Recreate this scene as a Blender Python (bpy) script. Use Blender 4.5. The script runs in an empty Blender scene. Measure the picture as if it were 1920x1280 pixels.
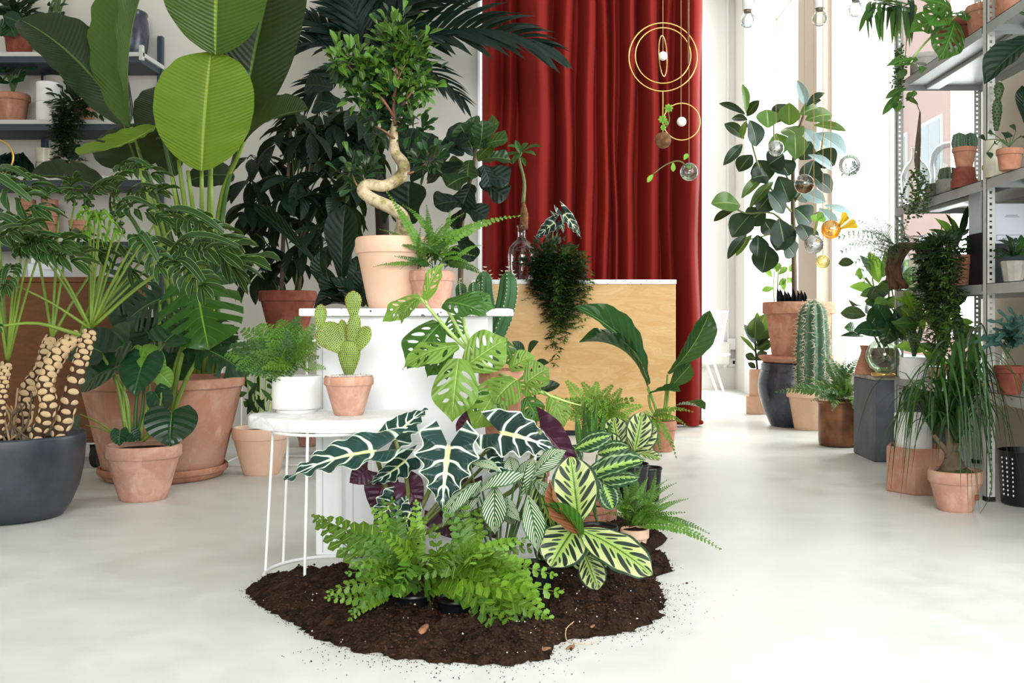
import bpy, math, random
from mathutils import Vector, Matrix, noise
R = random.Random(7)
SC = bpy.context.scene
COL = SC.collection
PI = math.pi
# ---------------------------------------------------------------- camera, sky, lights, exposure
F, H, CX, CY = 1867.0, 0.86, 1040.0, 597.0      # focal length in pixels, eye height, vanishing point
cam_d = bpy.data.cameras.new('camera'); cam = bpy.data.objects.new('camera', cam_d); COL.objects.link(cam)
cam_d.sensor_width = 36.0; cam_d.lens = F * 36.0 / 1920.0
cam_d.shift_x = (960 - CX) / 1920.0; cam_d.shift_y = (CY - 640) / 1920.0
cam_d.clip_start = 0.05; cam_d.clip_end = 200
cam.location = (0, 0, H); cam.rotation_euler = (PI / 2, 0, 0)
SC.camera = cam
SC.view_settings.view_transform = 'Standard'; SC.view_settings.look = 'None'
SC.view_settings.gamma = 1.0; SC.view_settings.use_curve_mapping = False
SC.view_settings.exposure = -0.22
SC.cycles.max_bounces = 10; SC.cycles.transparent_max_bounces = 24; SC.cycles.transmission_bounces = 10
SC.cycles.caustics_reflective = False; SC.cycles.caustics_refractive = False
W = bpy.data.worlds.new('overcast_sky'); SC.world = W; W.use_nodes = True
W.node_tree.nodes['Background'].inputs[0].default_value = (0.93, 0.97, 1.0, 1)
W.node_tree.nodes['Background'].inputs[1].default_value = 1.15
def area(name, loc, rot, sx, sy, power, col=(1, 1, 1), spread=PI):
    d = bpy.data.lights.new(name, 'AREA'); d.shape = 'RECTANGLE'; d.size = sx; d.size_y = sy
    d.energy = power; d.color = col; d.spread = spread
    o = bpy.data.objects.new(name, d); COL.objects.link(o); o.location = loc; o.rotation_euler = rot
    o.visible_camera = True
    return o
# daylight entering by the shop front behind the photographer and by the big windows along the street side
area('shopfront_daylight', (1.0, -3.6, 2.6), (PI / 2 - 0.34, 0, 0), 5.2, 2.6, 215, (1, 1, .99), math.radians(105))
area('street_window_daylight', (2.9, 0.7, 2.4), (0, PI / 2, 0), 3.4, 5.4, 300, (1, 1, 1))
area('second_window_daylight', (3.3, 7.2, 2.4), (0, PI / 2, 0), 3.4, 2.2, 240, (1, 1, 1))
area('far_window_daylight', (3.0, 10.3, 2.4), (0, PI / 2, 0), 3.4, 2.4, 430, (1, 1, 1))

# ---------------------------------------------------------------- small helpers
def P(px, py, Z): return Vector(((px - CX) * Z / F, Z, H - (py - CY) * Z / F))
def floorZ(py): return F * H / (py - CY)
def sz(px, Z): return px * Z / F
def lin(r, g, b):
    f = lambda c: (c / 255 / 12.92) if c <= 10 else ((c / 255 + .055) / 1.055) ** 2.4
    return (f(r), f(g), f(b), 1.0)

# ---------------------------------------------------------------- material expressions
class V:
    def __init__(s, g, sock): s.g, s.s = g, sock
    def __add__(a, b): return a.g.m('ADD', a, b)
    def __radd__(a, b): return a.g.m('ADD', a, b)
    def __sub__(a, b): return a.g.m('SUBTRACT', a, b)
    def __rsub__(a, b): return a.g.m('SUBTRACT', b, a)
    def __mul__(a, b): return a.g.m('MULTIPLY', a, b)
    def __rmul__(a, b): return a.g.m('MULTIPLY', a, b)
    def __truediv__(a, b): return a.g.m('DIVIDE', a, b)
class G:
    def __init__(s, name):
        s.mat = bpy.data.materials.new(name); s.mat.use_nodes = True
        s.nt = s.mat.node_tree; s.nt.nodes.clear()
    def node(s, t, **kw):
        n = s.nt.nodes.new(t)
        for k, v in kw.items(): setattr(n, k, v)
        return n
    def put(s, inp, v):
        if isinstance(v, V): s.nt.links.new(v.s, inp)
        else: inp.default_value = v
    def m(s, op, a, b=None, c=None):
        n = s.node('ShaderNodeMath', operation=op)
        s.put(n.inputs[0], a)
        if b is not None: s.put(n.inputs[1], b)
        if c is not None: s.put(n.inputs[2], c)
        return V(s, n.outputs[0])
    def abs(s, a): return s.m('ABSOLUTE', a)
    def fract(s, a): return s.m('FRACT', a)
    def mx(s, a, b): return s.m('MAXIMUM', a, b)
    def mn(s, a, b): return s.m('MINIMUM', a, b)
    def step(s, a, lo, hi, o0=0.0, o1=1.0):
        n = s.node('ShaderNodeMapRange', interpolation_type='SMOOTHSTEP')
        for i, v in enumerate((a, lo, hi, o0, o1)): s.put(n.inputs[i], v)
        return V(s, n.outputs[0])
    def mix(s, f, a, b):
        n = s.node('ShaderNodeMix', data_type='RGBA'); s.put(n.inputs[0], f); s.put(n.inputs[6], a); s.put(n.inputs[7], b)
        return V(s, n.outputs[2])
    def uv(s):
        n = s.node('ShaderNodeUVMap'); x = s.node('ShaderNodeSeparateXYZ'); s.nt.links.new(n.outputs[0], x.inputs[0])
        return V(s, x.outputs[0]), V(s, x.outputs[1])
    def obj(s):
        n = s.node('ShaderNodeTexCoord'); return V(s, n.outputs['Object'])
    def xyz(s, v):
        x = s.node('ShaderNodeSeparateXYZ'); s.put(x.inputs[0], v); return [V(s, o) for o in x.outputs]
    def scale(s, v, sc):
        n = s.node('ShaderNodeMapping'); s.put(n.inputs[0], v); n.inputs['Scale'].default_value = sc; return V(s, n.outputs[0])
    def noise(s, vec, scale, detail=4, rough=.55, dist=0.0):
        n = s.node('ShaderNodeTexNoise'); s.put(n.inputs['Vector'], vec); n.inputs['Scale'].default_value = scale
        n.inputs['Detail'].default_value = detail; n.inputs['Roughness'].default_value = rough; n.inputs['Distortion'].default_value = dist
        return V(s, n.outputs[0])
    def voro(s, vec, scale, feature='F1', rnd=1.0):
        n = s.node('ShaderNodeTexVoronoi', feature=feature); s.put(n.inputs['Vector'], vec); n.inputs['Scale'].default_value = scale
        n.inputs['Randomness'].default_value = rnd
        return V(s, n.outputs['Distance']), V(s, n.outputs['Color']) if 'Color' in n.outputs else None
    def rnd(s):
        n = s.node('ShaderNodeObjectInfo'); return V(s, n.outputs['Random'])
    def bump(s, h, st=.3, dist=.01):
        n = s.node('ShaderNodeBump'); n.inputs['Strength'].default_value = st; n.inputs['Distance'].default_value = dist
        s.put(n.inputs['Height'], h); return V(s, n.outputs[0])
    def out(s, col, rough=.5, metal=0.0, nrm=None, spec=.5, trans=0.0, tcol=None, coat=0.0, emit=None):
        p = s.node('ShaderNodeBsdfPrincipled'); o = s.node('ShaderNodeOutputMaterial')
        s.put(p.inputs['Base Color'], col); s.put(p.inputs['Roughness'], rough); s.put(p.inputs['Metallic'], metal)
        p.inputs['Specular IOR Level'].default_value = spec; p.inputs['Coat Weight'].default_value = coat
        if nrm: s.put(p.inputs['Normal'], nrm)
        sh = p.outputs[0]
        if trans:
            t = s.node('ShaderNodeBsdfTranslucent'); s.put(t.inputs[0], tcol if tcol is not None else col)
            mxs = s.node('ShaderNodeMixShader'); mxs.inputs[0].default_value = trans
            s.nt.links.new(sh, mxs.inputs[1]); s.nt.links.new(t.outputs[0], mxs.inputs[2]); sh = mxs.outputs[0]
        s.nt.links.new(sh, o.inputs[0]); return s.mat
def flat(name, col, rough=.5, metal=0.0, bump=0, bscale=60, vary=0.0, vscale=8, spec=.5, coat=0.0):
    g = G(name); o = g.obj(); c = col; n = None
    if vary:
        f = g.noise(o, vscale, 5)
        c = g.mix(g.step(f, .3, .7), tuple(x * (1 - vary) for x in col[:3]) + (1,), tuple(min(1, x * (1 + vary)) for x in col[:3]) + (1,))
    if bump: n = g.bump(g.noise(o, bscale, 5), bump, .004)
    return g.out(c, rough, metal, n, spec, coat=coat)

# ---------------------------------------------------------------- geometry buffer
def catmull(pts, n):
    pts = [Vector(p) for p in pts]
    if len(pts) == 2: return [pts[0].lerp(pts[1], i / n) for i in range(n + 1)]
    q = [pts[0] * 2 - pts[1]] + pts + [pts[-1] * 2 - pts[-2]]
    out = []; m = len(pts) - 1
    for i in range(n + 1):
        x = i / n * m; k = min(int(x), m - 1); t = x - k
        a, b, c, d = q[k:k + 4]
        out.append(.5 * ((2 * b) + (c - a) * t + (2 * a - 5 * b + 4 * c - d) * t * t + (3 * b - a - 3 * c + d) * t ** 3))
    return out
def lerp_list(v, n):
    if not isinstance(v, (list, tuple)): return [v] * (n + 1)
    out = []; m = len(v) - 1
    for i in range(n + 1):
        x = i / n * m; k = min(int(x), m - 1); out.append(v[k] + (v[k + 1] - v[k]) * (x - k))
    return out
class MB:
    def __init__(s): s.v, s.f, s.uv, s.mi, s.cur = [], [], [], [], 0
    def add(s, vs, fs, uvs=None):
        o = len(s.v); s.v.extend(vs); s.uv.extend(uvs or [(0, 0)] * len(vs))
        for f in fs: s.f.append([i + o for i in f]); s.mi.append(s.cur)
    def box(s, c, d, rot=None):
        vs = []
        for x in (-.5, .5):
            for y in (-.5, .5):
                for z in (-.5, .5):
                    p = Vector((x * d[0], y * d[1], z * d[2]))
                    if rot is not None: p = rot @ p
                    vs.append(p + Vector(c))
        s.add(vs, [(0, 1, 3, 2), (4, 6, 7, 5), (0, 4, 5, 1), (2, 3, 7, 6), (0, 2, 6, 4), (1, 5, 7, 3)]); return s
    def bx(s, x0, x1, y0, y1, z0, z1): return s.box(((x0 + x1) / 2, (y0 + y1) / 2, (z0 + z1) / 2), (abs(x1 - x0), abs(y1 - y0), abs(z1 - z0)))
    def bbox(s, x0, x1, y0, y1, z0, z1, b=.006):
        """box with chamfered edges"""
        hx, hy, hz = abs(x1 - x0) / 2, abs(y1 - y0) / 2, abs(z1 - z0) / 2; c = Vector(((x0 + x1) / 2, (y0 + y1) / 2, (z0 + z1) / 2))
        ring = lambda ax, ay, ch: [(ax - ch, -ay), (ax, -ay + ch), (ax, ay - ch), (ax - ch, ay), (-ax + ch, ay), (-ax, ay - ch), (-ax, -ay + ch), (-ax + ch, -ay)]
        vs = []
        for (dx, z) in ((b, -hz), (0, -hz + b), (0, hz - b), (b, hz)):
            for (x, y) in ring(hx - dx, hy - dx, b): vs.append(c + Vector((x, y, z)))
        fs = [tuple(reversed(range(8))), tuple(range(24, 32))]
        for k in range(3):
            for i in range(8):
                j = (i + 1) % 8; fs.append((k * 8 + i, k * 8 + j, k * 8 + 8 + j, k * 8 + 8 + i))
        s.add(vs, fs); return s
    def tube(s, pts, rad, n=8, res=None, cap=True, ribs=None):
        if res is None: res = max(1, (len(pts) - 1) * 4) if len(pts) > 2 else 1
        c = catmull(pts, res); r = lerp_list(rad, res)
        up = None; vs = []; us = []; fs = []
        for i, p in enumerate(c):
            d = (c[min(i + 1, res)] - c[max(i - 1, 0)])
            d = d.normalized() if d.length > 1e-9 else Vector((0, 0, 1))
            if up is None:
                up = d.orthogonal().normalized()
            up = (up - d * up.dot(d))
            up = up.normalized() if up.length > 1e-9 else d.orthogonal().normalized()
            sd = d.cross(up)
            for k in range(n):
                a = 2 * PI * k / n; q = r[i]
                if ribs: q *= 1 - ribs[1] * (1 - abs(math.cos(a * ribs[0] / 2)) ** .8)
                vs.append(p + (up * math.cos(a) + sd * math.sin(a)) * q); us.append((k / n, i / res))
        for i in range(res):
            for k in range(n):
                j = (k + 1) % n; fs.append((i * n + k, i * n + j, (i + 1) * n + j, (i + 1) * n + k))
        if cap: fs += [tuple(reversed(range(n))), tuple(range(res * n, res * n + n))]
        s.add(vs, fs, us); return s
    def lathe(s, prof, n=40, c=(0, 0, 0), axis=None):
        vs = []; us = []; fs = []; m = len(prof); c = Vector(c)
        for i, (r, z) in enumerate(prof):
            for k in range(n):
                a = 2 * PI * k / n; p = Vector((r * math.cos(a), r * math.sin(a), z))
                vs.append((axis @ p if axis is not None else p) + c); us.append((k / n, i / (m - 1)))
        for i in range(m - 1):
            for k in range(n):
                j = (k + 1) % n; fs.append((i * n + k, i * n + j, (i + 1) * n + j, (i + 1) * n + k))
        if prof[0][0] > 1e-6: fs.append(tuple(reversed(range(n))))
        if prof[-1][0] > 1e-6: fs.append(tuple(range((m - 1) * n, m * n)))
        s.add(vs, fs, us); return s
    def ring(s, c, r, t, axis='Z', n=48, m=6, a0=0, a1=2 * PI):
        pts = []
        for i in range(n + 1):
            a = a0 + (a1 - a0) * i / n; x, y = math.cos(a) * r, math.sin(a) * r
            pts.append(Vector(c) + (Vector((x, y, 0)) if axis == 'Z' else Vector((x, 0, y)) if axis == 'Y' else Vector((0, x, y))))
        return s.tube(pts, t, m, n, cap=(a1 - a0) < 6.2)
    def ball(s, c, r, n=12, m=8, sc=(1, 1, 1)):
        prof = [(math.sin(PI * i / m) * r, -math.cos(PI * i / m) * r) for i in range(m + 1)]
        prof[0] = (1e-7, -r); prof[-1] = (1e-7, r)
        return s.lathe(prof, n, c, Matrix.Diagonal(Vector(sc)))
    def rock(s, c, r, rg, sc=(1, 1, 1)):
        c = Vector(c); vs = []
        dirs = [(1, 0, 0), (-1, 0, 0), (0, 1, 0), (0, -1, 0), (0, 0, 1), (0, 0, -1)]
        for d in dirs: vs.append(c + Vector((d[0] * sc[0], d[1] * sc[1], d[2] * sc[2])) * r * rg.uniform(.6, 1.2))
        s.add(vs, [(4, 0, 2), (4, 2, 1), (4, 1, 3), (4, 3, 0), (5, 2, 0), (5, 1, 2), (5, 3, 1), (5, 0, 3)]); return s
    def merge(s, o, M):
        s.add([M @ Vector(v) for v in o.v], o.f, o.uv); return s
    def mesh(s, name, mat, smooth=True):
        me = bpy.data.meshes.new(name)
        me.from_pydata([tuple(v) for v in s.v], [], s.f)
        lay = me.uv_layers.new(name='UVMap')
        idx = [0] * len(me.loops); me.loops.foreach_get('vertex_index', idx)
        flatuv = []
        for i in idx: flatuv.extend(s.uv[i])
        lay.data.foreach_set('uv', flatuv)
        for m_ in (mat if isinstance(mat, (list, tuple)) else [mat]): me.materials.append(m_)
        if any(s.mi): me.polygons.foreach_set('material_index', s.mi)
        if smooth: me.polygons.foreach_set('use_smooth', [True] * len(me.polygons))
        me.update(); return me
    def build(s, name, mat, parent=None, smooth=False, auto=None, loc=None):
        me = s.mesh(name, mat, smooth or auto is not None)
        if auto is not None: me.set_sharp_from_angle(angle=math.radians(auto))
        return link(name, me, parent, loc)
def link(name, me, parent=None, loc=None, M=None):
    o = bpy.data.objects.new(name, me); COL.objects.link(o)
    if parent is not None: o.parent = parent
    if loc is not None: o.location = loc
    if M is not None: o.matrix_basis = M
    return o
def tag(o, label=None, cat=None, group=None, kind=None):
    if label: o['label'] = label
    if cat: o['category'] = cat
    if group: o['group'] = group
    if kind: o['kind'] = kind
    return o
def thing(name, label, cat, loc, group=None):
    o = bpy.data.objects.new(name, None); COL.objects.link(o); o.location = loc; o.empty_display_size = .05
    return tag(o, label, cat, group)
def struct(name, mb, mat, **k):
    return tag(mb.build(name, mat, **k), kind='structure')
def copy_tree(o, loc, label=None, group=None, parent=None, rz=None):
    c = o.copy(); COL.objects.link(c)
    if parent is not None: c.parent = parent
    else:
        c.location = loc
        if label: c['label'] = label
        if group: c['group'] = group
        if rz is not None: c.rotation_euler = (0, 0, rz)
    for ch in o.children: copy_tree(ch, None, parent=c)
    return c
# ---------------------------------------------------------------- leaves
def outl(pts):
    def f(t):
        for (a, wa), (b, wb) in zip(pts, pts[1:]):
            if t <= b:
                k = pts.index((a, wa)); h = b - a; x = (t - a) / h
                (pa, pw), (na, nw) = pts[max(k - 1, 0)], pts[min(k + 2, len(pts) - 1)]
                m0, m1 = (wb - pw) / (b - pa), (nw - wa) / (na - a)
                if k == 0: m0 *= 1.3
                return max(0, (2 * x ** 3 - 3 * x * x + 1) * wa + (x ** 3 - 2 * x * x + x) * h * m0 + (3 * x * x - 2 * x ** 3) * wb + (x ** 3 - x * x) * h * m1)
        return pts[-1][1]
    return f
def ell(p=1.0, q=1.0, w0=0.0):
    """smooth ovate outline, p<1 fuller at the base"""
    def f(t):
        x = t ** p; return max(w0 * (1 - t), math.sin(PI * min(1, max(0, x))) ** q)
    return f
def leaf_mb(out, nt=12, ns=4, arch=.08, fold=.2, wave=(0, 0), sweep=.12, back=0.0, holes=(), droop=0.0, cup=0.0, twist=0.0, mb=None, ph=0.0, bp=2.5, rip=(0, 0), asp=.45, bexp=1.3):
    """leaf from (0,0,0) to (0,1,0), width 1, face +Z; holes = ellipses (t, s, rt, rs) in leaf coordinates"""
    mb = mb or MB(); vs = []; us = []; inside = []; N = 2 * ns + 1
    for i in range(nt + 1):
        t0 = i / nt; t0 = t0 * .55 + .45 * (.5 - .5 * math.cos(PI * t0))
        for j in range(-ns, ns + 1):
            s0 = j / ns; t, s = t0, s0; ins = -1
            for hi, (ht, hs, rt, rs) in enumerate(holes):
                dx, dy = (t - ht) / rt, (s - hs) / rs; d = math.hypot(dx, dy)
                if d < 1:
                    ins = hi
                    if d < 1e-4: dx, d = 1e-4, 1e-4
                    t, s = ht + dx / d * rt, max(-1, min(1, hs + dy / d * rs)); break
            inside.append(ins); t = min(1, max(0, t))
            w = .5 * out(t); a = abs(s); x = s * w
            y = t + sweep * a ** 1.5 * w * 2 * (1 - t) ** .5 - back * a ** bexp * (1 - t) ** bp
            z = arch * 4 * t * (1 - t) + asp * 2 * (fold * a * w - cup * a * a * w) + droop * (t - t * t)
            if wave[0]: z += wave[0] * math.sin(2 * PI * wave[1] * t + ph + (1.3 if s > 0 else 0)) * a * a
            if rip[0]: z += rip[0] * abs(math.sin(PI * rip[1] * t)) * (1 - abs(2 * a - 1)) * (1 - t)
            if twist:
                c_, s_ = math.cos(twist * t), math.sin(twist * t); x, z = x * c_ - z * s_ * .6, z + x * s_
            vs.append(Vector((x, y, z))); us.append((s * .5 + .5, t))
    fs = []
    for i in range(nt):
        for j in range(N - 1):
            q = (i * N + j, i * N + j + 1, (i + 1) * N + j + 1, (i + 1) * N + j)
            if holes:
                h = {inside[k] for k in q}
                if len(h) == 1 and -1 not in h: continue
            fs.append(q)
    mb.add(vs, fs, us); return mb
MESH = {}
def leafmesh(key, mat, **k):
    kk = (key, mat.name)
    if kk not in MESH: MESH[kk] = leaf_mb(**k).mesh(key, mat)
    return MESH[kk]
def frame(base, tip, width, n, zs=1.0):
    y = tip - base; L = y.length; y = y / L
    x = y.cross(n)
    if x.length < 1e-4: x = y.cross(Vector((1, 0, .1)))
    x.normalize(); z = x.cross(y)
    M = Matrix(((x.x * width, y.x * L, z.x * L * zs), (x.y * width, y.y * L, z.y * L * zs), (x.z * width, y.z * L, z.z * L * zs))).to_4x4()
    M.translation = base; return M
def setleaf(parent, me, base, tip, width, n=(0, -1, .5), name='leaf', zs=1.0):
    b = Vector(base) - parent.location; t = Vector(tip) - parent.location
    return link(name, me, parent, M=frame(b, t, width, Vector(n), zs))
def LP(parent, me, b, t, w, Z, dZ=0.0, n=(0, -1, .35), name='leaf', zs=1.0):
    """leaf given by where its base and tip are seen, at depth Z"""
    return setleaf(parent, me, P(b[0], b[1], Z), P(t[0], t[1], Z + dZ), sz(w, Z), n, name, zs)
def stem(parent, pts, rad, mat, name='stem', n=7, res=None):
    return MB().tube([Vector(p) - parent.location for p in pts], rad, n, res).build(name, mat, parent, smooth=True)
def SP(parent, pix, Z, r, mat, name='stem', n=7, dz=None):
    """stem through seen points; r in pixels; dz depth offsets"""
    dz = dz or [0] * len(pix)
    rr = [sz(x, Z) for x in r] if isinstance(r, (list, tuple)) else sz(r, Z)
    return stem(parent, [P(p[0], p[1], Z + d) for p, d in zip(pix, dz)], rr, mat, name, n)
# ---------------------------------------------------------------- materials
def plaster(name, col, rough=.75, vary=.03):
    g = G(name); o = g.obj(); f = g.noise(o, 1.3, 6, .6)
    c = g.mix(f, tuple(x * (1 - vary) for x in col[:3]) + (1,), tuple(min(1, x * (1 + vary)) for x in col[:3]) + (1,))
    return g.out(c, rough, 0, g.bump(g.noise(o, 160, 3), .08, .002), .3)
M = {}
M['wall'] = plaster('warm_white_plaster', lin(220, 215, 206))
M['wall_white'] = plaster('white_plaster', lin(240, 240, 238))
M['wall_backlit'] = plaster('backlit_beige_plaster', lin(205, 192, 176))  # beige puts the backlit tone of the piers into the plaster
M['ceiling'] = plaster('ceiling_white', lin(235, 235, 232))
def m_floor():
    g = G('polished_pale_concrete'); o = g.obj()
    a = g.noise(o, .9, 7, .6, .4); b = g.noise(o, 5, 6, .65); d = g.noise(o, 90, 2)
    f = g.step(a * .6 + b * .4, .32, .68)
    c = g.mix(f, lin(206, 207, 200), lin(222, 222, 216))
    dots = g.voro(o, 26)[0]
    c = g.mix(g.step(dots, .02, .05, .45, 0.0) * g.step(b, .5, .6), c, lin(120, 116, 106))
    return g.out(c, g.step(b, .3, .7, .30, .46), 0, g.bump(d + b, .04, .002), .4)
M['floor'] = m_floor()
def terracotta(name, c0, c1, c2, sc=3.0):
    g = G(name); o = g.obj()
    a = g.noise(o, sc * 3, 6, .65, .6); b = g.noise(g.scale(o, (1, 1, .25)), sc * 9, 5, .6); r = g.rnd()
    c = g.mix(g.step(a, .38, .66), c0, c1)
    c = g.mix(g.step(b, .55, .8) * .6, c, c2)
    c = g.mix(g.step(g.noise(o, 120, 2), .62, .75) * .25, c, c2)
    return g.out(c, .85, 0, g.bump(g.noise(o, 70, 5) + g.noise(g.scale(o, (.05, .05, 1)), 160, 2) * .35, .12, .004), .15)
M['terra'] = terracotta('terracotta', lin(172, 118, 94), lin(192, 142, 118), lin(216, 184, 166))
M['terra_pink'] = terracotta('pale_pink_terracotta', lin(190, 142, 122), lin(208, 166, 146), lin(226, 198, 184))
M['terra_pale'] = terracotta('pale_sand_terracotta', lin(222, 184, 158), lin(228, 196, 172), lin(236, 212, 192), 1.2)
M['terra_dark'] = terracotta('dark_red_terracotta', lin(122, 66, 52), lin(142, 84, 68), lin(164, 112, 96))
M['terra_old'] = terracotta('weathered_terracotta', lin(178, 126, 102), lin(190, 150, 130), lin(214, 192, 178), 1.6)
M['terra_sand'] = terracotta('sandy_terracotta', lin(214, 176, 146), lin(222, 190, 164), lin(232, 210, 188), 2.0)
def ceramic_dark(name, c0, c1, rough=.28):
    g = G(name); o = g.obj(); a = g.noise(o, 5, 7, .65)
    sp = g.voro(o, 40)[0]
    c = g.mix(g.step(a, .35, .7), c0, c1); c = g.mix(g.step(sp, .03, .06, .5, 0) * g.step(a, .5, .6), c, lin(150, 150, 150))
    return g.out(c, g.step(a, .3, .7, rough, rough + .22), 0, g.bump(a, .06, .01), .5)
M['slate_pot'] = ceramic_dark('slate_glaze', lin(40, 46, 54), lin(62, 68, 76), .32)
M['blue_glaze'] = ceramic_dark('dark_blue_glaze', lin(36, 42, 56), lin(58, 62, 74), .12)
M['black_plastic'] = flat('black_plastic', lin(14, 17, 22), .35, spec=.5)
M['white_pot'] = flat('white_concrete_pot', lin(232, 231, 228), .7, bump=.1, vary=.05, vscale=14)
M['grey_pot'] = flat('grey_concrete_pot', lin(165, 160, 150), .85, bump=.25, vary=.18, vscale=12)
M['cream_glaze'] = flat('cream_glaze', lin(200, 194, 172), .3, vary=.12, vscale=10)
M['white_metal'] = flat('white_powder_coated_metal', lin(240, 240, 238), .4)
M['white_panel'] = flat('white_lacquered_panel', lin(240, 241, 242), .45)
M['grey_metal'] = flat('galvanised_grey_steel', lin(178, 182, 182), .42, .25, vary=.06, vscale=5)
M['shelf_white'] = flat('pale_grey_shelf_steel', lin(196, 196, 190), .5)
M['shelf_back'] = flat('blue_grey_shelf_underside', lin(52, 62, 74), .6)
M['dark_metal'] = flat('dark_metal', lin(30, 32, 35), .45, .6)
M['chrome'] = flat('zinc_plated_steel', lin(190, 192, 195), .22, .9)
M['rubber'] = flat('black_rubber', lin(16, 16, 17), .75)
M['brass'] = flat('brass', lin(214, 172, 100), .28, .9)
M['copper'] = flat('aged_copper', lin(124, 84, 58), .38, .75, bump=.1, bscale=25, vary=.35, vscale=9)
M['slate'] = flat('grey_slate_concrete', lin(92, 98, 106), .7, bump=.12, bscale=30, vary=.22, vscale=5)
M['string'] = flat('jute_string', lin(176, 138, 100), .9)
M['white_ball'] = flat('white_ceramic_bead', lin(240, 238, 232), .35)
M['cork'] = flat('cork', lin(118, 80, 48), .9, bump=.6, bscale=70, vary=.5, vscale=40)
M['paper'] = flat('white_paper', lin(214, 218, 226), .8)
M['ink'] = flat('dark_print', lin(70, 72, 80), .8)
M['black_cloth'] = flat('black_book_cloth', lin(18, 20, 26), .6)
M['outside'] = flat('pink_render_facade', lin(218, 168, 154), .9)
M['outside_white'] = flat('white_facade_frames', lin(235, 235, 235), .8)
M['outside_pane'] = flat('far_window_pane', lin(190, 204, 214), .2)
M['pebble'] = flat('pale_pebbles', lin(206, 200, 190), .8, vary=.25, vscale=60)
M['bark'] = flat('bark_chip', lin(142, 98, 66), .9, bump=.6, bscale=50, vary=.35, vscale=25)
M['root'] = flat('pale_root', lin(196, 164, 124), .9)
M['perlite'] = flat('perlite', lin(225, 218, 205), .9)
M['spine'] = flat('cactus_spine', lin(214, 204, 178), .7)
M['areole'] = flat('dark_areole', lin(44, 36, 18), .9)
M['areole_o'] = flat('orange_areole', lin(206, 126, 54), .9)
M['scar'] = flat('cream_leaf_scar', lin(206, 176, 134), .8, vary=.14, vscale=30)
M['trunk_dark'] = flat('dark_trunk', lin(44, 33, 26), .9, bump=.5, bscale=40)
M['trunk_phil'] = flat('brown_scarred_trunk', lin(70, 46, 30), .9, bump=.5, bscale=40)
M['wood_stem'] = flat('grey_brown_stem', lin(96, 82, 62), .85, bump=.4, bscale=50, vary=.2, vscale=20)
M['red_stem'] = flat('red_brown_twig', lin(128, 84, 62), .8)
M['foam'] = flat('moss', lin(58, 70, 28), .95, bump=.8, bscale=60, vary=.5, vscale=30)
M['bulb_metal'] = flat('bulb_screw_cap', lin(120, 110, 100), .4, .8)
def m_filament():
    g = G('warm_filament'); e = g.node('ShaderNodeEmission'); e.inputs[0].default_value = (1, .62, .25, 1); e.inputs[1].default_value = 6
    o = g.node('ShaderNodeOutputMaterial'); g.nt.links.new(e.outputs[0], o.inputs[0]); return g.mat
M['filament'] = m_filament()
def m_glass(name, col=(1, 1, 1, 1), tint=.10, rough=0.0, edge=.6):
    """thin-walled glass: clear face-on, reflective towards its rim"""
    g = G(name); lw = g.node('ShaderNodeLayerWeight'); lw.inputs[0].default_value = .32
    t = g.node('ShaderNodeBsdfTransparent'); t.inputs[0].default_value = tuple(col)
    gl = g.node('ShaderNodeBsdfGlossy'); gl.inputs['Roughness'].default_value = rough; gl.inputs[0].default_value = (1, 1, 1, 1)
    f = g.step(V(g, lw.outputs['Fresnel']), 0, 1, tint, edge)
    mx = g.node('ShaderNodeMixShader'); g.put(mx.inputs[0], f)
    g.nt.links.new(t.outputs[0], mx.inputs[1]); g.nt.links.new(gl.outputs[0], mx.inputs[2])
    o = g.node('ShaderNodeOutputMaterial'); g.nt.links.new(mx.outputs[0], o.inputs[0]); return g.mat
M['glass'] = m_glass('clear_glass', (.93, .96, .95, 1), .05)
M['glass_ball'] = m_glass('clear_ball_glass', (.84, .88, .87, 1), .07, edge=.88)
M['glass_pane'] = m_glass('window_glass', (.97, .99, .99, 1), .02, edge=.10)
M['glass_bottle'] = m_glass('bottle_glass', (.86, .82, .80, 1), .07)
M['glass_amber'] = m_glass('amber_glass', (.95, .60, .12, 1), .16)
M['glass_yellow'] = m_glass('pale_yellow_glass', (.92, .86, .45, 1), .2)
M['glass_silver'] = m_glass('silvered_glass', (.62, .64, .62, 1), .45)
M['glass_green'] = m_glass('greenish_glass', (.80, .88, .78, 1), .08)
M['water'] = m_glass('water', (.80, .84, .76, 1), .04, edge=.3)
M['water_amber'] = m_glass('tinted_water', (.62, .42, .16, 1), .05, edge=.4)
def m_soil():
    g = G('dark_potting_soil'); o = g.obj(); a = g.noise(o, 24, 8, .7); b = g.noise(o, 3, 4)
    v, vc = g.voro(o, 90)
    c = g.mix(g.step(a, .3, .72), lin(18, 13, 10), lin(72, 51, 38)); c = g.mix(g.step(b, .35, .7) * .5, c, lin(46, 32, 24))
    c = g.mix(g.step(v, .05, .12, .5, 0) * g.step(a, .55, .7), c, lin(150, 120, 92))
    return g.out(c, .95, 0, g.bump(a * 1.0 + v * .6, .9, .02), .1)
M['soil'] = m_soil()
M['soil_clod'] = flat('soil_clod', lin(58, 40, 30), .95, bump=.6, bscale=80, vary=.5, vscale=6, spec=.1)
def m_marble():
    g = G('white_marble'); o = g.obj(); a = g.noise(o, 3.5, 8, .65, 1.6); b = g.noise(o, 22, 6, .7)
    c = g.mix(g.step(a, .47, .53), lin(236, 236, 235), lin(214, 214, 214)); c = g.mix(g.step(a, .53, .62), c, lin(240, 240, 239))
    c = g.mix(g.step(b, .62, .8) * .35, c, lin(190, 190, 192))
    return g.out(c, .45, 0, g.bump(b, .12, .006), .4)
M['marble'] = m_marble()
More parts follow.
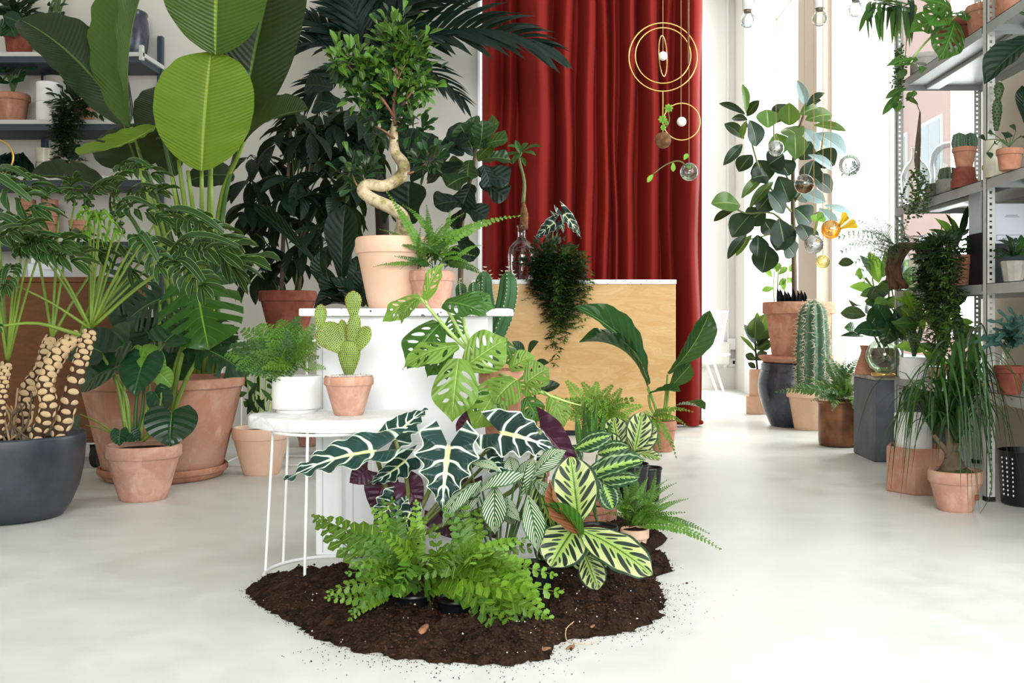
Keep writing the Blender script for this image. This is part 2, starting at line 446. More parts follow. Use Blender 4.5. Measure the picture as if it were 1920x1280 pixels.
def m_terrazzo():
    g = G('speckled_white_terrazzo'); o = g.obj()
    d1, c1 = g.voro(o, 95); d2, c2 = g.voro(o, 38)
    x, y, z = g.xyz(c1); x2, y2, z2 = g.xyz(c2)
    f1 = g.step(x, .86, .88) * g.step(d1, .28, .42, 1, 0); f2 = g.step(x2, .80, .82) * g.step(d2, .25, .4, 1, 0)
    c = g.mix(f1, lin(243, 243, 242), g.mix(g.step(y, .4, .5), lin(40, 42, 52), lin(120, 104, 96)))
    c = g.mix(f2 * .9, c, g.mix(g.step(y2, .5, .55), lin(196, 190, 186), lin(70, 70, 84)))
    return g.out(c, .35, 0, None, .5)
M['terrazzo'] = m_terrazzo()
def m_ply(name, c0, c1, c2):
    g = G(name); o = g.obj()
    a = g.noise(g.scale(o, (1.2, 1, 4.2)), 2.0, 6, .55, 2.2); b = g.noise(g.scale(o, (.25, 1, 2.5)), 60, 4, .6); k = g.noise(g.scale(o, (1, 1, 1.6)), 3.1, 3, .5, .6)
    bands = g.abs(g.fract(a * 9.0) - .5) * 2
    c = g.mix(g.step(a, .35, .65), c0, c1); c = g.mix(bands * .28, c, c2); c = g.mix(b * .2, c, c2)
    c = g.mix(g.step(k, .68, .8) * .5, c, c2)
    return g.out(c, .5, 0, g.bump(b, .05, .002), .3)
M['ply'] = m_ply('birch_plywood', lin(222, 178, 118), lin(232, 196, 140), lin(196, 146, 88))
M['ply_dark'] = m_ply('brown_plywood', lin(104, 64, 34), lin(118, 76, 42), lin(78, 46, 24))
def m_curtain():
    g = G('red_velvet'); o = g.obj(); a = g.noise(g.scale(o, (1, 1, .2)), 300, 2); b = g.noise(o, 1.5, 4)
    c = g.mix(b, lin(116, 21, 14), lin(131, 27, 18))
    s = g.out(c, .8, 0, g.bump(a, .15, .002), .2)
    p = [n for n in g.nt.nodes if n.type == 'BSDF_PRINCIPLED'][0]
    p.inputs['Sheen Weight'].default_value = .05; p.inputs['Sheen Tint'].default_value = (.9, .25, .2, 1); p.inputs['Sheen Roughness'].default_value = .4
    return s
M['curtain'] = m_curtain()
def m_bonsai():
    g = G('mottled_ficus_bark'); o = g.obj(); a = g.noise(o, 14, 6, .65, .4); b = g.noise(o, 34, 5, .6)
    c = g.mix(g.step(a, .35, .6), lin(110, 92, 62), lin(196, 178, 146)); c = g.mix(g.step(b, .52, .66) * .7, c, lin(122, 122, 52))
    return g.out(c, .85, 0, g.bump(b + a, .6, .01), .2)
M['bonsai_bark'] = m_bonsai()
# ---- leaf materials
def leafmat(name, col, vein=None, vw=.03, lat=0, latw=.06, latmix=.5, margin=None, mw=.06, rough=.38, vary=.25, bump=.25, ribs=0, trans=.22, pattern=None, latslope=0.0, coat=0.0, spec=.3):
    g = G(name); u, t = g.uv(); a = g.abs(u * 2.0 - 1.0); o = g.obj(); r = g.rnd()
    n = g.noise(o, 3, 4)
    dk = tuple(x * (1 - vary) for x in col[:3]) + (1,); br = tuple(min(1, x * (1 + vary * 1.3)) for x in col[:3]) + (1,)
    c = g.mix(g.step(n * .5 + r * .5, .25, .75), dk, br)
    h = None
    if pattern: c = pattern(g, u, t, a, c)
    if lat:
        k = g.fract(t * float(lat) - a * (float(lat) * .20)); d = g.abs(k - .5) * 2.0
        lv = g.step(d, 0, latw * 2, 1, 0) * g.step(a, .1, 1.0, 1.0, .35)
        if vein: c = g.mix(lv * latmix, c, vein)
        h = d if bump else None
    if ribs:
        k = g.fract(t * float(ribs) - a * 2.5); d2 = g.abs(k - .5) * 2
        c = g.mix(g.step(d2, 0, .25, .28, 0), c, tuple(x * .45 for x in col[:3]) + (1,))
        h = d2 if h is None else h + d2 * .5
    if vein: c = g.mix(g.step(a, vw * .6, vw * 1.5, 1, 0), c, vein)
    if margin: c = g.mix(g.step(a, 1 - mw * 1.6, 1 - mw, 0, 1), c, margin)
    mid = g.step(a, 0, .12, 0, 1)
    h = mid if h is None else h * .6 + mid
    nrm = g.bump(h, bump, .02) if bump else None
    return g.out(c, rough, 0, nrm, spec, trans, g.mix(.35, c, (.45, .62, .05, 1)) if trans else None, coat)
def pat_pinstripe(g, u, t, a, c):
    k = g.fract(t * 10.5 - a * 3.2)
    s = g.step(k, .54, .62) * g.step(k, .93, 1.0, 1, 0) * g.step(a, .86, .93, 1, 0) * g.step(a, .04, .08)
    return g.mix(s, c, lin(208, 216, 188))
def pat_peacock(g, u, t, a, c):
    inner = g.step(a, .84, .90, 1, 0)
    base = g.mix(inner, lin(30, 58, 42), g.mix(g.step(a, 0, .9), lin(146, 172, 82), lin(198, 206, 142)))
    k = g.fract(t * 26.0 - a * 6.0); fine = g.step(g.abs(k - .5), .30, .44) * inner * .55
    base = g.mix(fine, base, lin(74, 108, 48))
    def blot(n, off, cc, rr, wid):
        q = g.fract(t * n - a * (n * .26) + off); e = (q - .5) / wid; f = (a - cc) / rr
        return g.step(e * e + f * f, .75, 1.0, 1, 0)
    side = g.step(u, .49, .51)
    b = g.mx(blot(4.5, .25, .52, .38, .25) * side, blot(4.5, .75, .52, .38, .25) * (1 - side))
    b2 = g.mx(blot(4.5, .75, .32, .17, .12) * side, blot(4.5, .25, .32, .17, .12) * (1 - side))
    base = g.mix(g.mx(b, b2) * inner, base, lin(22, 38, 34))
    return g.mix(g.step(a, .02, .05, 1, 0), base, lin(60, 90, 40))
def pat_medallion(g, u, t, a, c):
    k = g.abs(g.fract(t * 9.0 - a * 2.0) - .5) * 2
    f = g.step(a + k * .22, .26, .34, 1, 0)
    c = g.mix(f, c, lin(150, 184, 92))
    k2 = g.abs(g.fract(t * 7.0 - a * 1.6 + .4) - .5) * .16
    ringf = g.step(g.abs(a - .74 + k2), .04, .09, 1, 0)
    return g.mix(ringf * .75, c, lin(150, 178, 122))
def pat_alocasia(g, u, t, a, c):
    w = lin(214, 228, 206)
    k = g.abs(g.fract(t * 5.2 - a * 1.25 + .30) - .5) * 2
    lat = g.step(k - (1.0 - a) * .13, 0, .15, 1, 0) * g.step(a, 0, 1, 1, .85) * g.step(t, .80, .95, 1, 0)
    k3 = g.abs(g.fract(t * 22.0 - a * 6.0) - .5) * 2
    fine = g.step(k3, 0, .22, .30, 0) * g.step(a, .45, .7)
    c = g.mix(fine, c, lin(120, 150, 130)); c = g.mix(lat, c, w)
    c = g.mix(g.step(a, .06, .12, 1, 0), c, g.mix(g.step(t, .1, .7, 1, 0), w, lin(218, 226, 150)))
    return g.mix(g.step(a, .93, .97), c, w)
LM = {}
LM['strel'] = leafmat('strelitzia_leaf', lin(60, 88, 30), lin(132, 158, 64), .03, ribs=34, rough=.36, vary=.2, trans=.15, bump=.35)
LM['strel_bright'] = leafmat('bright_strelitzia_leaf', lin(98, 128, 27), lin(152, 172, 72), .028, ribs=32, rough=.4, vary=.12, trans=.22, bump=.35)
LM['strel_dark'] = leafmat('dark_strelitzia_leaf', lin(22, 40, 21), lin(80, 106, 46), .03, ribs=34, rough=.4, vary=.2, trans=.15, bump=.3)
LM['phil'] = leafmat('lobed_philodendron_leaf', lin(34, 64, 30), lin(122, 150, 80), .05, lat=0, margin=lin(140, 176, 100), mw=.05, rough=.27, vary=.3, trans=.15)
LM['phil_new'] = leafmat('young_philodendron_leaf', lin(96, 142, 38), lin(150, 190, 80), .05, rough=.3, trans=.15)
LM['monstera'] = leafmat('monstera_leaf', lin(48, 90, 32), lin(130, 180, 56), .02, lat=7, latw=.05, latmix=.35, rough=.24, vary=.25, trans=.15)
LM['heart'] = leafmat('heart_leaf', lin(26, 62, 38), lin(84, 132, 56), .018, lat=6, latw=.035, latmix=.35, rough=.22, vary=.25, trans=.1)
LM['adans'] = leafmat('swiss_cheese_leaf', lin(106, 140, 56), lin(164, 190, 110), .02, lat=8, latw=.06, latmix=.45, rough=.34, vary=.22, trans=.25, bump=.35)
LM['adans_dark'] = leafmat('dark_swiss_cheese_leaf', lin(52, 100, 34), lin(120, 164, 72), .02, lat=8, latw=.06, latmix=.35, rough=.3, vary=.25, trans=.2, bump=.35)
LM['alocasia'] = leafmat('african_mask_leaf', lin(20, 50, 46), None, rough=.26, vary=.22, trans=.05, pattern=pat_alocasia, lat=5, bump=.22)
LM['alocasia_back'] = leafmat('purple_leaf_back', lin(62, 26, 48), lin(110, 60, 80), .02, lat=6, rough=.35, trans=.05)
LM['pin'] = leafmat('pinstripe_leaf', lin(44, 84, 44), lin(60, 100, 52), .022, rough=.38, vary=.15, trans=.15, pattern=pat_pinstripe)
LM['peacock'] = leafmat('peacock_leaf', lin(40, 70, 44), None, rough=.3, vary=.1, trans=.15, pattern=pat_peacock, bump=.15, lat=8)
LM['medal'] = leafmat('medallion_leaf', lin(24, 58, 36), lin(150, 184, 92), .02, rough=.32, vary=.15, trans=.1, pattern=pat_medallion, lat=9)
LM['brown'] = leafmat('browned_leaf', lin(116, 70, 44), lin(190, 150, 96), .03, lat=9, latw=.12, latmix=.8, rough=.5, trans=.1)
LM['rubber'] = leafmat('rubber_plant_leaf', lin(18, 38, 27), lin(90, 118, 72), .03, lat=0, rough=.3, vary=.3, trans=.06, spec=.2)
LM['rubber_lit'] = leafmat('lit_rubber_plant_leaf', lin(62, 92, 44), lin(140, 164, 90), .03, rough=.24, vary=.25, trans=.2)  # lit copy of the rubber leaf, light put into its colour
LM['fiddle'] = leafmat('fiddle_leaf', lin(34, 64, 34), lin(124, 156, 88), .025, lat=6, latw=.04, latmix=.45, rough=.34, vary=.3, trans=.15, bump=.35)
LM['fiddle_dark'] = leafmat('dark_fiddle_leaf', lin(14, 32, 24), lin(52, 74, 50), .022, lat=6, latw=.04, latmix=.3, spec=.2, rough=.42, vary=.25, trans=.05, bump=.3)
LM['umbrella'] = leafmat('umbrella_tree_leaf', lin(14, 32, 22), lin(40, 62, 38), .025, lat=8, latw=.05, latmix=.25, rough=.45, spec=.18, vary=.35, trans=.06)
LM['palm'] = leafmat('palm_leaflet', lin(12, 30, 25), lin(28, 50, 38), .08, spec=.2, rough=.45, vary=.3, trans=.05)
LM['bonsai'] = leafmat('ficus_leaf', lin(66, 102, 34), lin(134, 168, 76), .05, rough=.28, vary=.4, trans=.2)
LM['bonsai_shade'] = leafmat('shaded_ficus_leaf', lin(24, 54, 30), lin(60, 100, 50), .05, rough=.28, vary=.4, trans=.1)  # darker copy, paints the shade between the bonsai leaves
LM['fern'] = leafmat('bright_fern', lin(88, 124, 32), lin(146, 178, 72), .04, rough=.34, vary=.4, trans=.2)
LM['fern_mid'] = leafmat('mid_green_fern', lin(74, 116, 36), lin(126, 160, 70), .04, rough=.4, vary=.3, trans=.25)
LM['fern_dark'] = leafmat('dark_fern', lin(46, 82, 32), lin(84, 120, 56), .04, rough=.4, vary=.3, trans=.2)
LM['asparagus'] = leafmat('asparagus_fern', lin(58, 92, 52), None, rough=.6, trans=.2)
LM['vine'] = leafmat('vine_leaf', lin(24, 48, 27), lin(70, 104, 50), .05, rough=.36, vary=.5, trans=.12)
LM['vine_olive'] = leafmat('olive_vine_leaf', lin(62, 92, 36), lin(110, 140, 66), .05, rough=.4, vary=.4, trans=.2)  # olive tone of some strands
LM['pearls'] = leafmat('string_of_pearls', lin(72, 98, 44), None, rough=.35, vary=.3, trans=.1)
LM['strap'] = leafmat('long_strap_leaf', lin(30, 72, 36), lin(110, 150, 70), .035, lat=10, latw=.1, latmix=.2, rough=.22, vary=.2, trans=.12, bump=.5)
LM['strap_dark'] = leafmat('dark_strap_leaf', lin(14, 34, 24), lin(54, 82, 46), .03, lat=10, latw=.06, latmix=.3, spec=.2, rough=.38, vary=.25, trans=.05, bump=.4)
LM['grass'] = leafmat('ponytail_leaf', lin(36, 68, 26), lin(60, 92, 40), .05, rough=.34, vary=.45, trans=.15)
LM['grass_lit'] = leafmat('lit_ponytail_leaf', lin(112, 160, 42), lin(130, 170, 60), .05, rough=.36, vary=.3, trans=.3)  # brighter copy of the ponytail leaf with the light coloured in
LM['light'] = leafmat('light_green_leaf', lin(122, 172, 66), lin(160, 200, 110), .03, lat=6, latmix=.3, rough=.4, vary=.25, trans=.35)
LM['dark'] = leafmat('dark_green_leaf', lin(22, 46, 30), lin(60, 92, 52), .03, lat=6, latmix=.3, rough=.3, vary=.35, trans=.1)
LM['mid'] = leafmat('mid_green_leaf', lin(46, 88, 40), lin(100, 140, 70), .03, lat=6, latmix=.3, rough=.32, vary=.3, trans=.2)
LM['bluefern'] = leafmat('blue_star_fern_leaf', lin(48, 82, 74), lin(90, 124, 110), .04, rough=.4, vary=.25, trans=.12)
LM['aloe'] = leafmat('aloe_leaf', lin(64, 104, 44), None, rough=.4, vary=.25, trans=.1, bump=0)
LM['black'] = leafmat('blackish_leaf', lin(14, 22, 20), None, rough=.4, trans=0)
def m_cactus(name, col, sc=1.0):
    g = G(name); o = g.obj(); a = g.noise(o, 10 * sc, 5, .6); c = g.mix(g.step(a, .3, .7), tuple(x * .75 for x in col[:3]) + (1,), tuple(x * 1.25 for x in col[:3]) + (1,))
    return g.out(c, .5, 0, g.bump(g.noise(o, 50, 3), .1, .003), .35)
M['cactus'] = m_cactus('column_cactus_skin', lin(70, 100, 76))
M['euphorbia'] = m_cactus('euphorbia_skin', lin(48, 90, 46))
M['opuntia'] = m_cactus('prickly_pear_skin', lin(126, 148, 66))
M['opuntia_dark'] = m_cactus('dark_prickly_pear_skin', lin(58, 82, 42))
M['petiole'] = flat('green_petiole', lin(116, 142, 50), .4, vary=.15)
M['petiole_dark'] = flat('dark_petiole', lin(62, 92, 38), .45, vary=.2)
M['petiole_olive'] = flat('olive_petiole', lin(104, 112, 58), .45, vary=.2)
M['petiole_pale'] = flat('pale_petiole', lin(164, 192, 104), .4, vary=.12)
# ---------------------------------------------------------------- pots and plant pieces
def pot_prof(r, rb, h, rim_h, rim_o, wall=None, bulge=0.0):
    wall = wall or r * .09; c = min(.006, r * .05); p = [(rb - c, 0), (rb, c)]
    hb = h - rim_h; rr = r - rim_o
    for i in range(1, 6):
        f = i / 6; p.append((rb + (rr - rb) * f + bulge * math.sin(PI * f), hb * f))
    p += [(rr, hb - .001)]
    if rim_h > 0: p += [(rr + rim_o * .7, hb + .001), (r, hb + c), (r, h - c * 2), (r - c * .6, h - c * .5)]
    p += [(r - c * 1.5, h), (r - wall + c, h), (r - wall, h - c), (r - wall - .002, h - min(.14 * h, .05))]
    return p
def soil(parent, r, z, mat=None, name='soil', rough=.008):
    mb = MB(); vs = [Vector((0, 0, rough))]; n = 18; rg = random.Random(int(r * 1e5))
    for k in (1, 2, 3):
        for i in range(n):
            a = 2 * PI * i / n; q = r * k / 3; vs.append(Vector((q * math.cos(a), q * math.sin(a), rg.uniform(-.3, 1) * rough if k < 3 else 0)))
    fs = [(0, 1 + i, 1 + (i + 1) % n) for i in range(n)]
    for k in range(2):
        for i in range(n):
            j = (i + 1) % n; fs.append((1 + k * n + i, 1 + (k + 1) * n + i, 1 + (k + 1) * n + j, 1 + k * n + j))
    mb.add(vs, fs)
    return mb.build(name, mat or M['soil'], parent, smooth=True, loc=(0, 0, z))
def pot(parent, r, rb, h, mat, rim_h=None, rim_o=None, n=40, bulge=0.0, with_soil=True, smat=None, loc=(0, 0, 0), fill=.1):
    rim_h = h * .2 if rim_h is None else rim_h; rim_o = r * .09 if rim_o is None else rim_o
    o = MB().lathe(pot_prof(r, rb, h, rim_h, rim_o, bulge=bulge), n).build('pot', mat, parent, auto=35, loc=loc)
    if with_soil: soil(parent, r * .9, h - fill * h + loc[2], smat)
    return o
class Px:
    """a pot standing on a level plane, measured where it is seen"""
    def __init__(s, cx, rim_y, base_y, rim_half, base_half, zb=0.0, Zc=None):
        if Zc is None:
            Zf = F * (H - zb) / (base_y - CY); Zc = Zf / (1 - base_half / F)
        s.Z = Zc; s.r = sz(rim_half, Zc); s.rb = sz(base_half, Zc)
        s.h = H - (rim_y - CY) * Zc / F - zb; s.loc = Vector(((cx - CX) * Zc / F, Zc, zb))
def pinna_mb(mb, M_, lobes=2, fold=.15):
    """small scalloped leaflet, unit length along +Y, width 1"""
    n = 5; prof = [0.10, .80, 1.0, .82, .5, 0.0] if lobes == 0 else [.12, .78, .70, 1.0, .62, 0.0]
    vs = []; us = []; fs = []
    for i in range(n + 1):
        t = i / n; w = prof[i] * .5; e = .06 if (lobes and i in (1, 3)) else 0
        vs += [M_ @ Vector((-w, t + e, fold * w)), M_ @ Vector((0, t, 0)), M_ @ Vector((w, t + e, fold * w))]
        us += [(0.05, t), (.5, t), (.95, t)]
    for i in range(n):
        a = i * 3; fs += [(a, a + 1, a + 4, a + 3), (a + 1, a + 2, a + 5, a + 4)]
    mb.add(vs, fs, us)
def place_m(base, d, n, L, w):
    y = d.normalized(); x = y.cross(n).normalized(); z = x.cross(y)
    m = Matrix(((x.x * w, y.x * L, z.x * L), (x.y * w, y.y * L, z.y * L), (x.z * w, y.z * L, z.z * L))).to_4x4(); m.translation = base; return m
def frond_mb(np=18, plen=.16, pw=.10, arch=.18, droop=.0, lobes=2, ang=68, seed=1, taper=1.0, jit=.08, stalk=.12, side=0.0, pdroop=.25):
    """fern frond along +Y, unit length, face +Z"""
    rg = random.Random(seed); mb = MB()
    pos = lambda t: Vector((side * math.sin(PI * t) , t, arch * 4 * t * (1 - t) + droop * 1.5 * (t - t * t)))
    mb.tube([pos(i / 8) for i in range(9)], [.007, .002], 5, 12)
    for i in range(np):
        t = stalk + (1 - stalk) * (i + .5) / np
        env = min(1, (t - stalk) / .18 + .35) * min(1, (1 - t) / .55 + .10) ** taper
        for s in (-1, 1):
            b = pos(t); d = (pos(min(1, t + .02)) - pos(t - .02)).normalized()
            a = math.radians(ang + rg.uniform(-8, 8) - 25 * t)
            dr = Vector((s, 0, 0)) * math.sin(a) + d * math.cos(a) + Vector((0, 0, -pdroop + rg.uniform(-.15, .15)))
            L = plen * env * rg.uniform(1 - jit, 1 + jit)
            nn = Vector((rg.uniform(-.25, .25), rg.uniform(-.25, .25), 1))
            pinna_mb(mb, place_m(b, dr, nn, L, L * pw / plen), lobes)
    pinna_mb(mb, place_m(pos(.985), Vector((0, 1, -.1)), Vector((0, 0, 1)), plen * .35, pw * .35), lobes)
    return mb
def bipin_mb(np=12, plen=.26, seed=3, arch=.15, droop=0.0, n2=7, fine=.030):
    """twice-divided lacy frond"""
    rg = random.Random(seed); mb = MB(); pos = lambda t: Vector((0, t, arch * 4 * t * (1 - t) - droop * t * t))
    mb.tube([pos(i / 8) for i in range(9)], [.007, .002], 4, 10)
    for i in range(np):
        t = .18 + .8 * (i + .5) / np; env = min(1, (1 - t) / .7 + .08)
        for s in (-1, 1):
            d = (pos(t + .02) - pos(t - .02)).normalized(); dr = (Vector((s, 0, 0)) * .9 + d * .5 + Vector((0, 0, rg.uniform(-.3, .1)))).normalized()
            L = plen * env; b = pos(t)
            mb.tube([b, b + dr * L], [.003, .001], 3, 1, cap=False)
            for k in range(n2):
                f = (k + .6) / n2
                for q in (-1, 1):
                    dd = (d * q * .8 + dr * .6 + Vector((0, 0, rg.uniform(-.3, .3)))); l2 = fine * 2.2 * (1 - f * .6) * (env * .5 + .5)
                    m_ = place_m(b + dr * L * f, dd, Vector((rg.uniform(-.3, .3), rg.uniform(-.3, .3), 1)), l2, fine)
                    mb.add([m_ @ Vector(v) for v in ((0, 0, 0), (-.4, .45, .03), (0, 1, 0), (.4, .45, .03))], [(0, 1, 2, 3)], [(.5, 0), (.1, .5), (.5, 1), (.9, .5)])
    return mb
def cmesh(key, mat, fn, smooth=True):
    kk = (key, mat.name)
    if kk not in MESH: MESH[kk] = fn().mesh(key, mat, smooth)
    return MESH[kk]
def palm_mb(n=34, ll=.36, arch=.15, seed=2, droop=.1, lw=.03, vee=.35):
    rg = random.Random(seed); mb = MB(); pos = lambda t: Vector((0, t, arch * 4 * t * (1 - t) - droop * t * t))
    mb.tube([pos(i / 8) for i in range(9)], [.016, .004], 5, 12)
    for i in range(n):
        t = .14 + .84 * (i + .5) / n; env = math.sin(PI * min(1, .22 + t * .72)) ** .6
        for s in (-1, 1):
            d = (pos(min(1, t + .02)) - pos(t - .02)).normalized(); an = math.radians(58 - 34 * t + rg.uniform(-7, 7))
            dr = (Vector((s, 0, 0)) * math.sin(an) + d * math.cos(an) + Vector((0, 0, vee + rg.uniform(-.15, .1)))).normalized()
            L = ll * env * rg.uniform(.85, 1.1); b = pos(t); nn = Vector((0, 0, 1)); x = dr.cross(nn).normalized()
            vs = []; us = []; fs = []
            for k in range(5):
                f = k / 4; w = lw * (.35 + .65 * math.sin(PI * min(1, .15 + f * .85))) * (1 if k < 4 else .05)
                c = b + dr * L * f + Vector((0, 0, -.30 * L * f * f))
                vs += [c - x * w * .5 + nn * w * .25, c, c + x * w * .5 + nn * w * .25]; us += [(0, f), (.5, f), (1, f)]
                if k < 4: a = k * 3; fs += [(a, a + 1, a + 4, a + 3), (a + 1, a + 2, a + 5, a + 4)]
            mb.add(vs, fs, us)
    return mb
def palmate_mb(n=7, seed=1, drop=.55, w=.30, nt=7):
    """umbrella-tree leaf: hub at origin, leaflets hanging round it; unit leaflet length; axis +Z up"""
    rg = random.Random(seed); mb = MB()
    for i in range(n):
        a = 2 * PI * i / n + rg.uniform(-.2, .2); dp = drop + rg.uniform(-.15, .2)
        d = Vector((math.cos(a), math.sin(a), 0)) * (1 - dp * .5) + Vector((0, 0, -dp)); d.normalize()
        L = rg.uniform(.8, 1.05); nn = Vector((math.cos(a) * .6, math.sin(a) * .6, 1))
        b = d * .16
        mb.tube([Vector((0, 0, 0)), b], [.012, .010], 4, 1, cap=False)
        lf = leaf_mb(ell(.85, .8), nt, 2, arch=.06, fold=.25, sweep=.1, droop=.12, asp=.3)
        mb.merge(lf, place_m(b, d, nn, L, w))
    return mb
def vine_mb(L, seed, step=.022, size=.02, kind='star', spread=.02, curl=.03):
    """hanging strand from the origin downwards"""
    rg = random.Random(seed); mb = MB(); pts = []; p = Vector((0, 0, 0)); n = max(3, int(L / .06))
    for i in range(n + 1):
        pts.append(p.copy()); p = p + Vector((rg.uniform(-curl, curl), rg.uniform(-curl, curl), -L / n))
    mb.tube(pts, [.0014, .0008], 3, n * 2, cap=False); c = catmull(pts, max(4, int(L / step)))
    for q in c:
        a0 = rg.uniform(0, 2 * PI); s = size * rg.uniform(.7, 1.25)
        if kind == 'pearl':
            o = q + Vector((rg.uniform(-1, 1), rg.uniform(-1, 1), rg.uniform(-1, 0))) * spread
            mb.ball(o, s * .5, 6, 4); continue
        c0 = q + Vector((math.cos(a0), math.sin(a0), rg.uniform(-.3, .3))) * spread
        k = 5 if kind == 'star' else 2
        for i in range(k):
            a = a0 + (i - (k - 1) / 2) * (.75 if kind == 'star' else 2.2)
            d = Vector((math.cos(a), math.sin(a), rg.uniform(-.7, .15))); nn = Vector((rg.uniform(-.4, .4), rg.uniform(-.6, .2), 1))
            m_ = place_m(c0, d, nn, s, s * (.42 if kind == 'star' else .75))
            mb.add([m_ @ Vector(v) for v in ((0, 0, 0), (-.42, .4, .05), (-.3, .75, .04), (0, 1, 0), (.3, .75, .04), (.42, .4, .05))], [(0, 1, 2, 3), (0, 3, 4, 5)], [(.5, 0), (.1, .4), (.2, .75), (.5, 1), (.8, .75), (.9, .4)])
    return mb
def selloum_mb(nl=8, seed=1, arch=.1, droop=.25):
    """deeply lobed philodendron leaf along +Y; lobes are narrow fingers"""
    rg = random.Random(seed); mb = MB()
    mb.merge(leaf_mb(lambda t: .16 + .10 * math.sin(PI * t), 10, 2, arch=arch, fold=.3, sweep=0, droop=droop), Matrix.Diagonal((1, .92, 1, 1)))
    for i in range(nl):
        t = -.02 + .84 * i / (nl - 1); b = Vector((0, max(.0, t), arch * 4 * max(t, 0) * (1 - t) - droop * max(t, 0) ** 2))
        L = .56 * math.sin(PI * (.22 + .70 * (1 - t) ** .8)) ** .7
        if i == 0: L *= .75
        for s in (-1, 1):
            an = math.radians(118 - 92 * max(0, t) + rg.uniform(-5, 5))
            if i == 0: an = math.radians(150)
            d = Vector((s * math.sin(an), math.cos(an), rg.uniform(-.22, -.02) - .25 * t))
            m_ = place_m(b, d, Vector((s * .15, 0, 1)), L, .165)
            lf = leaf_mb(outl([(0, .75), (.3, .62), (.62, 1.0), (.85, .8), (1, .05)]), 7, 2, arch=.05, fold=.25, sweep=.1, droop=.22, wave=(.02, 1.2), ph=rg.uniform(0, 6))
            mb.merge(lf, m_)
    mb.merge(leaf_mb(outl([(0, .6), (.5, 1), (.8, .7), (1, .05)]), 6, 2, fold=.25, droop=.2), place_m(Vector((0, .82, arch * 4 * .82 * .18 - droop * .67)), Vector((0, 1, -.5)), Vector((0, 0, 1)), .34, .18))
    return mb
MON_H = []
for s_ in (-1, 1):
    for k, (tt, dp, cc) in enumerate(((.10, .36, .84), (.27, .46, .74), (.44, .46, .74), (.60, .44, .78))):
        MON_H.append((tt + (.03 if s_ > 0 else 0), s_ * cc, .034, dp))
    MON_H += [(.35, s_ * .17, .020, .06), (.52, s_ * .16, .018, .06)]
HEART = outl([(0, .62), (.10, .92), (.25, 1.0), (.5, .86), (.75, .52), (.92, .18), (1, .0)])
def lm_monstera(mat, key='monstera_leaf', **k):
    a = dict(out=outl([(0, .62), (.10, .92), (.28, 1.0), (.55, .90), (.78, .62), (.93, .28), (1, 0)]), nt=72, ns=14, arch=.05, fold=.12, sweep=.44, back=.40, bexp=.7, holes=MON_H, droop=.12, wave=(.02, 2.5)); a.update(k)
    return leafmesh(key, mat, **a)
AD_H = [(.20, -.46, .036, .26), (.36, -.52, .034, .30), (.52, -.50, .040, .28), (.67, -.46, .030, .24), (.17, .42, .032, .22), (.31, .50, .044, .30), (.48, .50, .034, .28), (.64, .46, .032, .22), (.44, -.14, .016, .05), (.38, .15, .016, .05), (.57, .14, .015, .04)]
def lm_adans(mat, v=0, **k):
    hs = [AD_H, [h for i, h in enumerate(AD_H) if i not in (1, 4, 8)], [h for i, h in enumerate(AD_H) if i not in (0, 2, 6, 9)]][v % 3]
    a = dict(out=outl([(0, .42), (.14, .86), (.32, 1.0), (.55, .86), (.78, .46), (.93, .14), (1, 0)]), nt=44, ns=12, arch=.10, fold=-.10 + .12 * v, sweep=.30, back=.10, holes=hs, droop=.10, wave=(.03, 2.2), ph=v * 2.0); a.update(k)
    return leafmesh('swiss_cheese_leaf_%d' % v, mat, **a)
def lm_alocasia(mat, v=0, **k):
    def o(t):
        b = outl([(0, .62), (.10, .90), (.22, 1.0), (.5, .72), (.8, .28), (1, 0)])(t)
        return b * (1 - .24 * abs(math.sin(PI * (5.2 * t - .45))) ** 1.6)
    a = dict(out=o, nt=46, ns=8, arch=.07, fold=.10, sweep=.10, back=.50, bexp=.95, droop=.05, wave=(.05, 5.2), ph=v * 1.7, bp=3.2, rip=(.03, 5.2)); a.update(k)
    return leafmesh('alocasia_leaf_%d' % v, mat, **a)
def lm(key, mat, out=None, **k):
    a = dict(out=out or ell(.9, .85), nt=12, ns=4, arch=.08, fold=.18, sweep=.12); a.update(k); return leafmesh(key, mat, **a)
def lm_heart(mat, v=0):
    return leafmesh('heart_leaf_%d' % v, mat, out=HEART, nt=16, ns=6, arch=.06, fold=.08 + .1 * v, sweep=.16, back=.36, bexp=.65, droop=.08)
OBO = outl([(0, .06), (.2, .30), (.55, .86), (.75, 1.0), (.92, .74), (1, .0)])      # widest beyond the middle
ELL = outl([(0, .05), (.15, .55), (.45, 1.0), (.75, .80), (.93, .32), (1, 0)])
OVA = outl([(0, .15), (.12, .70), (.35, 1.0), (.65, .82), (.9, .32), (1, 0)])
OBL = outl([(0, .10), (.08, .62), (.25, .95), (.6, 1.0), (.85, .80), (.96, .42), (1, .0)])   # broad paddle
FID = outl([(0, .30), (.1, .52), (.3, .56), (.5, .78), (.72, 1.0), (.9, .82), (1, .1)])
LAN = outl([(0, .08), (.12, .45), (.45, 1.0), (.8, .62), (1, 0)])
GRS = outl([(0, 1), (.5, .8), (1, .03)])
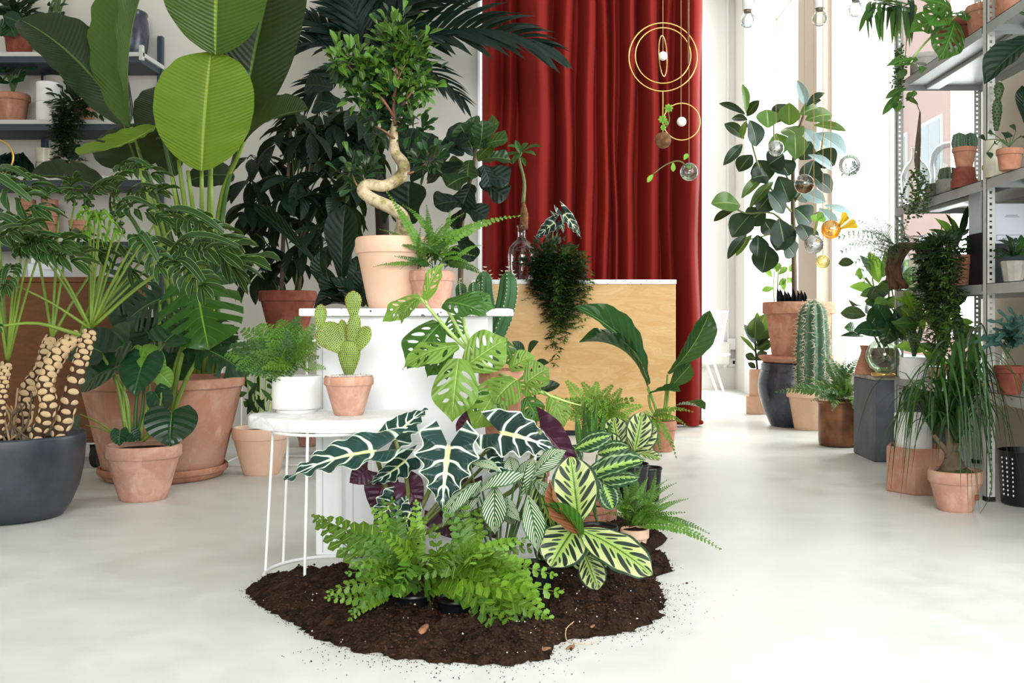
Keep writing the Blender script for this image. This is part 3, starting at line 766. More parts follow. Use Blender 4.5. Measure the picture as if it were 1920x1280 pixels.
# leaf arcs that hang over: a strip with several bends built in world space
def strap(parent, pts, w, mat, name='leaf', n=14, vee=.25, outf=None, wave=0.0, up=(0, 0, 1)):
    c = catmull([Vector(p) - parent.location for p in pts], n); mb = MB(); vs = []; us = []; fs = []; up = Vector(up)
    outf = outf or GRS; x0 = None
    for i, p in enumerate(c):
        d = (c[min(i + 1, n)] - c[max(i - 1, 0)]).normalized(); x = d.cross(up)
        if x.length < .15: x = x0 or Vector((1, 0, 0))
        x.normalize()
        if x0 is not None and x.dot(x0) < 0: x = -x
        x0 = x; nn = x.cross(d); q = w * .5 * outf(i / n); wv = wave * math.sin(i * 1.9) * w
        vs += [p - x * q + nn * (vee * q + wv), p - x * q * .5 + nn * vee * .35 * q, p, p + x * q * .5 + nn * vee * .35 * q, p + x * q + nn * (vee * q - wv)]; us += [(k / 4, i / n) for k in range(5)]
        if i < n:
            a = i * 5
            for k in range(4): fs.append((a + k, a + k + 1, a + k + 6, a + k + 5))
    mb.add(vs, fs, us); return mb.build(name, mat, parent, smooth=True)
def rib_column(pts, rad, nr, depth, n=None, res=18, dome=True):
    n = n or nr * 8; mb = MB(); pts = [Vector(p) for p in pts]
    rr = lerp_list(rad, res)
    if dome:
        for i in range(res + 1):
            f = (i / res - .86) / .14
            if f > 0: rr[i] *= math.sqrt(max(0.02, 1 - f * f))
    mb.tube(pts, rr, n, res, True, (nr, depth)); return mb
def clump(parent, cx, cy, rx, ry, Z, n, me, s, seed, dz=.1, name='foliage', flat=.5):
    """a mass of small leaves, joined"""
    rg = random.Random(seed); src = me; mb = MB()
    for k in range(n):
        u, v, w = rg.gauss(0, .5), rg.gauss(0, .5), rg.gauss(0, .5)
        c = P(cx + u * rx, cy + v * ry, Z + w * dz) - parent.location
        d = Vector((u + rg.uniform(-.7, .7), w - .3 + rg.uniform(-.5, .5), -v + rg.uniform(-.5, .5)))
        L = s * rg.uniform(.7, 1.3); m_ = place_m(c, d, Vector((rg.uniform(-.5, .5), -.7, .7)), L, L * flat)
        mb.add([m_ @ Vector(q) for q in ((0, 0, 0), (-.45, .35, .08), (-.36, .72, .05), (0, 1, -.03), (.36, .72, .05), (.45, .35, .08))], [(0, 1, 2, 3), (0, 3, 4, 5)], [(.5, 0), (.1, .4), (.2, .75), (.5, 1), (.8, .75), (.9, .4)])
    return tag(mb.build(name, me, parent), kind='stuff')
def lettering(txt, size, loc, parent, name='lettering', mat='ink'):
    c = bpy.data.curves.new(name, 'FONT'); c.body = txt; c.size = size; c.align_x = 'CENTER'; c.extrude = .0004; c.materials.append(M[mat])
    tmp = bpy.data.objects.new(name, c); me = bpy.data.meshes.new_from_object(tmp); bpy.data.objects.remove(tmp); o = bpy.data.objects.new(name, me); COL.objects.link(o); o.parent = parent; o.location = loc; o.rotation_euler = (PI / 2, 0, 0); return o
# ---------------------------------------------------------------- the room
XW = 2.20            # inner face of the far part of the street wall
struct('floor', MB().bx(-6, 3.2, -4, 12.6, -.1, 0), M['floor'])
struct('ceiling', MB().bx(-6, 3.2, -4, 12.6, 4.8, 4.95), M['ceiling'])
struct('wall_left', MB().bx(-6.15, -6, -4, 12.6, 0, 4.8), M['wall'])
struct('wall_back', MB().bx(-6, -.59, 7.6, 7.75, 0, 4.8), M['wall'])
struct('trim_1', MB().bbox(-.59, -.565, 7.585, 7.765, 0, 4.8, .004), M['white_panel'])
struct('wall_far', MB().bx(-6, 2.6, 12.2, 12.35, 0, 4.8), M['wall_white'])
# street wall: far pier, window 1, middle pier, window 2, near pier with a recess, then the windows beside the photographer
mw = MB(); mw.bx(XW, 2.95, 11.55, 12.2, 0, 4.8); struct('wall_right', mw, M['wall'])
struct('wall_right_sill', MB().bx(XW, 2.95, 9.0, 11.55, 0, .27), M['wall_white'])
struct('wall_right_head', MB().bx(XW, 2.95, 9.0, 11.55, 4.33, 4.8), M['wall'])
struct('trim_2', MB().bx(XW + .001, 2.6, 11.53, 11.551, .27, 4.33), M['wall_white'])      # window reveal, coloured whiter to stand for the daylight on it
struct('wall_right_pier', MB().bx(XW, 2.425, 8.36, 9.0, 0, 4.8).bx(2.42, 2.95, 8.52, 9.0, 0, 4.8), M['wall_backlit'])
struct('trim_3', MB().bx(2.425, 2.93, 8.50, 8.52, .27, 4.5), M['wall_white'])  # whiter than the pier: window light put into the reveal colour
struct('wall_right_low', MB().bx(2.42, 2.95, 6.0, 8.5, 0, .42), M['wall_white'])
struct('wall_right_near', MB().bx(2.62, 2.95, 4.25, 6.0, 0, 4.8), M['wall_backlit'])
struct('wall_right_front', MB().bx(2.62, 2.95, -4, -2.3, 0, 4.8).bx(2.62, 2.95, -2.3, 4.25, 0, .35).bx(2.62, 2.95, -2.3, 4.25, 4.4, 4.8), M['wall'])
struct('wall_front', MB().bx(-6, -3.4, -4.1, -4, 0, 4.8).bx(2.6, 3.2, -4.1, -4, 0, 4.8).bx(-3.4, 2.6, -4.1, -4, 4.2, 4.8).bx(-3.4, 2.6, -4.1, -4, 0, .25), M['wall'])
def window(n, x, y0, y1, z0, z1, bars):
    w = thing('window_%d' % n, None, None, (x, (y0 + y1) / 2, z0)); w['kind'] = 'structure'
    dy = (y1 - y0) / 2; h = z1 - z0
    f = MB()
    for a in (-dy, dy - .06): f.bbox(0, .07, a, a + .06, 0, h)
    f.bbox(0, .07, -dy + .06, dy - .06, 0, .06); f.bbox(0, .07, -dy + .06, dy - .06, h - .06, h)
    f.build('window_frame', M['white_panel'], w)
    for b in bars: MB().bbox(.005, .065, b - .03, b + .03, .06, h - .06).build('mullion', M['white_panel'], w)
    MB().bx(.03, .036, -dy + .05, dy - .05, .05, h - .05).build('pane', M['glass_pane'], w)
window(1, 2.58, 9.0, 11.53, .27, 4.33, (.55,))
window(2, 2.86, 6.0, 8.5, .42, 4.5, (-.55,))
window(3, 2.86, -2.3, 4.25, .35, 4.4, (-1.6, 0, 1.6))
# the houses across the street
bl = thing('pink_street_house', 'pink rendered house with white windows across the street, seen through the shelving', 'building', (8.6, 25, 0))
MB().bx(0, 5, -6, 8, 0, 9).build('facade', M['outside'], bl)
for k in range(6):
    for q in range(2):
        y = -5.2 + k * 2.2; z = 1.1 + q * 2.6
        f = MB().bbox(-.05, 0, y, y + 1.4, z, z + 1.7, .01).build('window', M['outside_white'], bl)
        for s in range(2): MB().bx(-.07, -.05, y + .1 + s * .65, y + .65 + s * .65, z + .1, z + 1.6).build('pane', M['outside_pane'], f)
# surface conduits and sockets
struct('trim_4', MB().tube([(2.12, 12.17, .3), (2.12, 12.17, 4.8)], .014, 8), M['white_metal'])
struct('trim_5', MB().tube([(2.33, 8.335, .4), (2.33, 8.335, 4.8)], .016, 8), M['white_metal'])
struct('trim_6', MB().tube([(sz(743 - CX, 7.58), 7.585, .5), (sz(743 - CX, 7.58), 7.585, 4.8)], .008, 6), M['white_metal'])
struct('trim_7', MB().bbox(.9, 2.19, 12.16, 12.2, .27, .31), M['white_metal'])
so = thing('wall_socket', 'white surface socket box on the far corner wall at the conduit foot', 'socket', P(1373, 645, 12.15))
MB().bbox(-.06, .06, -.03, .05, -.07, .07, .01).build('box', M['white_panel'], so); MB().bbox(-.13, -.07, -.02, .05, -.06, .03, .01).build('junction', M['white_panel'], so)
ht = thing('wall_heater', 'low white panel heater on the far wall behind the wire chair', 'heater', P(1343, 663, 12.1))
MB().bbox(-.17, .17, -.03, .1, -.14, .14, .02).build('panel', M['white_metal'], ht); MB().bx(-.12, -.09, -.01, .1, -.17, -.13).bx(.09, .12, -.01, .1, -.17, -.13).build('bracket', M['white_metal'], ht)
s2 = thing('wall_outlet', 'small square outlet with a dark face low on the far corner wall', 'outlet', P(1376, 679, 12.16))
MB().bbox(-.05, .05, -.01, .04, -.05, .05, .006).build('plate', M['white_panel'], s2); MB().bx(-.015, .015, -.016, -.01, -.02, .02).build('socket_face', M['dark_metal'], s2)

# ---------------------------------------------------------------- curtain
cu = thing('velvet_curtain', 'tall rust red velvet curtain hanging in deep folds behind the plywood bar', 'curtain', (.3, 8.02, .015))
def curtain():
    mb = MB(); n = 420; m = 24; x0, x1 = -.585 - .3, 1.185 - .3
    # fold valleys where the cloth turns sharply, as seen in the folds
    val = [903, 941, 968, 1038, 1079, 1115, 1142, 1158, 1192, 1236, 1262, 1312]
    xs = [sz(v - CX, 8.05) - .3 for v in val]; dep = [.12, .16, .12, .22, .15, .14, .10, .12, .16, .18, .12, .2]
    vs = []; fs = []; us = []
    for j in range(m + 1):
        z = 4.6 * (j / m)
        for i in range(n + 1):
            x = x0 + (x1 - x0) * i / n; k = 0
            while k < len(xs) - 2 and x > xs[k + 1]: k += 1
            f = min(1, max(0, (x - xs[k]) / (xs[k + 1] - xs[k]))); d = dep[k + 1]
            # quick rise out of the valley, soft ridge, long face turned to the windows
            h = math.sin(PI * f ** 1.25) ** .9
            w = .012 * math.sin(z * 1.7 + k * 2.1) + .006 * math.sin(z * 5 + k)
            y = -d * h * (1 - .12 * math.sin(z * .9 + k)) + .04 * math.sin(i / n * 9 + .5)
            fl = .05 * max(0, (.5 - z)) * math.sin(k * 2.3 + f * 3)
            vs.append(Vector((x + w * (1 if 2 < i < n - 2 else 0), y + fl, z))); us.append((i / n, j / m))
    for j in range(m):
        for i in range(n):
            a = j * (n + 1) + i; fs.append((a, a + 1, a + n + 2, a + n + 1))
    mb.add(vs, fs, us); return mb
curtain().build('cloth', M['curtain'], cu, smooth=True)
MB().bbox(-.885, .885, -.10, .03, 0, .035, .01).build('hem', M['curtain'], cu)
MB().tube([(-.9, 0, 4.66), (.9, 0, 4.66)], .018, 10).build('rail', M['dark_metal'], cu)

# ---------------------------------------------------------------- plywood bar with terrazzo top
BZ = 7.3; bx0, bx1 = -.60, sz(1268 - CX, BZ); btop = H + sz(CY - 524, BZ)
bar = thing('plywood_bar', 'birch plywood bar counter with a thin speckled terrazzo top before the red curtain', 'counter', (0, BZ, 0))
MB().bbox(bx0 + .002, bx1 - .004, 0, .02, .04, btop - .034, .003).build('front_panel', M['ply'], bar)
MB().bbox(bx1 - .022, bx1 - .004, .02, .24, .04, btop - .034, .003).build('side_panel', M['ply'], bar)
MB().bbox(bx0, bx0 + .018, .02, .24, .04, btop - .034, .003).build('side_panel', M['ply'], bar)
MB().bbox(bx0 - .01, bx1, -.012, .25, btop - .034, btop, .003).build('worktop', M['terrazzo'], bar)
MB().bx(bx0 + .04, bx1 - .05, .03, .22, 0, .04).build('toe_kick', M['dark_metal'], bar)

# ---------------------------------------------------------------- white plinth counter
PZ = 3.62; ptop = H + sz(CY - 578, PZ - .03)
pl = thing('white_plinth', 'white lacquered display counter with an overhanging terrazzo top under the bonsai pot', 'counter', (0, PZ, 0))
px0, px1 = sz(592 - CX, PZ), sz(914 - CX, PZ)
MB().bbox(px0, px1, 0, .30, .0, ptop - .028, .003).build('body', M['white_panel'], pl)
for q in (605, 662): MB().bx(sz(q - CX, PZ) - .0012, sz(q - CX, PZ) + .0012, -.0015, .001, .01, ptop - .05).build('panel_joint', M['grey_metal'], pl)
MB().bbox(sz(560 - CX, PZ - .03), sz(955 - CX, PZ - .03), -.03, .33, ptop - .028, ptop, .003).build('worktop', M['terrazzo'], pl)

# ---------------------------------------------------------------- marble side table on wire legs
TT = .533
tb = thing('marble_side_table', 'white marble slab side table on thin white wire legs beside the plinth', 'table', (-.765, 3.37, 0))
def slab():
    o = [(-1.005, 3.585), (-1.045, 3.42), (-1.035, 3.36), (-.955, 3.275), (-.86, 3.215), (-.75, 3.19), (-.65, 3.195), (-.56, 3.24), (-.49, 3.34), (-.475, 3.44), (-.50, 3.585)]
    o = [Vector((x + .765, y - 3.37, 0)) for x, y in o]; rg = random.Random(4); q = []
    for a, b in zip(o, o[1:] + o[:1]):
        for k in range(5): p = a.lerp(b, k / 5); q.append(p * (1 + rg.uniform(-.008, .008)))
    n = len(q); vs = []; mb = MB()
    for z, s_ in ((TT - .041, .985), (TT - .035, 1.0), (TT - .006, 1.0), (TT, .988)):
        for p in q: vs.append(Vector((p.x * s_ + rg.uniform(-.0015, .0015), p.y * s_ + rg.uniform(-.0015, .0015), z)))
    fs = [tuple(range(n - 1, -1, -1)), tuple(range(3 * n, 4 * n))]
    for k in range(3):
        for i in range(n): j = (i + 1) % n; fs.append((k * n + i, k * n + j, (k + 1) * n + j, (k + 1) * n + i))
    mb.add(vs, fs); return mb
slab().build('tabletop', M['marble'], tb, auto=40)
MB().ring((0, 0, .007), .211, .0055, n=56).build('floor_ring', M['white_metal'], tb)
MB().ring((0, 0, TT - .047), .185, .005, n=56).build('top_ring', M['white_metal'], tb)
for a in (183, 150, 262, 330, 30, 90, 222):
    c, s = math.cos(math.radians(a)), math.sin(math.radians(a))
    if a in (222,): continue
    MB().tube([(c * .211, s * .211, .007), (c * .185, s * .185, TT - .044)], .0047, 8, 1).build('leg', M['white_metal'], tb)

# low white stone block behind the mask plants
lb = thing('stone_block', 'rough white stone block standing in the soil behind the mask leaves', 'block', (sz(885 - CX, 3.36), 3.36, 0))
MB().bbox(-.26, .22, -.07, .19, 0, H - sz(842 - CY, 3.3), .01).build('block', M['marble'], lb)

# ---------------------------------------------------------------- steel shelving on the street side
SX, SXr, SN, SF = 2.03, 2.49, 4.68, 5.91
su = thing('steel_shelving', 'grey slotted steel shelving unit full of potted plants along the street wall', 'shelf unit', (SX, SN, 0))
def post(x, y, dx, dy):
    """slotted angle: one plain flange, one flange punched with square and round slots"""
    w = .040; mb = MB(); mb.bx(x, x + dx * .003, y, y + dy * w, 0, 3.2)
    mb.bx(x, x + dx * .014, y, y + dy * .003, 0, 3.2); mb.bx(x + dx * .0265, x + dx * w, y, y + dy * .003, 0, 3.2)
    z = .012; k = 0
    while z < 3.15:
        gap = .0135 if k % 2 == 0 else .007; solid = .017
        mb.bx(x + dx * .014, x + dx * .0265, y, y + dy * .003, z, z + solid); z += solid + gap; k += 1
    o = mb.build('post', M['shelf_white'], su)
    MB().bx(x - dx * .002, x + dx * (w + .002), y - dy * .002, y + dy * (w + .002), -.0, .022).build('foot', M['rubber'], o)
for yy in (SN, SF, SN - 1.22): post(0, yy - SN, 1, 1); post(SXr - SX + .04, yy - SN, -1, 1)
SHZ = {'top': 2.245, 'A': 1.517, 'B': 1.025, 'C': .519}
for zz in SHZ.values():
    for (y0, y1) in ((.045, SF - SN - .002), (-1.215, -.005)):
        mb = MB(); x0, x1 = -.002, SXr - SX + .03
        mb.bx(x0, x1, y0, y1, zz - .003, zz)
        mb.bx(x0, x0 + .002, y0, y1, zz - .05, zz); mb.bx(x1 - .002, x1, y0, y1, zz - .05, zz)
        mb.bx(x0, x1, y0, y0 + .002, zz - .035, zz); mb.bx(x0, x1, y1 - .002, y1, zz - .035, zz)
        sh = mb.build('shelf', M['grey_metal'], su)
        MB().bbox(.17, .25, y0 + .01, y1 - .01, zz - .028, zz - .004, .004).build('stiffener', M['grey_metal'], sh)

# ---------------------------------------------------------------- wall shelving at the back
LZ = 7.18
lu = thing('back_shelving', 'white shelving with blue grey undersides against the back wall, behind the big leaves', 'shelf unit', (-3.2, LZ, 0))
lx0, lx1 = -4.9 + 3.2, sz(268 - CX, LZ) + 3.2
LS = [H + sz(CY - y, LZ) for y in (97, 224, 329, 445)]
for k, zz in enumerate(LS):
    x1 = lx1 + (.25 if k == 1 else 0)
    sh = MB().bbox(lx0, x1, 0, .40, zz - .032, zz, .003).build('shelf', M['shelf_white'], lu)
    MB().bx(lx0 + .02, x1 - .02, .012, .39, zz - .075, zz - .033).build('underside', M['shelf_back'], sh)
for px_ in (33, 262):
    x = sz(px_ - CX, LZ) + 3.2
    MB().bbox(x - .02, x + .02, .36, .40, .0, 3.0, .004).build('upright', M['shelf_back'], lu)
MB().bbox(lx1 - .03, lx1, -.003, .03, LS[0] - .06, LS[0] + .05, .003).build('end_bracket', M['shelf_white'], lu)

# ---------------------------------------------------------------- plywood trolley on castors
tz = 5.75; tx1 = sz(212 - CX, tz)
tr = thing('plywood_trolley', 'brown plywood trolley on swivel castors behind the slate glazed pot', 'trolley', (-3.3, tz, 0))
t1 = tx1 + 3.3
MB().bbox(-1.0, t1, 0, .02, .17, 1.07, .003).build('front_panel', M['ply_dark'], tr)
MB().bbox(t1 - .02, t1, .02, .5, .17, 1.07, .003).build('side_panel', M['ply_dark'], tr)
MB().bbox(-1.0, t1, -.01, .52, 1.07, 1.10, .003).build('top', M['ply_dark'], tr)
MB().bbox(-1.0, t1, 0, .5, .145, .17, .003).build('floor_panel', M['ply_dark'], tr)
for x in (t1 - .10, -.9):
    for y in (.02, .42):
        c = MB().bbox(x - .05, x + .05, y - .04, y + .04, .135, .146, .002).build('castor', M['chrome'], tr)
        MB().tube([(x - .018, y, .066), (x + .018, y, .066)], .066, 28, 1).build('tyre', M['rubber'], c, auto=40)
        hb = MB(); hb.tube([(x - .023, y, .066), (x + .023, y, .066)], .034, 20, 1)
        for k in range(5):
            a = k * 1.257; hb.tube([(x - .025, y + .02 * math.cos(a), .066 + .02 * math.sin(a)), (x + .025, y + .02 * math.cos(a), .066 + .02 * math.sin(a))], .004, 6, 1)
        hb.build('hub', M['chrome'], c, auto=40)
        for s in (-.03, .03):
            f = MB(); f.add([Vector((x + s - .002 + dx, y + p, z)) for dx in (0, .004) for (p, z) in ((-.035, .136), (.035, .136), (.02, .06), (.0, .05), (-.02, .06))], [(0, 1, 2, 3, 4), (9, 8, 7, 6, 5), (0, 5, 6, 1), (1, 6, 7, 2), (2, 7, 8, 3), (3, 8, 9, 4), (4, 9, 5, 0)])
            f.build('fork', M['chrome'], c)
# paper boxes on the trolley
for i, (x, w, h, rz) in enumerate(((72, 58, 14, .1), (70, 50, 12, -.12), (76, 54, 10, .05))):
    z0 = 1.10 + (0, .044, .081)[i]
    b = MB().box((0, 0, sz(h, tz) / 2), (sz(w, tz), .18, sz(h, tz)), Matrix.Rotation(rz, 3, 'Z')).build('paper_pad', M['paper'], None)
    b.location = (sz(x - CX, tz), tz + .14, z0)
    tag(b, ('white paper pad lowest in the stack on the plywood trolley', 'white paper pad in the middle of the stack on the plywood trolley', 'white paper pad on top of the stack on the plywood trolley')[i], 'paper', 'paper pads on the trolley')

# ---------------------------------------------------------------- white wire chair
cz = 10.2
ch = thing('wire_chair', 'white wire chair with open grid back standing against the bright far wall', 'chair', (sz(1335 - CX, cz), cz, 0))
def wire_chair():
    p = lambda x, y: P(x, y, cz) - ch.location
    bk = MB(); top = [(1336, 584), (1362, 585)]; 
    fl = [p(1328, 672), p(1331, 640), p(1334, 600), p(1338, 584)]; fr = [p(1345, 668), p(1354, 640), p(1360, 605), p(1364, 584)]
    off = Vector((0, .25, 0))
    L_ = catmull(fl, 10); R_ = catmull(fr, 10)
    bk.tube(L_ + [R_[-1]] + list(reversed(R_)), .009, 6, 40)
    for k in range(1, 8):
        f = k / 8; bk.tube([L_[i].lerp(R_[i], f) + Vector((0, .05 * math.sin(PI * f), 0)) for i in range(11)], .004, 5, 10)
    for i in range(0, 11, 2): bk.tube([L_[i].lerp(R_[i], f / 6) + Vector((0, .05 * math.sin(PI * f / 6), 0)) for f in range(7)], .004, 5, 6)
    bk.build('backrest', M['white_metal'], ch)
    st = MB(); zt = H - sz(664 - CY, cz)
    for k in range(9): x = -.14 + k * .035; st.tube([(x - .02, -.2, zt + .01), (x, .0, zt - .02), (x + .01, .2, zt)], .004, 5, 6)
    for k in range(7): y = -.2 + k * .066; st.tube([(-.16, y, zt), (.14, y, zt)], .004, 5, 1)
    st.ring((-.01, 0, zt), .19, .008); st.build('seat', M['white_metal'], ch)
    for (a, b) in (((1320, 668), (1348, 760)), ((1335, 668), (1368, 752))):
        MB().tube([p(*a), p(*b) * Vector((1, 1, 0)) + Vector((0, 0, 0))] if False else [p(*a), Vector((p(*b).x, -.15 if a[0] == 1320 else .2, .004))], .011, 8, 1).build('leg', M['white_metal'], ch)
    MB().tube([(-.12, -.15, zt), (-.25, -.2, .004)], .011, 8, 1).build('leg', M['white_metal'], ch)
    MB().tube([(-.12, .15, zt), (-.22, .3, .004)], .011, 8, 1).build('leg', M['white_metal'], ch)
    MB().tube([p(1345, 640), p(1352, 628), p(1347, 660), p(1340, 668)], .008, 6).build('armrest', M['white_metal'], ch)
wire_chair()

# ---------------------------------------------------------------- stone block by the shelving
sb = thing('slate_block', 'grey slate concrete block with a pale speckled slab between copper pot and shelving', 'block', (2.14, 6.08, 0))
bt = H - sz(705 - CY, 5.95)
MB().bbox(-.225, .26, -.12, .30, 0, bt - .025, .006).build('body', M['slate'], sb)
MB().bbox(-.232, .265, -.125, .305, bt - .025, bt, .004).build('slab', M['grey_pot'], sb)
# ---------------------------------------------------------------- heap of potting soil on the floor
SOIL_PX = [(458, 1108), (478, 1126), (520, 1152), (560, 1175), (600, 1200), (650, 1216), (700, 1226), (760, 1236), (830, 1243), (900, 1246), (960, 1246), (1012, 1242), (1030, 1230), (1040, 1214), (1060, 1200), (1090, 1196), (1150, 1190), (1200, 1180), (1232, 1160), (1246, 1130), (1236, 1100), (1222, 1082), (1264, 1070), (1252, 1050), (1226, 1032), (1252, 1010), (1222, 992), (1150, 975), (1040, 965), (900, 972), (780, 1000), (690, 1040), (640, 1068), (590, 1076), (540, 1082), (500, 1086), (478, 1094)]
SC0 = Vector((-.24, 3.0, 0))
def soil_edge():
    pts = []
    for x, y in SOIL_PX: z = floorZ(y); pts.append(Vector(((x - CX) * z / F, z, 0)))
    pol = sorted((math.atan2((p - SC0).y, (p - SC0).x), (p - SC0).length) for p in pts)
    return pol
SPOL = soil_edge()
def soil_r(a):
    a = math.atan2(math.sin(a), math.cos(a))
    for (a0, r0), (a1, r1) in zip(SPOL, SPOL[1:]):
        if a0 <= a <= a1: return r0 + (r1 - r0) * (a - a0) / (a1 - a0 + 1e-9)
    (a0, r0), (a1, r1) = SPOL[-1], SPOL[0]; a1 += 2 * PI; a = a + 2 * PI if a < a0 else a
    return r0 + (r1 - r0) * (a - a0) / (a1 - a0 + 1e-9)
def soil_h(x, y):
    d = Vector((x, y, 0)) - SC0; r = soil_r(math.atan2(d.y, d.x)); f = d.length / r
    if f >= 1: return 0
    q = Vector((x, y, 0))
    e = (1 - f) * r
    return .040 * (1 - math.exp(-e / .08)) * (1 + .6 * noise.noise(q * 7)) + .024 * max(0, noise.noise(q * 17) + .1) * min(1, e / .03) + .016 * max(-.3, noise.noise(q * 42)) * min(1, e / .02) + .004
def soil_heap():
    mb = MB(); n, m = 300, 64; vs = [Vector((SC0.x, SC0.y, soil_h(SC0.x, SC0.y)))]; fs = []
    for j in range(1, m + 1):
        f = (j / m) ** .8
        for i in range(n):
            a = 2 * PI * i / n; r = soil_r(a) * (1 + (.05 * noise.noise(Vector((a * 9, 3, 0))) + .035 * noise.noise(Vector((a * 31, 8, 0)))) * f) * f
            x, y = SC0.x + r * math.cos(a), SC0.y + r * math.sin(a)
            vs.append(Vector((x, y, soil_h(x, y) if j < m else .0012)))
    for i in range(n): fs.append((0, 1 + i, 1 + (i + 1) % n))
    for j in range(m - 1):
        for i in range(n): k = (i + 1) % n; fs.append((1 + j * n + i, 1 + (j + 1) * n + i, 1 + (j + 1) * n + k, 1 + j * n + k))
    mb.add(vs, fs); return mb
so_ = tag(soil_heap().build('soil_heap', M['soil'], smooth=True), 'heap of dark brown potting soil spread on the pale floor under the ferns', 'soil', None, 'stuff')
def crumbs():
    rg = random.Random(3); mb = MB()
    for k in range(4200):
        a = rg.uniform(-PI, PI); r = soil_r(a)
        f = 1 - abs(rg.gauss(0, .32)) if k < 3000 else 1 + abs(rg.gauss(0, .018))
        if f < 0: continue
        x, y = SC0.x + r * f * math.cos(a), SC0.y + r * f * math.sin(a)
        s = rg.uniform(.002, .0075) if f < 1 else rg.uniform(.0006, .0022)
        mb.rock((x, y, soil_h(x, y) + s * .3), s, rg, (1, 1, .8))
    for k in range(420):     # scattered on the bare floor, mostly to the street side
        a = rg.uniform(-PI * .75, .35); r = soil_r(a) * (1.02 + abs(rg.gauss(0, .13)))
        s = rg.uniform(.0006, .0022) * (3 if rg.random() < .02 else 1)
        mb.rock((SC0.x + r * math.cos(a), SC0.y + r * math.sin(a), s * .6), s, rg)
    return mb
tag(crumbs().build('soil_crumbs', M['soil_clod'], smooth=False), 'loose crumbs of dark soil on the heap and scattered round its edge', 'soil crumbs', None, 'stuff')
def perl():
    rg = random.Random(9); mb = MB()
    for k in range(150):
        a = rg.uniform(-PI, .6); r = soil_r(a) * rg.uniform(.35, 1.0); x, y = SC0.x + r * math.cos(a), SC0.y + r * math.sin(a); s = rg.uniform(.0012, .0036)
        mb.rock((x, y, soil_h(x, y) + s * .6), s, rg)
    return mb
tag(perl().build('perlite_grains', M['perlite']), 'white perlite grains mixed into the dark soil heap', 'perlite', None, 'stuff')
def on_soil(px, py):
    z = F * (H - .05) / (py - CY); x = (px - CX) * z / F; return Vector((x, z, soil_h(x, z)))
for (x, y, l, w, rz, lab) in ((792, 1176, .058, .026, .9, 'brown fibrous bark chip lying on the soil heap, largest of the chips'), (1020, 1193, .036, .02, -.5, 'small reddish bark chip at the edge of the soil heap'), (1070, 1180, .026, .02, .2, 'small stony chip in the soil next to the pale root'), (1110, 1152, .024, .012, .5, 'thin bark sliver in the soil under the peacock leaves')):
    p = on_soil(x, y); mb = MB(); rg = random.Random(x); n = 7; vs = []; fs = []
    for k in range(n + 1):
        t = k / n; q = w * .5 * math.sin(PI * (.12 + .76 * t)) * rg.uniform(.85, 1.1)
        for (a, b) in ((-1, -.2), (-.5, .35), (.1, .5), (.7, .3), (1, -.2), (0, -.4)): vs.append(Vector((a * q, (t - .5) * l, b * q * .8)))
    for k in range(n):
        for i in range(6): j = (i + 1) % 6; fs.append((k * 6 + i, k * 6 + j, k * 6 + 6 + j, k * 6 + 6 + i))
    fs += [(5, 4, 3, 2, 1, 0), tuple(range(n * 6, n * 6 + 6))]
    mb.add(vs, fs); o = mb.build('bark_chip', M['bark'], smooth=True); o.location = p + Vector((0, 0, w * .25)); o.rotation_euler = (.2, .1, rz - 1.2); tag(o, lab, 'bark chip', 'bark chips on the soil')
rp = [on_soil(x, y) + Vector((0, 0, .012)) for x, y in ((1076, 1152), (1062, 1160), (1062, 1172), (1078, 1178), (1100, 1180), (1124, 1174))]
o = MB().tube(rp, [.0016, .0014, .0008], 5, 24).build('root_strand', M['root'], smooth=True); tag(o, 'thin pale curled root lying on the soil heap', 'root')

# ---------------------------------------------------------------- bright front ferns in black nursery pots
FR = [cmesh('fern_frond_%d' % i, LM['fern' if i % 4 < 3 else 'fern_mid'], lambda i=i: frond_mb(np=10 + i % 3, plen=.15, pw=.105, arch=.12 + .05 * (i % 2), droop=.04 * i, seed=i + 1, lobes=2, ang=76, side=.05 * (i - 1.5), taper=.55, pdroop=.25)) for i in range(4)]
def nursery(label, cx, cy, Z, r=.058, h=.095, name='potted_fern', z0=None):
    x = (cx - CX) * Z / F; zt = H - (cy - CY) * Z / F
    t = thing(name, label, 'potted plant', (x, Z, zt - h))
    pot(t, r, r * .78, h, M['black_plastic'], .012, .003, 32)
    return t
def fronds(t, base, Z, tips, mats=FR, w=70, n=(0, -1, .75), seed=1, zs=1.0, jx=22, jy=8):
    rg = random.Random(seed)
    for k, tp in enumerate(tips):
        bx, by = base[0] + rg.uniform(-jx, jx), base[1] + rg.uniform(-jy, jy * .7)
        dz = tp[2] if len(tp) > 2 else rg.uniform(-.2, .1)
        L = math.hypot(tp[0] - bx, tp[1] - by)
        b = P(bx, by, Z + rg.uniform(-.04, .04)); e = P(tp[0], tp[1], Z + dz); d = (e - b).length
        nn = Vector(n) + Vector((rg.uniform(-.25, .25), rg.uniform(-.2, .2), 0))
        setleaf(t, rg.choice(mats), b, e, max(.75, min(1.15, (tp[3] if len(tp) > 3 else 1.0))) * d, nn, 'frond', zs)
fa = nursery('bright green lobed fern in a black nursery pot, nearest the wire legs', 776, 1108, 2.86)
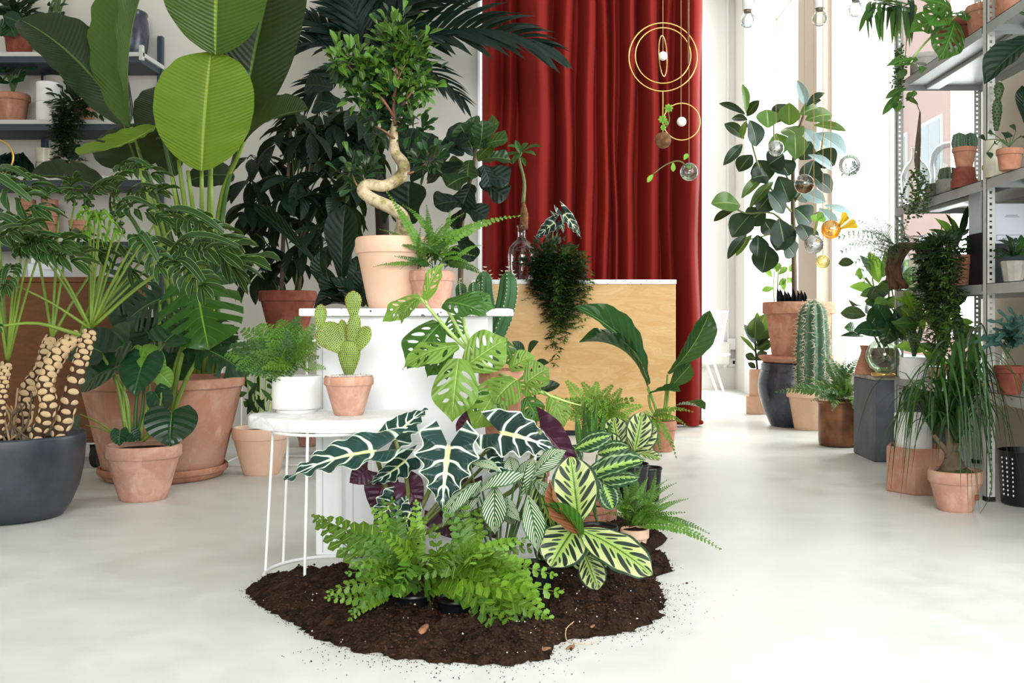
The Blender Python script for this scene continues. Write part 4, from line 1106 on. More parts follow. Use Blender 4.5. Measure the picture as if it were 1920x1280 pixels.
fronds(fa, (768, 1092), 2.86, [(596, 972, .05), (640, 1000, .0), (617, 1110, -.12), (658, 1147, -.2), (700, 955, .05), (735, 935, .05), (664, 1056, -.1), (690, 1020, -.1), (780, 940, .0), (640, 1030, -.05), (720, 1000, -.2), (745, 1120, -.28), (810, 1000, -.2), (690, 985, .1), (700, 1095, -.25), (800, 1060, -.3), (760, 970, .12), (655, 1162, -.18), (612, 1120, -.1), (660, 1000, 0), (590, 968, .06), (620, 990, .05), (720, 940, .1), (690, 1075, -.2), (735, 1050, -.2), (775, 1000, -.1), (650, 1075, -.12), (800, 970, .05)], seed=2, jx=42, jy=30)
fb = nursery('bright green lobed fern in a black nursery pot in front of the peacock leaves', 857, 1118, 2.82)
fronds(fb, (862, 1092), 2.83, [(960, 1182, -.22), (1024, 1158, -.15), (1040, 1078, -.05), (1012, 1030, .05), (930, 985, .05), (872, 935, .05), (832, 950, .0), (908, 1000, -.1), (1000, 1105, -.25), (950, 1060, -.25), (870, 1010, -.25), (985, 1010, .0), (930, 1150, -.3), (1010, 1130, -.2), (990, 1060, -.15), (815, 985, -.1), (905, 950, .1), (965, 1110, -.3), (880, 1060, -.33), (850, 970, .12), (1000, 1165, -.1), (966, 1206, -.2), (1046, 1172, -.1), (1050, 1110, -.1), (850, 1030, -.2), (900, 1020, -.2), (820, 1050, -.25), (780, 1080, -.25), (960, 1010, 0), (935, 1100, -.3), (985, 1085, -.2), (890, 960, .1)], seed=5, jx=55, jy=36)

# ---------------------------------------------------------------- african mask plant
AL = [lm_alocasia(LM['alocasia'], v) for v in range(3)]
AB = leafmesh('mask_leaf_underside', LM['alocasia_back'], out=outl([(0, .6), (.2, 1), (.6, .6), (1, 0)]), nt=24, ns=5, back=.35, arch=.1, fold=.25, wave=(.03, 5), sweep=.1)
ap = nursery('african mask plant with huge dark leaves and white veins in a black pot', 748, 1020, 3.12, .075, .13, 'mask_plant')
Za = 3.02
for b, tp, w, Z, dz, v, n in (((700, 848), (533, 901), 108, 2.96, -.06, 0, (.1, -.62, 1)), ((738, 824), (802, 766), 88, 3.12, .05, 1, (-.3, -.8, .6)), ((841, 838), (829, 958), 128, 2.97, -.08, 2, (0, -1, .35)), ((940, 812), (1046, 846), 112, 3.05, -.02, 1, (.1, -.8, .6)), ((760, 862), (690, 905), 70, 3.06, 0, 2, (.2, -.5, -.4)), ((915, 862), (955, 905), 60, 3.03, -.06, 0, (.3, -.7, .8)), ((735, 940), (700, 985), 60, 3.1, 0, 1, (.3, -.9, .2)), ((770, 960), (752, 1010), 52, 3.05, -.03, 0, (-.3, -.9, .2)), ((1005, 870), (1020, 905), 46, 3.08, 0, 2, (.3, -.9, .5))):
    LP(ap, AL[v], b, tp, w, Z, dz, n)
for b, tp, w, Z in (((1012, 800), (1090, 892), 62, 3.16), ((868, 800), (884, 758), 30, 3.2), ((880, 900), (850, 960), 56, 3.14), ((900, 960), (930, 1010), 60, 3.16), ((820, 960), (850, 1010), 60, 3.18), ((690, 880), (655, 905), 50, 3.1), ((720, 905), (700, 960), 70, 3.14), ((760, 905), (790, 960), 60, 3.14)):
    LP(ap, AB, b, tp, w, Z, 0, (.2, -1, .1), 'leaf_underside')
for pts, r in ((((748, 1015), (728, 930), (705, 852)), (5.5, 4)), (((752, 1015), (765, 920), (742, 826)), (5, 3.5)), (((760, 1015), (805, 920), (842, 842)), (5, 4)), (((760, 1015), (860, 900), (938, 818)), (5, 3.5)), (((742, 1015), (712, 950), (735, 944)), (3.5, 3)), (((765, 1010), (850, 930), (914, 866)), (4, 3)), (((770, 1010), (960, 920), (1014, 806)), (5, 4))):
    SP(ap, pts, 3.10, list(r), M['petiole_olive'], 'petiole', dz=[0, .02, -.06])

# ---------------------------------------------------------------- pinstripe calathea
PN = [leafmesh('pinstripe_leaf_%d' % v, LM['pin'], out=outl([(0, .12), (.10, .62), (.34, 1.0), (.62, .80), (.86, .34), (.97, .06), (1, 0)]), nt=22, ns=5, arch=.16 + .06 * v, fold=.20 - .3 * v, sweep=.22, droop=.02) for v in range(3)]
cp = nursery('pinstriped calathea with white lined leaves between mask plant and peacock plant', 935, 1075, 3.0, .07, .11, 'calathea')
for b, tp, w, Z, dz, v, n in (((902, 900), (829, 990), 40, 2.93, -.06, 1, (-.5, -.9, .4)), ((900, 930), (846, 995), 34, 2.97, -.03, 1, (-.6, -.8, .3)), ((982, 888), (898, 925), 48, 2.90, -.05, 2, (-.2, -.6, 1)), ((928, 908), (928, 1002), 58, 2.88, -.04, 0, (0, -1, .3)), ((990, 928), (1008, 1036), 52, 2.88, -.06, 0, (.1, -1, .3)), ((942, 948), (976, 978), 28, 2.93, -.04, 1, (.3, -.9, .3)), ((998, 893), (1062, 844), 46, 2.95, .04, 1, (.1, -.8, .7)), ((882, 866), (938, 886), 30, 2.97, 0, 1, (0, -.6, .9)), ((978, 928), (1000, 858), 52, 2.96, .04, 2, (-.3, -.9, .3)), ((965, 900), (955, 855), 36, 3.0, .03, 0, (0, -1, .4)), ((950, 930), (960, 985), 40, 2.97, 0, 1, (0, -1, .2)), ((905, 905), (868, 935), 40, 2.98, 0, 2, (-.4, -.8, .4)), ((1000, 900), (1035, 935), 34, 2.97, 0, 1, (.3, -.8, .4))):
    LP(cp, PN[v], b, tp, w * .84, Z, dz, n)
for tp in ((902, 902), (900, 932), (982, 890), (930, 910), (990, 930), (942, 950), (998, 895), (882, 868), (978, 930), (965, 902), (1000, 902)):
    SP(cp, ((935 + (tp[0] - 935) * .15, 1070), (935 + (tp[0] - 935) * .6, 980), tp), 2.99, [2.4, 1.8], M['petiole_dark'], 'petiole', 5, [0, 0, -.04])
# ---------------------------------------------------------------- peacock calathea
PK = [leafmesh('peacock_leaf_%d' % v, LM['peacock'], out=outl([(0, .22), (.08, .66), (.28, 1.0), (.6, .96), (.85, .60), (.97, .18), (1, 0)]), nt=22, ns=5, arch=.07, fold=.16 - .2 * v, sweep=.18, droop=.04, wave=(.012, 3)) for v in range(2)]
BR = leafmesh('rolled_leaf', LM['brown'], out=outl([(0, .2), (.3, 1), (.8, .7), (1, .1)]), nt=18, ns=4, asp=.2, arch=.1, fold=1.2, sweep=.1, wave=(.04, 3))
LR = leafmesh('half_rolled_leaf', LM['adans_dark'], out=outl([(0, .2), (.3, 1), (.8, .7), (1, .1)]), nt=18, ns=4, asp=.2, arch=.14, fold=1.4, sweep=.1)
kp = nursery('peacock calathea with big dark blotched leaves, in a black pot on the soil', 1004, 1055, 3.0, .062, .12, 'calathea')
for b, tp, w, Z, dz, v, n in (((1084, 976), (1070, 862), 78, 2.93, .02, 0, (.1, -1, .25)), ((1092, 996), (1216, 1074), 74, 2.88, -.08, 1, (.1, -.75, .9)), ((1078, 990), (1034, 1058), 82, 2.90, -.08, 0, (-.1, -.9, .5)), ((1010, 905), (1040, 985), 58, 2.98, 0, 1, (-.4, -.9, .3)), ((1098, 1045), (1120, 1102), 46, 2.95, -.04, 0, (.1, -.9, .4)), ((1070, 1050), (1140, 1050), 54, 2.99, 0, 1, (.1, -.7, .7)), ((985, 905), (1012, 868), 44, 3.0, 0, 0, (0, -1, .2)), ((1110, 1010), (1180, 1060), 40, 2.99, .02, 0, (.2, -.7, .6)), ((1050, 960), (1020, 985), 40, 3.0, 0, 1, (-.3, -1, .3))):
    LP(kp, PK[v], (b[0] + (b[0] - tp[0]) * .06, b[1] + (b[1] - tp[1]) * .06), (tp[0] + (tp[0] - b[0]) * .06, tp[1] + (tp[1] - b[1]) * .06), w * 1.12, Z, dz, n)
LP(kp, BR, (1090, 1000), (1032, 898), 24, 2.88, .02, (-.7, -.8, .2), 'rolled_leaf'); LP(kp, LR, (1094, 1012), (1018, 946), 20, 2.87, .0, (.7, -.7, .3), 'rolled_leaf')
for tp in ((1084, 978), (1092, 998), (1078, 992), (1010, 907), (1098, 1047), (1070, 1052), (985, 907)):
    SP(kp, ((1020 + (tp[0] - 1020) * .2, 1050), (1030 + (tp[0] - 1030) * .6, 1030), tp), 3.0, [2.6, 2], M['petiole_dark'], 'petiole', 5, [0, 0, -.05])
# ---------------------------------------------------------------- medallion calathea
MD = [leafmesh('medallion_leaf_%d' % v, LM['medal'], out=outl([(0, .25), (.1, .66), (.3, 1.0), (.6, .94), (.85, .56), (1, 0)]), nt=20, ns=5, arch=.08, fold=.18 - .3 * v, sweep=.16, wave=(.02, 3)) for v in range(2)]
mp = nursery('medallion calathea with feathered light green centres, standing behind the peacock plant', 1120, 985, 3.25, .07, .12, 'calathea')
for b, tp, w, Z, dz, v, n in (((1092, 898), (1212, 862), 50, 3.12, -.02, 0, (0, -.8, .8)), ((1078, 842), (1148, 815), 42, 3.25, 0, 1, (0, -.8, .7)), ((1070, 880), (1130, 925), 44, 3.16, 0, 0, (.2, -.8, .5)), ((1090, 868), (1060, 838), 40, 3.3, .03, 1, (-.2, -.8, .6)), ((1130, 905), (1150, 955), 44, 3.2, 0, 0, (.2, -.9, .2)), ((1120, 850), (1180, 838), 40, 3.36, 0, 1, (0, -.8, .6)), ((1110, 905), (1200, 895), 40, 3.22, 0, 1, (0, -.6, .8)), ((1050, 900), (1085, 925), 36, 3.2, 0, 0, (0, -.9, .3))):
    LP(mp, MD[v], b, tp, w, Z, dz, n)
for tp in ((1092, 900), (1078, 845), (1070, 882), (1090, 870), (1130, 907), (1120, 852)):
    SP(mp, ((1120, 980), (1110, 930), tp), 3.24, [2.5, 2], M['petiole_dark'], 'petiole', 5)
# peacock seedlings further back
k2 = nursery('small pale peacock calathea beside the pot of long strap leaves', 1180, 868, 3.95, .08, .14, 'calathea')
for b, tp, w, Z, dz, v, n in (((1190, 845), (1204, 772), 50, 3.9, .03, 0, (.1, -1, .3)), ((1160, 838), (1150, 782), 50, 3.92, .03, 1, (-.2, -1, .3)), ((1180, 850), (1230, 800), 40, 3.95, .0, 0, (.4, -.9, .3)), ((1165, 850), (1130, 815), 40, 3.9, 0, 1, (-.4, -.9, .3)), ((1200, 850), (1238, 862), 26, 3.9, -.03, 0, (.2, -.6, .7)), ((1180, 845), (1178, 790), 44, 4.0, .03, 1, (0, -1, .4)), ((1150, 850), (1175, 865), 34, 3.88, -.03, 0, (0, -.8, .6))):
    LP(k2, PK[v], b, tp, w, Z, dz, n)
    SP(k2, ((1180, 868), ((1180 + b[0]) / 2, 862), b), Z, [2, 1.6], M['petiole_dark'], 'petiole', 5)
# ---------------------------------------------------------------- fern in a small pale pot at the edge of the soil
Q = Px(1190, 990, 1040, 27, 18, Zc=3.66, zb=.0)
rf = thing('potted_fern', 'arching fern in a small pale terracotta pot at the edge of the soil', 'potted plant', (Q.loc.x, Q.Z, .01))
pot(rf, Q.r, Q.rb, H - sz(990 - CY, Q.Z) - .01, M['terra_pale'], .035, .006)
FM = [cmesh('fern_frond_mid_%d' % i, LM['fern_mid'], lambda i=i: frond_mb(np=24 + 2 * i, plen=.075, pw=.045, arch=.16, droop=.05 * i, seed=i + 11, lobes=2, ang=72, side=.05 * (i - 1), taper=.7)) for i in range(3)]
FD = [cmesh('fern_frond_dark_%d' % i, LM['fern_dark'], lambda i=i: frond_mb(np=22 + 2 * i, plen=.11, pw=.06, arch=.16, droop=.05 * i, seed=i + 31, lobes=2, ang=72, side=.05 * (i - 1), taper=.7)) for i in range(3)]
fronds(rf, (1188, 982), 3.66, [(1352, 1030, -.2), (1290, 935, 0), (1268, 905, 0), (1230, 880, .05), (1190, 878, .05), (1150, 890, 0), (1120, 930, -.1), (1285, 960, -.15), (1240, 920, -.15), (1205, 905, -.2), (1160, 920, -.2), (1330, 1000, -.1), (1250, 965, -.25), (1130, 960, -.1), (1215, 895, .15), (1272, 985, -.2), (1170, 885, .05), (1205, 872, .1), (1250, 900, .05), (1262, 925, -.05), (1225, 935, -.2), (1140, 915, -.05), (1180, 935, -.25), (1150, 950, -.2), (1255, 945, -.1), (1190, 915, -.1), (1236, 985, -.25)], FM, seed=8, jx=16)
# ---------------------------------------------------------------- swiss cheese plant on the stone block
zb_ = H - sz(842 - CY, 3.3)
sw = thing('swiss_cheese_plant', 'light green swiss cheese plant with holed leaves spilling over the stone block', 'potted plant', (sz(945 - CX, 3.44), 3.44, zb_))
pot(sw, .088, .06, H - sz(692 - CY, 3.44) - zb_, M['terra'], .05, .008)
AD = [lm_adans(LM['adans'], v) for v in range(3)]; ADd = [lm_adans(LM['adans_dark'], v) for v in range(3)]
for b, tp, w, Z, dz, me, n in (
    ((796, 562), (832, 494), 34, 3.30, 0, AD[1], (-.5, -1, .1)), ((783, 560), (752, 606), 36, 3.28, -.02, AD[2], (-.2, -.6, .9)), ((788, 556), (718, 604), 42, 3.30, 0, AD[0], (.2, -.8, .6)),
    ((832, 568), (914, 592), 66, 3.28, -.04, ADd[2], (0, -.75, .8)), ((862, 560), (928, 580), 56, 3.36, 0, ADd[0], (.3, -.8, .6)),
    ((826, 606), (764, 692), 76, 3.33, -.02, ADd[0], (-.2, -1, .2)), ((860, 648), (754, 692), 56, 3.24, -.03, AD[1], (0, -.75, .8)), ((874, 686), (952, 634), 80, 3.24, .02, AD[0], (.1, -1, .3)),
    ((860, 672), (848, 792), 82, 3.18, -.04, AD[0], (0, -1, .35)), ((942, 712), (886, 806), 74, 3.2, -.03, AD[0], (.15, -1, .3)), ((968, 712), (925, 758), 72, 3.16, -.02, AD[1], (-.1, -.8, .6)),
    ((985, 718), (1030, 690), 56, 3.2, .02, AD[2], (.1, -.9, .5)), ((1032, 742), (1058, 800), 44, 3.3, -.02, AD[1], (.3, -.9, .3)), ((1042, 756), (1024, 798), 26, 3.22, -.04, AD[2], (.8, -.6, .2)),
    ((850, 650), (800, 708), 46, 3.28, 0, ADd[1], (-.3, -.8, .4)), ((880, 650), (900, 700), 46, 3.4, 0, ADd[2], (.3, -.8, .4)), ((945, 640), (960, 690), 40, 3.42, 0, ADd[1], (.6, -.8, .2)), ((830, 660), (838, 712), 40, 3.36, 0, ADd[2], (0, -1, .2)), ((850, 590), (855, 640), 40, 3.44, 0, ADd[0], (.4, -1, 0)), ((985, 745), (1010, 790), 44, 3.34, 0, ADd[1], (.2, -1, .3))):
    LP(sw, me, b, tp, w * 1.06, Z, dz, n)
for b, tp, w, Z, me, n in (((900, 735), (925, 790), 54, 3.26, ADd[1], (.3, -1, .2)), ((1000, 700), (985, 745), 50, 3.24, AD[0], (-.2, -1, .3)), ((955, 690), (1005, 668), 44, 3.36, AD[2], (.2, -.8, .6)), ((835, 640), (800, 660), 40, 3.38, ADd[2], (-.3, -1, .2))):
    LP(sw, me, b, tp, w, Z, 0, n)
for pts, r in ((((930, 700), (860, 640), (815, 590), (788, 558)), (4.5, 3.5, 2.5)), (((925, 700), (885, 660), (850, 600), (832, 570)), (4, 2.5)), (((920, 700), (880, 640), (868, 590), (864, 562)), (4, 2.5)), (((930, 700), (890, 690), (862, 674)), (4, 2.5)), (((935, 700), (960, 715), (1000, 730), (1060, 752), (1090, 760)), (4, 3.5, 1)), (((930, 698), (950, 705), (968, 712)), (3, 2.5)), (((930, 700), (890, 690), (874, 686)), (3, 2.5)), (((860, 640), (840, 620), (826, 607)), (3, 2.2)), (((1000, 730), (1020, 735), (1034, 744)), (3, 2.2)), (((800, 575), (800, 570), (797, 562)), (3, 2))):
    SP(sw, pts, 3.34, list(r), M['petiole_pale'], 'stem', 6, [0.06] + [-.04] * (len(pts) - 1))
# ---------------------------------------------------------------- prickly pear on the marble table
Q = Px(654, 704, 780, 46, 27, zb=TT)
op = thing('prickly_pear', 'dotted prickly pear cactus in a terracotta pot on the marble table', 'potted cactus', Q.loc)
pot(op, Q.r, Q.rb, Q.h, M['terra_pink'], Q.h * .24, .006, 48, smat=M['pebble'], fill=.02)
def gravel(parent, r, z, mat, n=150, s=.004, seed=1):
    rg = random.Random(seed); mb = MB()
    for k in range(n):
        a = rg.uniform(0, 2 * PI); q = r * math.sqrt(rg.random()); mb.rock((q * math.cos(a), q * math.sin(a), z + rg.uniform(0, .004)), s * rg.uniform(.6, 1.3), rg)
    return tag(mb.build('pebbles', mat, parent), kind='stuff')
gravel(op, Q.r * .88, Q.h * .98, M['pebble'])
def pad(parent, base, tip, w, th, Z, mat, seed=1, face=(0, -1, .15), orange=True, tipdz=0, nsc=1.0):
    b = P(base[0], base[1], Z) - parent.location; t = P(tip[0], tip[1], Z + tipdz) - parent.location
    L = (t - b).length; W = sz(w, Z); y = (t - b).normalized(); x = y.cross(Vector(face)).normalized(); z = x.cross(y)
    of = outl([(0, .38), (.2, .66), (.5, .95), (.7, 1.0), (.88, .72), (.97, .32), (1, .02)])
    Mx = Matrix(((x.x, y.x, z.x), (x.y, y.y, z.y), (x.z, y.z, z.z))).to_4x4(); Mx.translation = b
    mb = MB(); n, m = 22, 18; vs = []; fs = []
    def pt(f, a): return Vector((.5 * W * of(f) * math.cos(a), L * f, .5 * th * (of(f) ** .7) * math.sin(a)))
    for i in range(m + 1):
        for k in range(n): vs.append(Mx @ pt(i / m, 2 * PI * k / n))
    for i in range(m):
        for k in range(n): j = (k + 1) % n; fs.append((i * n + k, i * n + j, (i + 1) * n + j, (i + 1) * n + k))
    fs += [tuple(reversed(range(n))), tuple(range(m * n, m * n + n))]
    mb.add(vs, fs); p = mb.build('pad', mat, parent, smooth=True)
    rg = random.Random(seed); d = MB(); o = MB(); sp = .0062 * nsc; ny = int(L / sp)
    for i in range(1, ny):
        f = i / ny; ww = W * of(f); nx = max(1, int(ww / sp))
        for k in range(nx):
            u = ((k + .5 + .5 * (i % 2)) / nx) * 2 - 1
            if abs(u) > .96: continue
            a = math.acos(u)
            for s in (-1, 1):
                c = Mx @ pt(f, a * s); d.rock(c, .0023 * nsc, rg)
        for s in (0, PI):
            c = Mx @ pt(f, s); o.rock(c + Vector((0, 0, .0005)), .0017 * nsc, rg); o.tube([c, c + (Mx.to_3x3() @ Vector((math.cos(s), .3, .2))) * .004 * nsc], [.0004 * nsc, .0001], 3, 1)
    for k in range(7):
        a = PI * k / 6; c = Mx @ pt(.985, a); o.rock(c, .0016 * nsc, rg)
    tag(d.build('areoles', M['areole'], p), kind='stuff'); tag(o.build('margin_spines', M['areole_o'] if orange else M['spine'], p), kind='stuff')
    return p
Zo = Q.Z
pad(op, (654, 702), (655, 636), 42, .030, Zo, M['opuntia'], 1)
pad(op, (652, 658), (598, 610), 52, .018, Zo, M['opuntia'], 2, (.25, -1, .2))
pad(op, (600, 618), (602, 570), 23, .014, Zo, M['opuntia'], 3, (.5, -1, 0))
pad(op, (648, 650), (641, 599), 20, .014, Zo, M['opuntia'], 4, (.6, -1, 0), tipdz=.02)
pad(op, (657, 660), (667, 586), 25, .016, Zo, M['opuntia'], 5, (.2, -1, 0))
pad(op, (663, 594), (662, 545), 30, .015, Zo, M['opuntia'], 6, (.1, -1, 0))
pad(op, (660, 664), (692, 612), 32, .016, Zo, M['opuntia'], 7, (-.3, -1, .1))
# ---------------------------------------------------------------- fern in the white pot
Q = Px(556, 704, 775, 44, 37, zb=TT)
wf = thing('potted_fern', 'leafy green fern in a white cylindrical pot on the marble table', 'potted plant', Q.loc)
MB().lathe([(Q.rb * .98, 0), (Q.rb, .003), (Q.rb, .010), (Q.rb - .002, .012), (Q.r - .002, .013), (Q.r, .018), (Q.r, Q.h - .004), (Q.r - .002, Q.h), (Q.r - .006, Q.h), (Q.r - .008, Q.h - .003), (Q.r - .009, Q.h - .02)], 48).build('pot', M['white_pot'], wf, auto=35)
soil(wf, Q.r * .9, Q.h - .014)
BP = [cmesh('lacy_frond_%d' % i, LM['fern' if i == 1 else 'fern_mid'], lambda i=i: bipin_mb(np=11, plen=.30, seed=i + 1, arch=.14, droop=.05 * i, n2=7, fine=.032)) for i in range(3)]
BPd = [cmesh('dark_lacy_frond_%d' % i, LM['fern_dark'], lambda i=i: bipin_mb(np=11, plen=.30, seed=i + 5, arch=.14, droop=.05 * i, n2=6, fine=.042)) for i in range(3)]
fronds(wf, (556, 694), Q.Z, [(430, 648, 0), (450, 612, .05), (480, 600, .1), (520, 592, .1), (560, 592, .1), (590, 606, .05), (440, 690, -.05), (470, 660, -.08), (500, 630, -.05), (540, 620, -.05), (580, 630, -.05), (610, 640, 0), (515, 712, -.12), (470, 630, .1), (600, 670, -.05), (535, 650, -.12), (570, 655, -.12), (455, 700, -.02), (420, 665, .0), (500, 610, .12), (545, 605, .12), (612, 690, 0), (490, 690, -.12)], BP + BPd[:1], seed=4, jx=30)
# ---------------------------------------------------------------- bonsai fig in the sand coloured pot on the plinth
Q = Px(738, 446, 577, 71, 46, zb=ptop, Zc=3.79)
bo = thing('bonsai_fig', 'twisted old bonsai fig in a big pale sand pot on the white plinth', 'potted tree', Q.loc)
pot(bo, Q.r, Q.rb, Q.h, M['terra_pale'], Q.h * .23, .009, 56)
Zb = Q.Z
def B3(x, y, d=0): return P(x, y, Zb + d)
stem(bo, [B3(752, 452), B3(756, 412, -.01), B3(738, 392, -.02), B3(700, 374, -.03), B3(680, 358, -.03), B3(690, 346, -.03), B3(722, 348, -.02), B3(752, 330, 0), B3(756, 308, 0), B3(741, 285, .01), B3(738, 250, .01), B3(742, 225, .01)], [sz(r, Zb) for r in (17, 13.5, 12.5, 12, 11, 10.5, 11, 12, 12, 9.5, 8, 6)], M['bonsai_bark'], 'trunk', 14, 60)
for pts, r in ((((741, 232), (738, 190), (745, 140), (735, 80)), 4), (((742, 225), (720, 190), (690, 160), (650, 120)), 3), (((742, 215), (770, 175), (790, 140)), 3), (((740, 260), (720, 245), (700, 235)), 2.5), (((741, 200), (742, 160), (765, 110)), 2.5), (((755, 328), (775, 322), (800, 305), (815, 292)), 2.4), (((680, 358), (668, 345), (660, 325)), 2.2), (((738, 240), (765, 235), (785, 230)), 2), (((738, 180), (712, 150), (700, 110)), 2.2)):
    SP(bo, pts, Zb, [r, r * .4], M['red_stem'], 'branch', 6, [0] + [R.uniform(-.08, .08) for _ in pts[1:]])
BL = [leafmesh('ficus_leaf_%d' % v, LM['bonsai'], out=OBO, nt=8, ns=2, arch=.06, fold=.25, droop=.15) for v in range(1)] * 2 + [leafmesh('shaded_ficus_leaf', LM['bonsai_shade'], out=OBO, nt=8, ns=2, arch=.06, fold=.25, droop=.15)]
rg = random.Random(12); cnt = 0
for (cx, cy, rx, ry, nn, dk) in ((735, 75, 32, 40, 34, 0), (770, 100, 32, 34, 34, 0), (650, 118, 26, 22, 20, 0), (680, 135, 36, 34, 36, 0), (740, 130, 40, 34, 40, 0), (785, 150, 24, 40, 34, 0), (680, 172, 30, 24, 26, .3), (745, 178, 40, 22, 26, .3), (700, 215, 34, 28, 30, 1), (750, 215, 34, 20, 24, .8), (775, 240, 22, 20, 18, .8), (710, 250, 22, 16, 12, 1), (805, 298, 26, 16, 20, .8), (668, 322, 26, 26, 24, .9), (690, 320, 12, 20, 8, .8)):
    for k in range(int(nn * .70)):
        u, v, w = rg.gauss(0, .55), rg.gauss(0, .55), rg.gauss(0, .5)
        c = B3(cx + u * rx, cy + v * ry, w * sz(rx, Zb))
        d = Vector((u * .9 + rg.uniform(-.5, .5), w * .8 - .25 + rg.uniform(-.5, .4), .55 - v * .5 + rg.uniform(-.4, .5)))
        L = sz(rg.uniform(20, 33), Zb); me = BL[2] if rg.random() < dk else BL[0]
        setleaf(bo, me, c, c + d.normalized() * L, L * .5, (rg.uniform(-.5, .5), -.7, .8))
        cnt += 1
    clump(bo, cx, cy, rx * 1.05, ry * 1.05, Zb + .02, int(nn * 1.5), LM['bonsai_shade'], .046, int(cx + cy), sz(rx, Zb), 'foliage', .55)  # dark clump, depth of the crown put into the leaf colour
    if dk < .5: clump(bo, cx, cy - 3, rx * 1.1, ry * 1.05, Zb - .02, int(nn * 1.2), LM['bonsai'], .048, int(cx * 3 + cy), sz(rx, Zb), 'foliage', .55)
# ---------------------------------------------------------------- fern in the terracotta pot on the plinth
Q = Px(810, 508, 576, 42.5, 30, zb=ptop, Zc=3.70)
tf = thing('potted_fern', 'arching fern in a terracotta pot on the plinth before the bonsai', 'potted plant', Q.loc)
pot(tf, Q.r, Q.rb, Q.h, M['terra_pink'], Q.h * .27, .006, 44)
fronds(tf, (812, 498), Q.Z, [(975, 405, .05), (870, 400, .05), (845, 395, .1), (725, 360, .0), (700, 500, -.05), (722, 455, -.02), (760, 440, .05), (912, 520, -.08), (890, 480, -.05), (880, 440, .0), (790, 420, -.05), (830, 420, -.1), (870, 500, -.15), (740, 480, -.1), (850, 450, -.12), (800, 450, -.15), (905, 460, .08), (770, 500, -.15), (712, 430, .05), (845, 470, -.18), (755, 385, .1), (800, 385, .08), (900, 425, .05), (750, 505, -.12), (780, 455, -.18), (820, 440, -.18), (865, 470, -.18), (735, 470, 0), (890, 500, -.1), (850, 425, .1)], [cmesh('fern_frond_b_%d' % i, LM['fern_mid'], lambda i=i: frond_mb(np=20 + 2 * i, plen=.066, pw=.05, arch=.18, droop=.04 * i, seed=i + 51, lobes=2, ang=62, side=.05 * (i - 1), taper=.7)) for i in range(2)] + FD[:1], seed=14, jx=30, jy=10)
# ---------------------------------------------------------------- candelabra spurge behind the plinth
eu = thing('candelabra_spurge', 'ribbed green candelabra spurge cactus rising behind the plinth corner', 'potted cactus', (sz(918 - CX, 4.35), 4.35, 0))
pot(eu, .15, .11, .26, M['terra'], .05, .01)
def spurge(pix, rad, Z, nr=5, seed=1):
    pts = [P(x, y, Z) - eu.location for x, y in pix]; rr = [sz(r, Z) for r in rad]
    c = rib_column(pts, rr, nr, .34, nr * 8, 22).build('column', M['euphorbia'], eu, smooth=True)
    mb = MB(); cc = catmull(pts, 22); rl = lerp_list(rr, 22); rg = random.Random(seed); up = None
    for i, p in enumerate(cc):
        d = (cc[min(i + 1, 22)] - cc[max(i - 1, 0)]).normalized()
        up = d.orthogonal().normalized() if up is None else (up - d * up.dot(d)).normalized()
        sd = d.cross(up)
        f = (i / 22 - .86) / .14; q = rl[i] * (math.sqrt(max(.02, 1 - f * f)) if f > 0 else 1)
        for k in range(nr):
            a = 2 * PI * k / nr
            for j in (0, .5):
                o = p + d * j * (cc[1] - cc[0]).length + (up * math.cos(a) + sd * math.sin(a)) * q
                mb.rock(o, .0032, rg); mb.tube([o, o + (up * math.cos(a) + sd * math.sin(a)) * .008 + Vector((0, 0, .004))], [.0008, .0002], 3, 1)
    tag(mb.build('spines', M['spine'], c), kind='stuff')
spurge([(925, 720), (928, 640), (944, 590), (953, 548), (953, 508)], [17, 18, 20, 19, 15], 4.30, 5, 1)
spurge([(915, 720), (914, 640), (912, 580), (908, 545), (909, 508)], [17, 19, 19, 18, 15], 4.42, 5, 2)
spurge([(905, 700), (895, 600), (890, 560), (889, 528)], [12, 12, 12, 11], 4.40, 5, 3)
spurge([(900, 700), (880, 600), (868, 560), (864, 530)], [11, 12, 12, 11], 4.46, 5, 4)
# ---------------------------------------------------------------- demijohn with a sprouting shoot on the bar
def P_on(px_, Z, z): return Vector(((px_ - CX) * Z / F, Z, z))
Zv = 7.42
vb = thing('glass_demijohn', 'clear glass demijohn holding a sprouted shoot on the plywood bar', 'vase', P_on(978, Zv, btop))
s_ = Zv / F
prof = [(.0001, .004), (20 * s_, .002), (23 * s_, .012), (25 * s_, 20 * s_), (26 * s_, 45 * s_), (24 * s_, 60 * s_), (17 * s_, 70 * s_), (9 * s_, 76 * s_), (7.5 * s_, 84 * s_), (7.5 * s_, 98 * s_), (9.5 * s_, 100 * s_), (9.5 * s_, 103 * s_), (6.6 * s_, 103 * s_)]
MB().lathe(prof, 40).build('bottle', M['glass_bottle'], vb, smooth=True)
MB().tube([P(982, 430, Zv) - vb.location, P(983, 400, Zv) - vb.location, P(981, 375, Zv) - vb.location], [.032, .03, .006], 8).build('root_stock', M['cork'], vb, smooth=True)
MB().tube([P(981, 380, Zv) - vb.location, P(983, 340, Zv) - vb.location, P(974, 300, Zv) - vb.location, P(978, 285, Zv) - vb.location], [.016, .011, .008], 7).build('stem', M['petiole_olive'], vb, smooth=True)
SH = lm('shoot_leaf', LM['mid'], ELL, droop=.15)
for b, tp, w in (((978, 286), (1016, 276), 13), ((978, 286), (962, 308), 13), ((978, 284), (950, 275), 12), ((978, 284), (990, 268), 12), ((976, 288), (945, 296), 12), ((978, 286), (1005, 292), 11), ((976, 290), (966, 262), 11), ((975, 292), (985, 312), 9)):
    LP(vb, SH, b, tp, w, Zv, R.uniform(-.06, .06), (R.uniform(-.3, .3), -.7, .8))
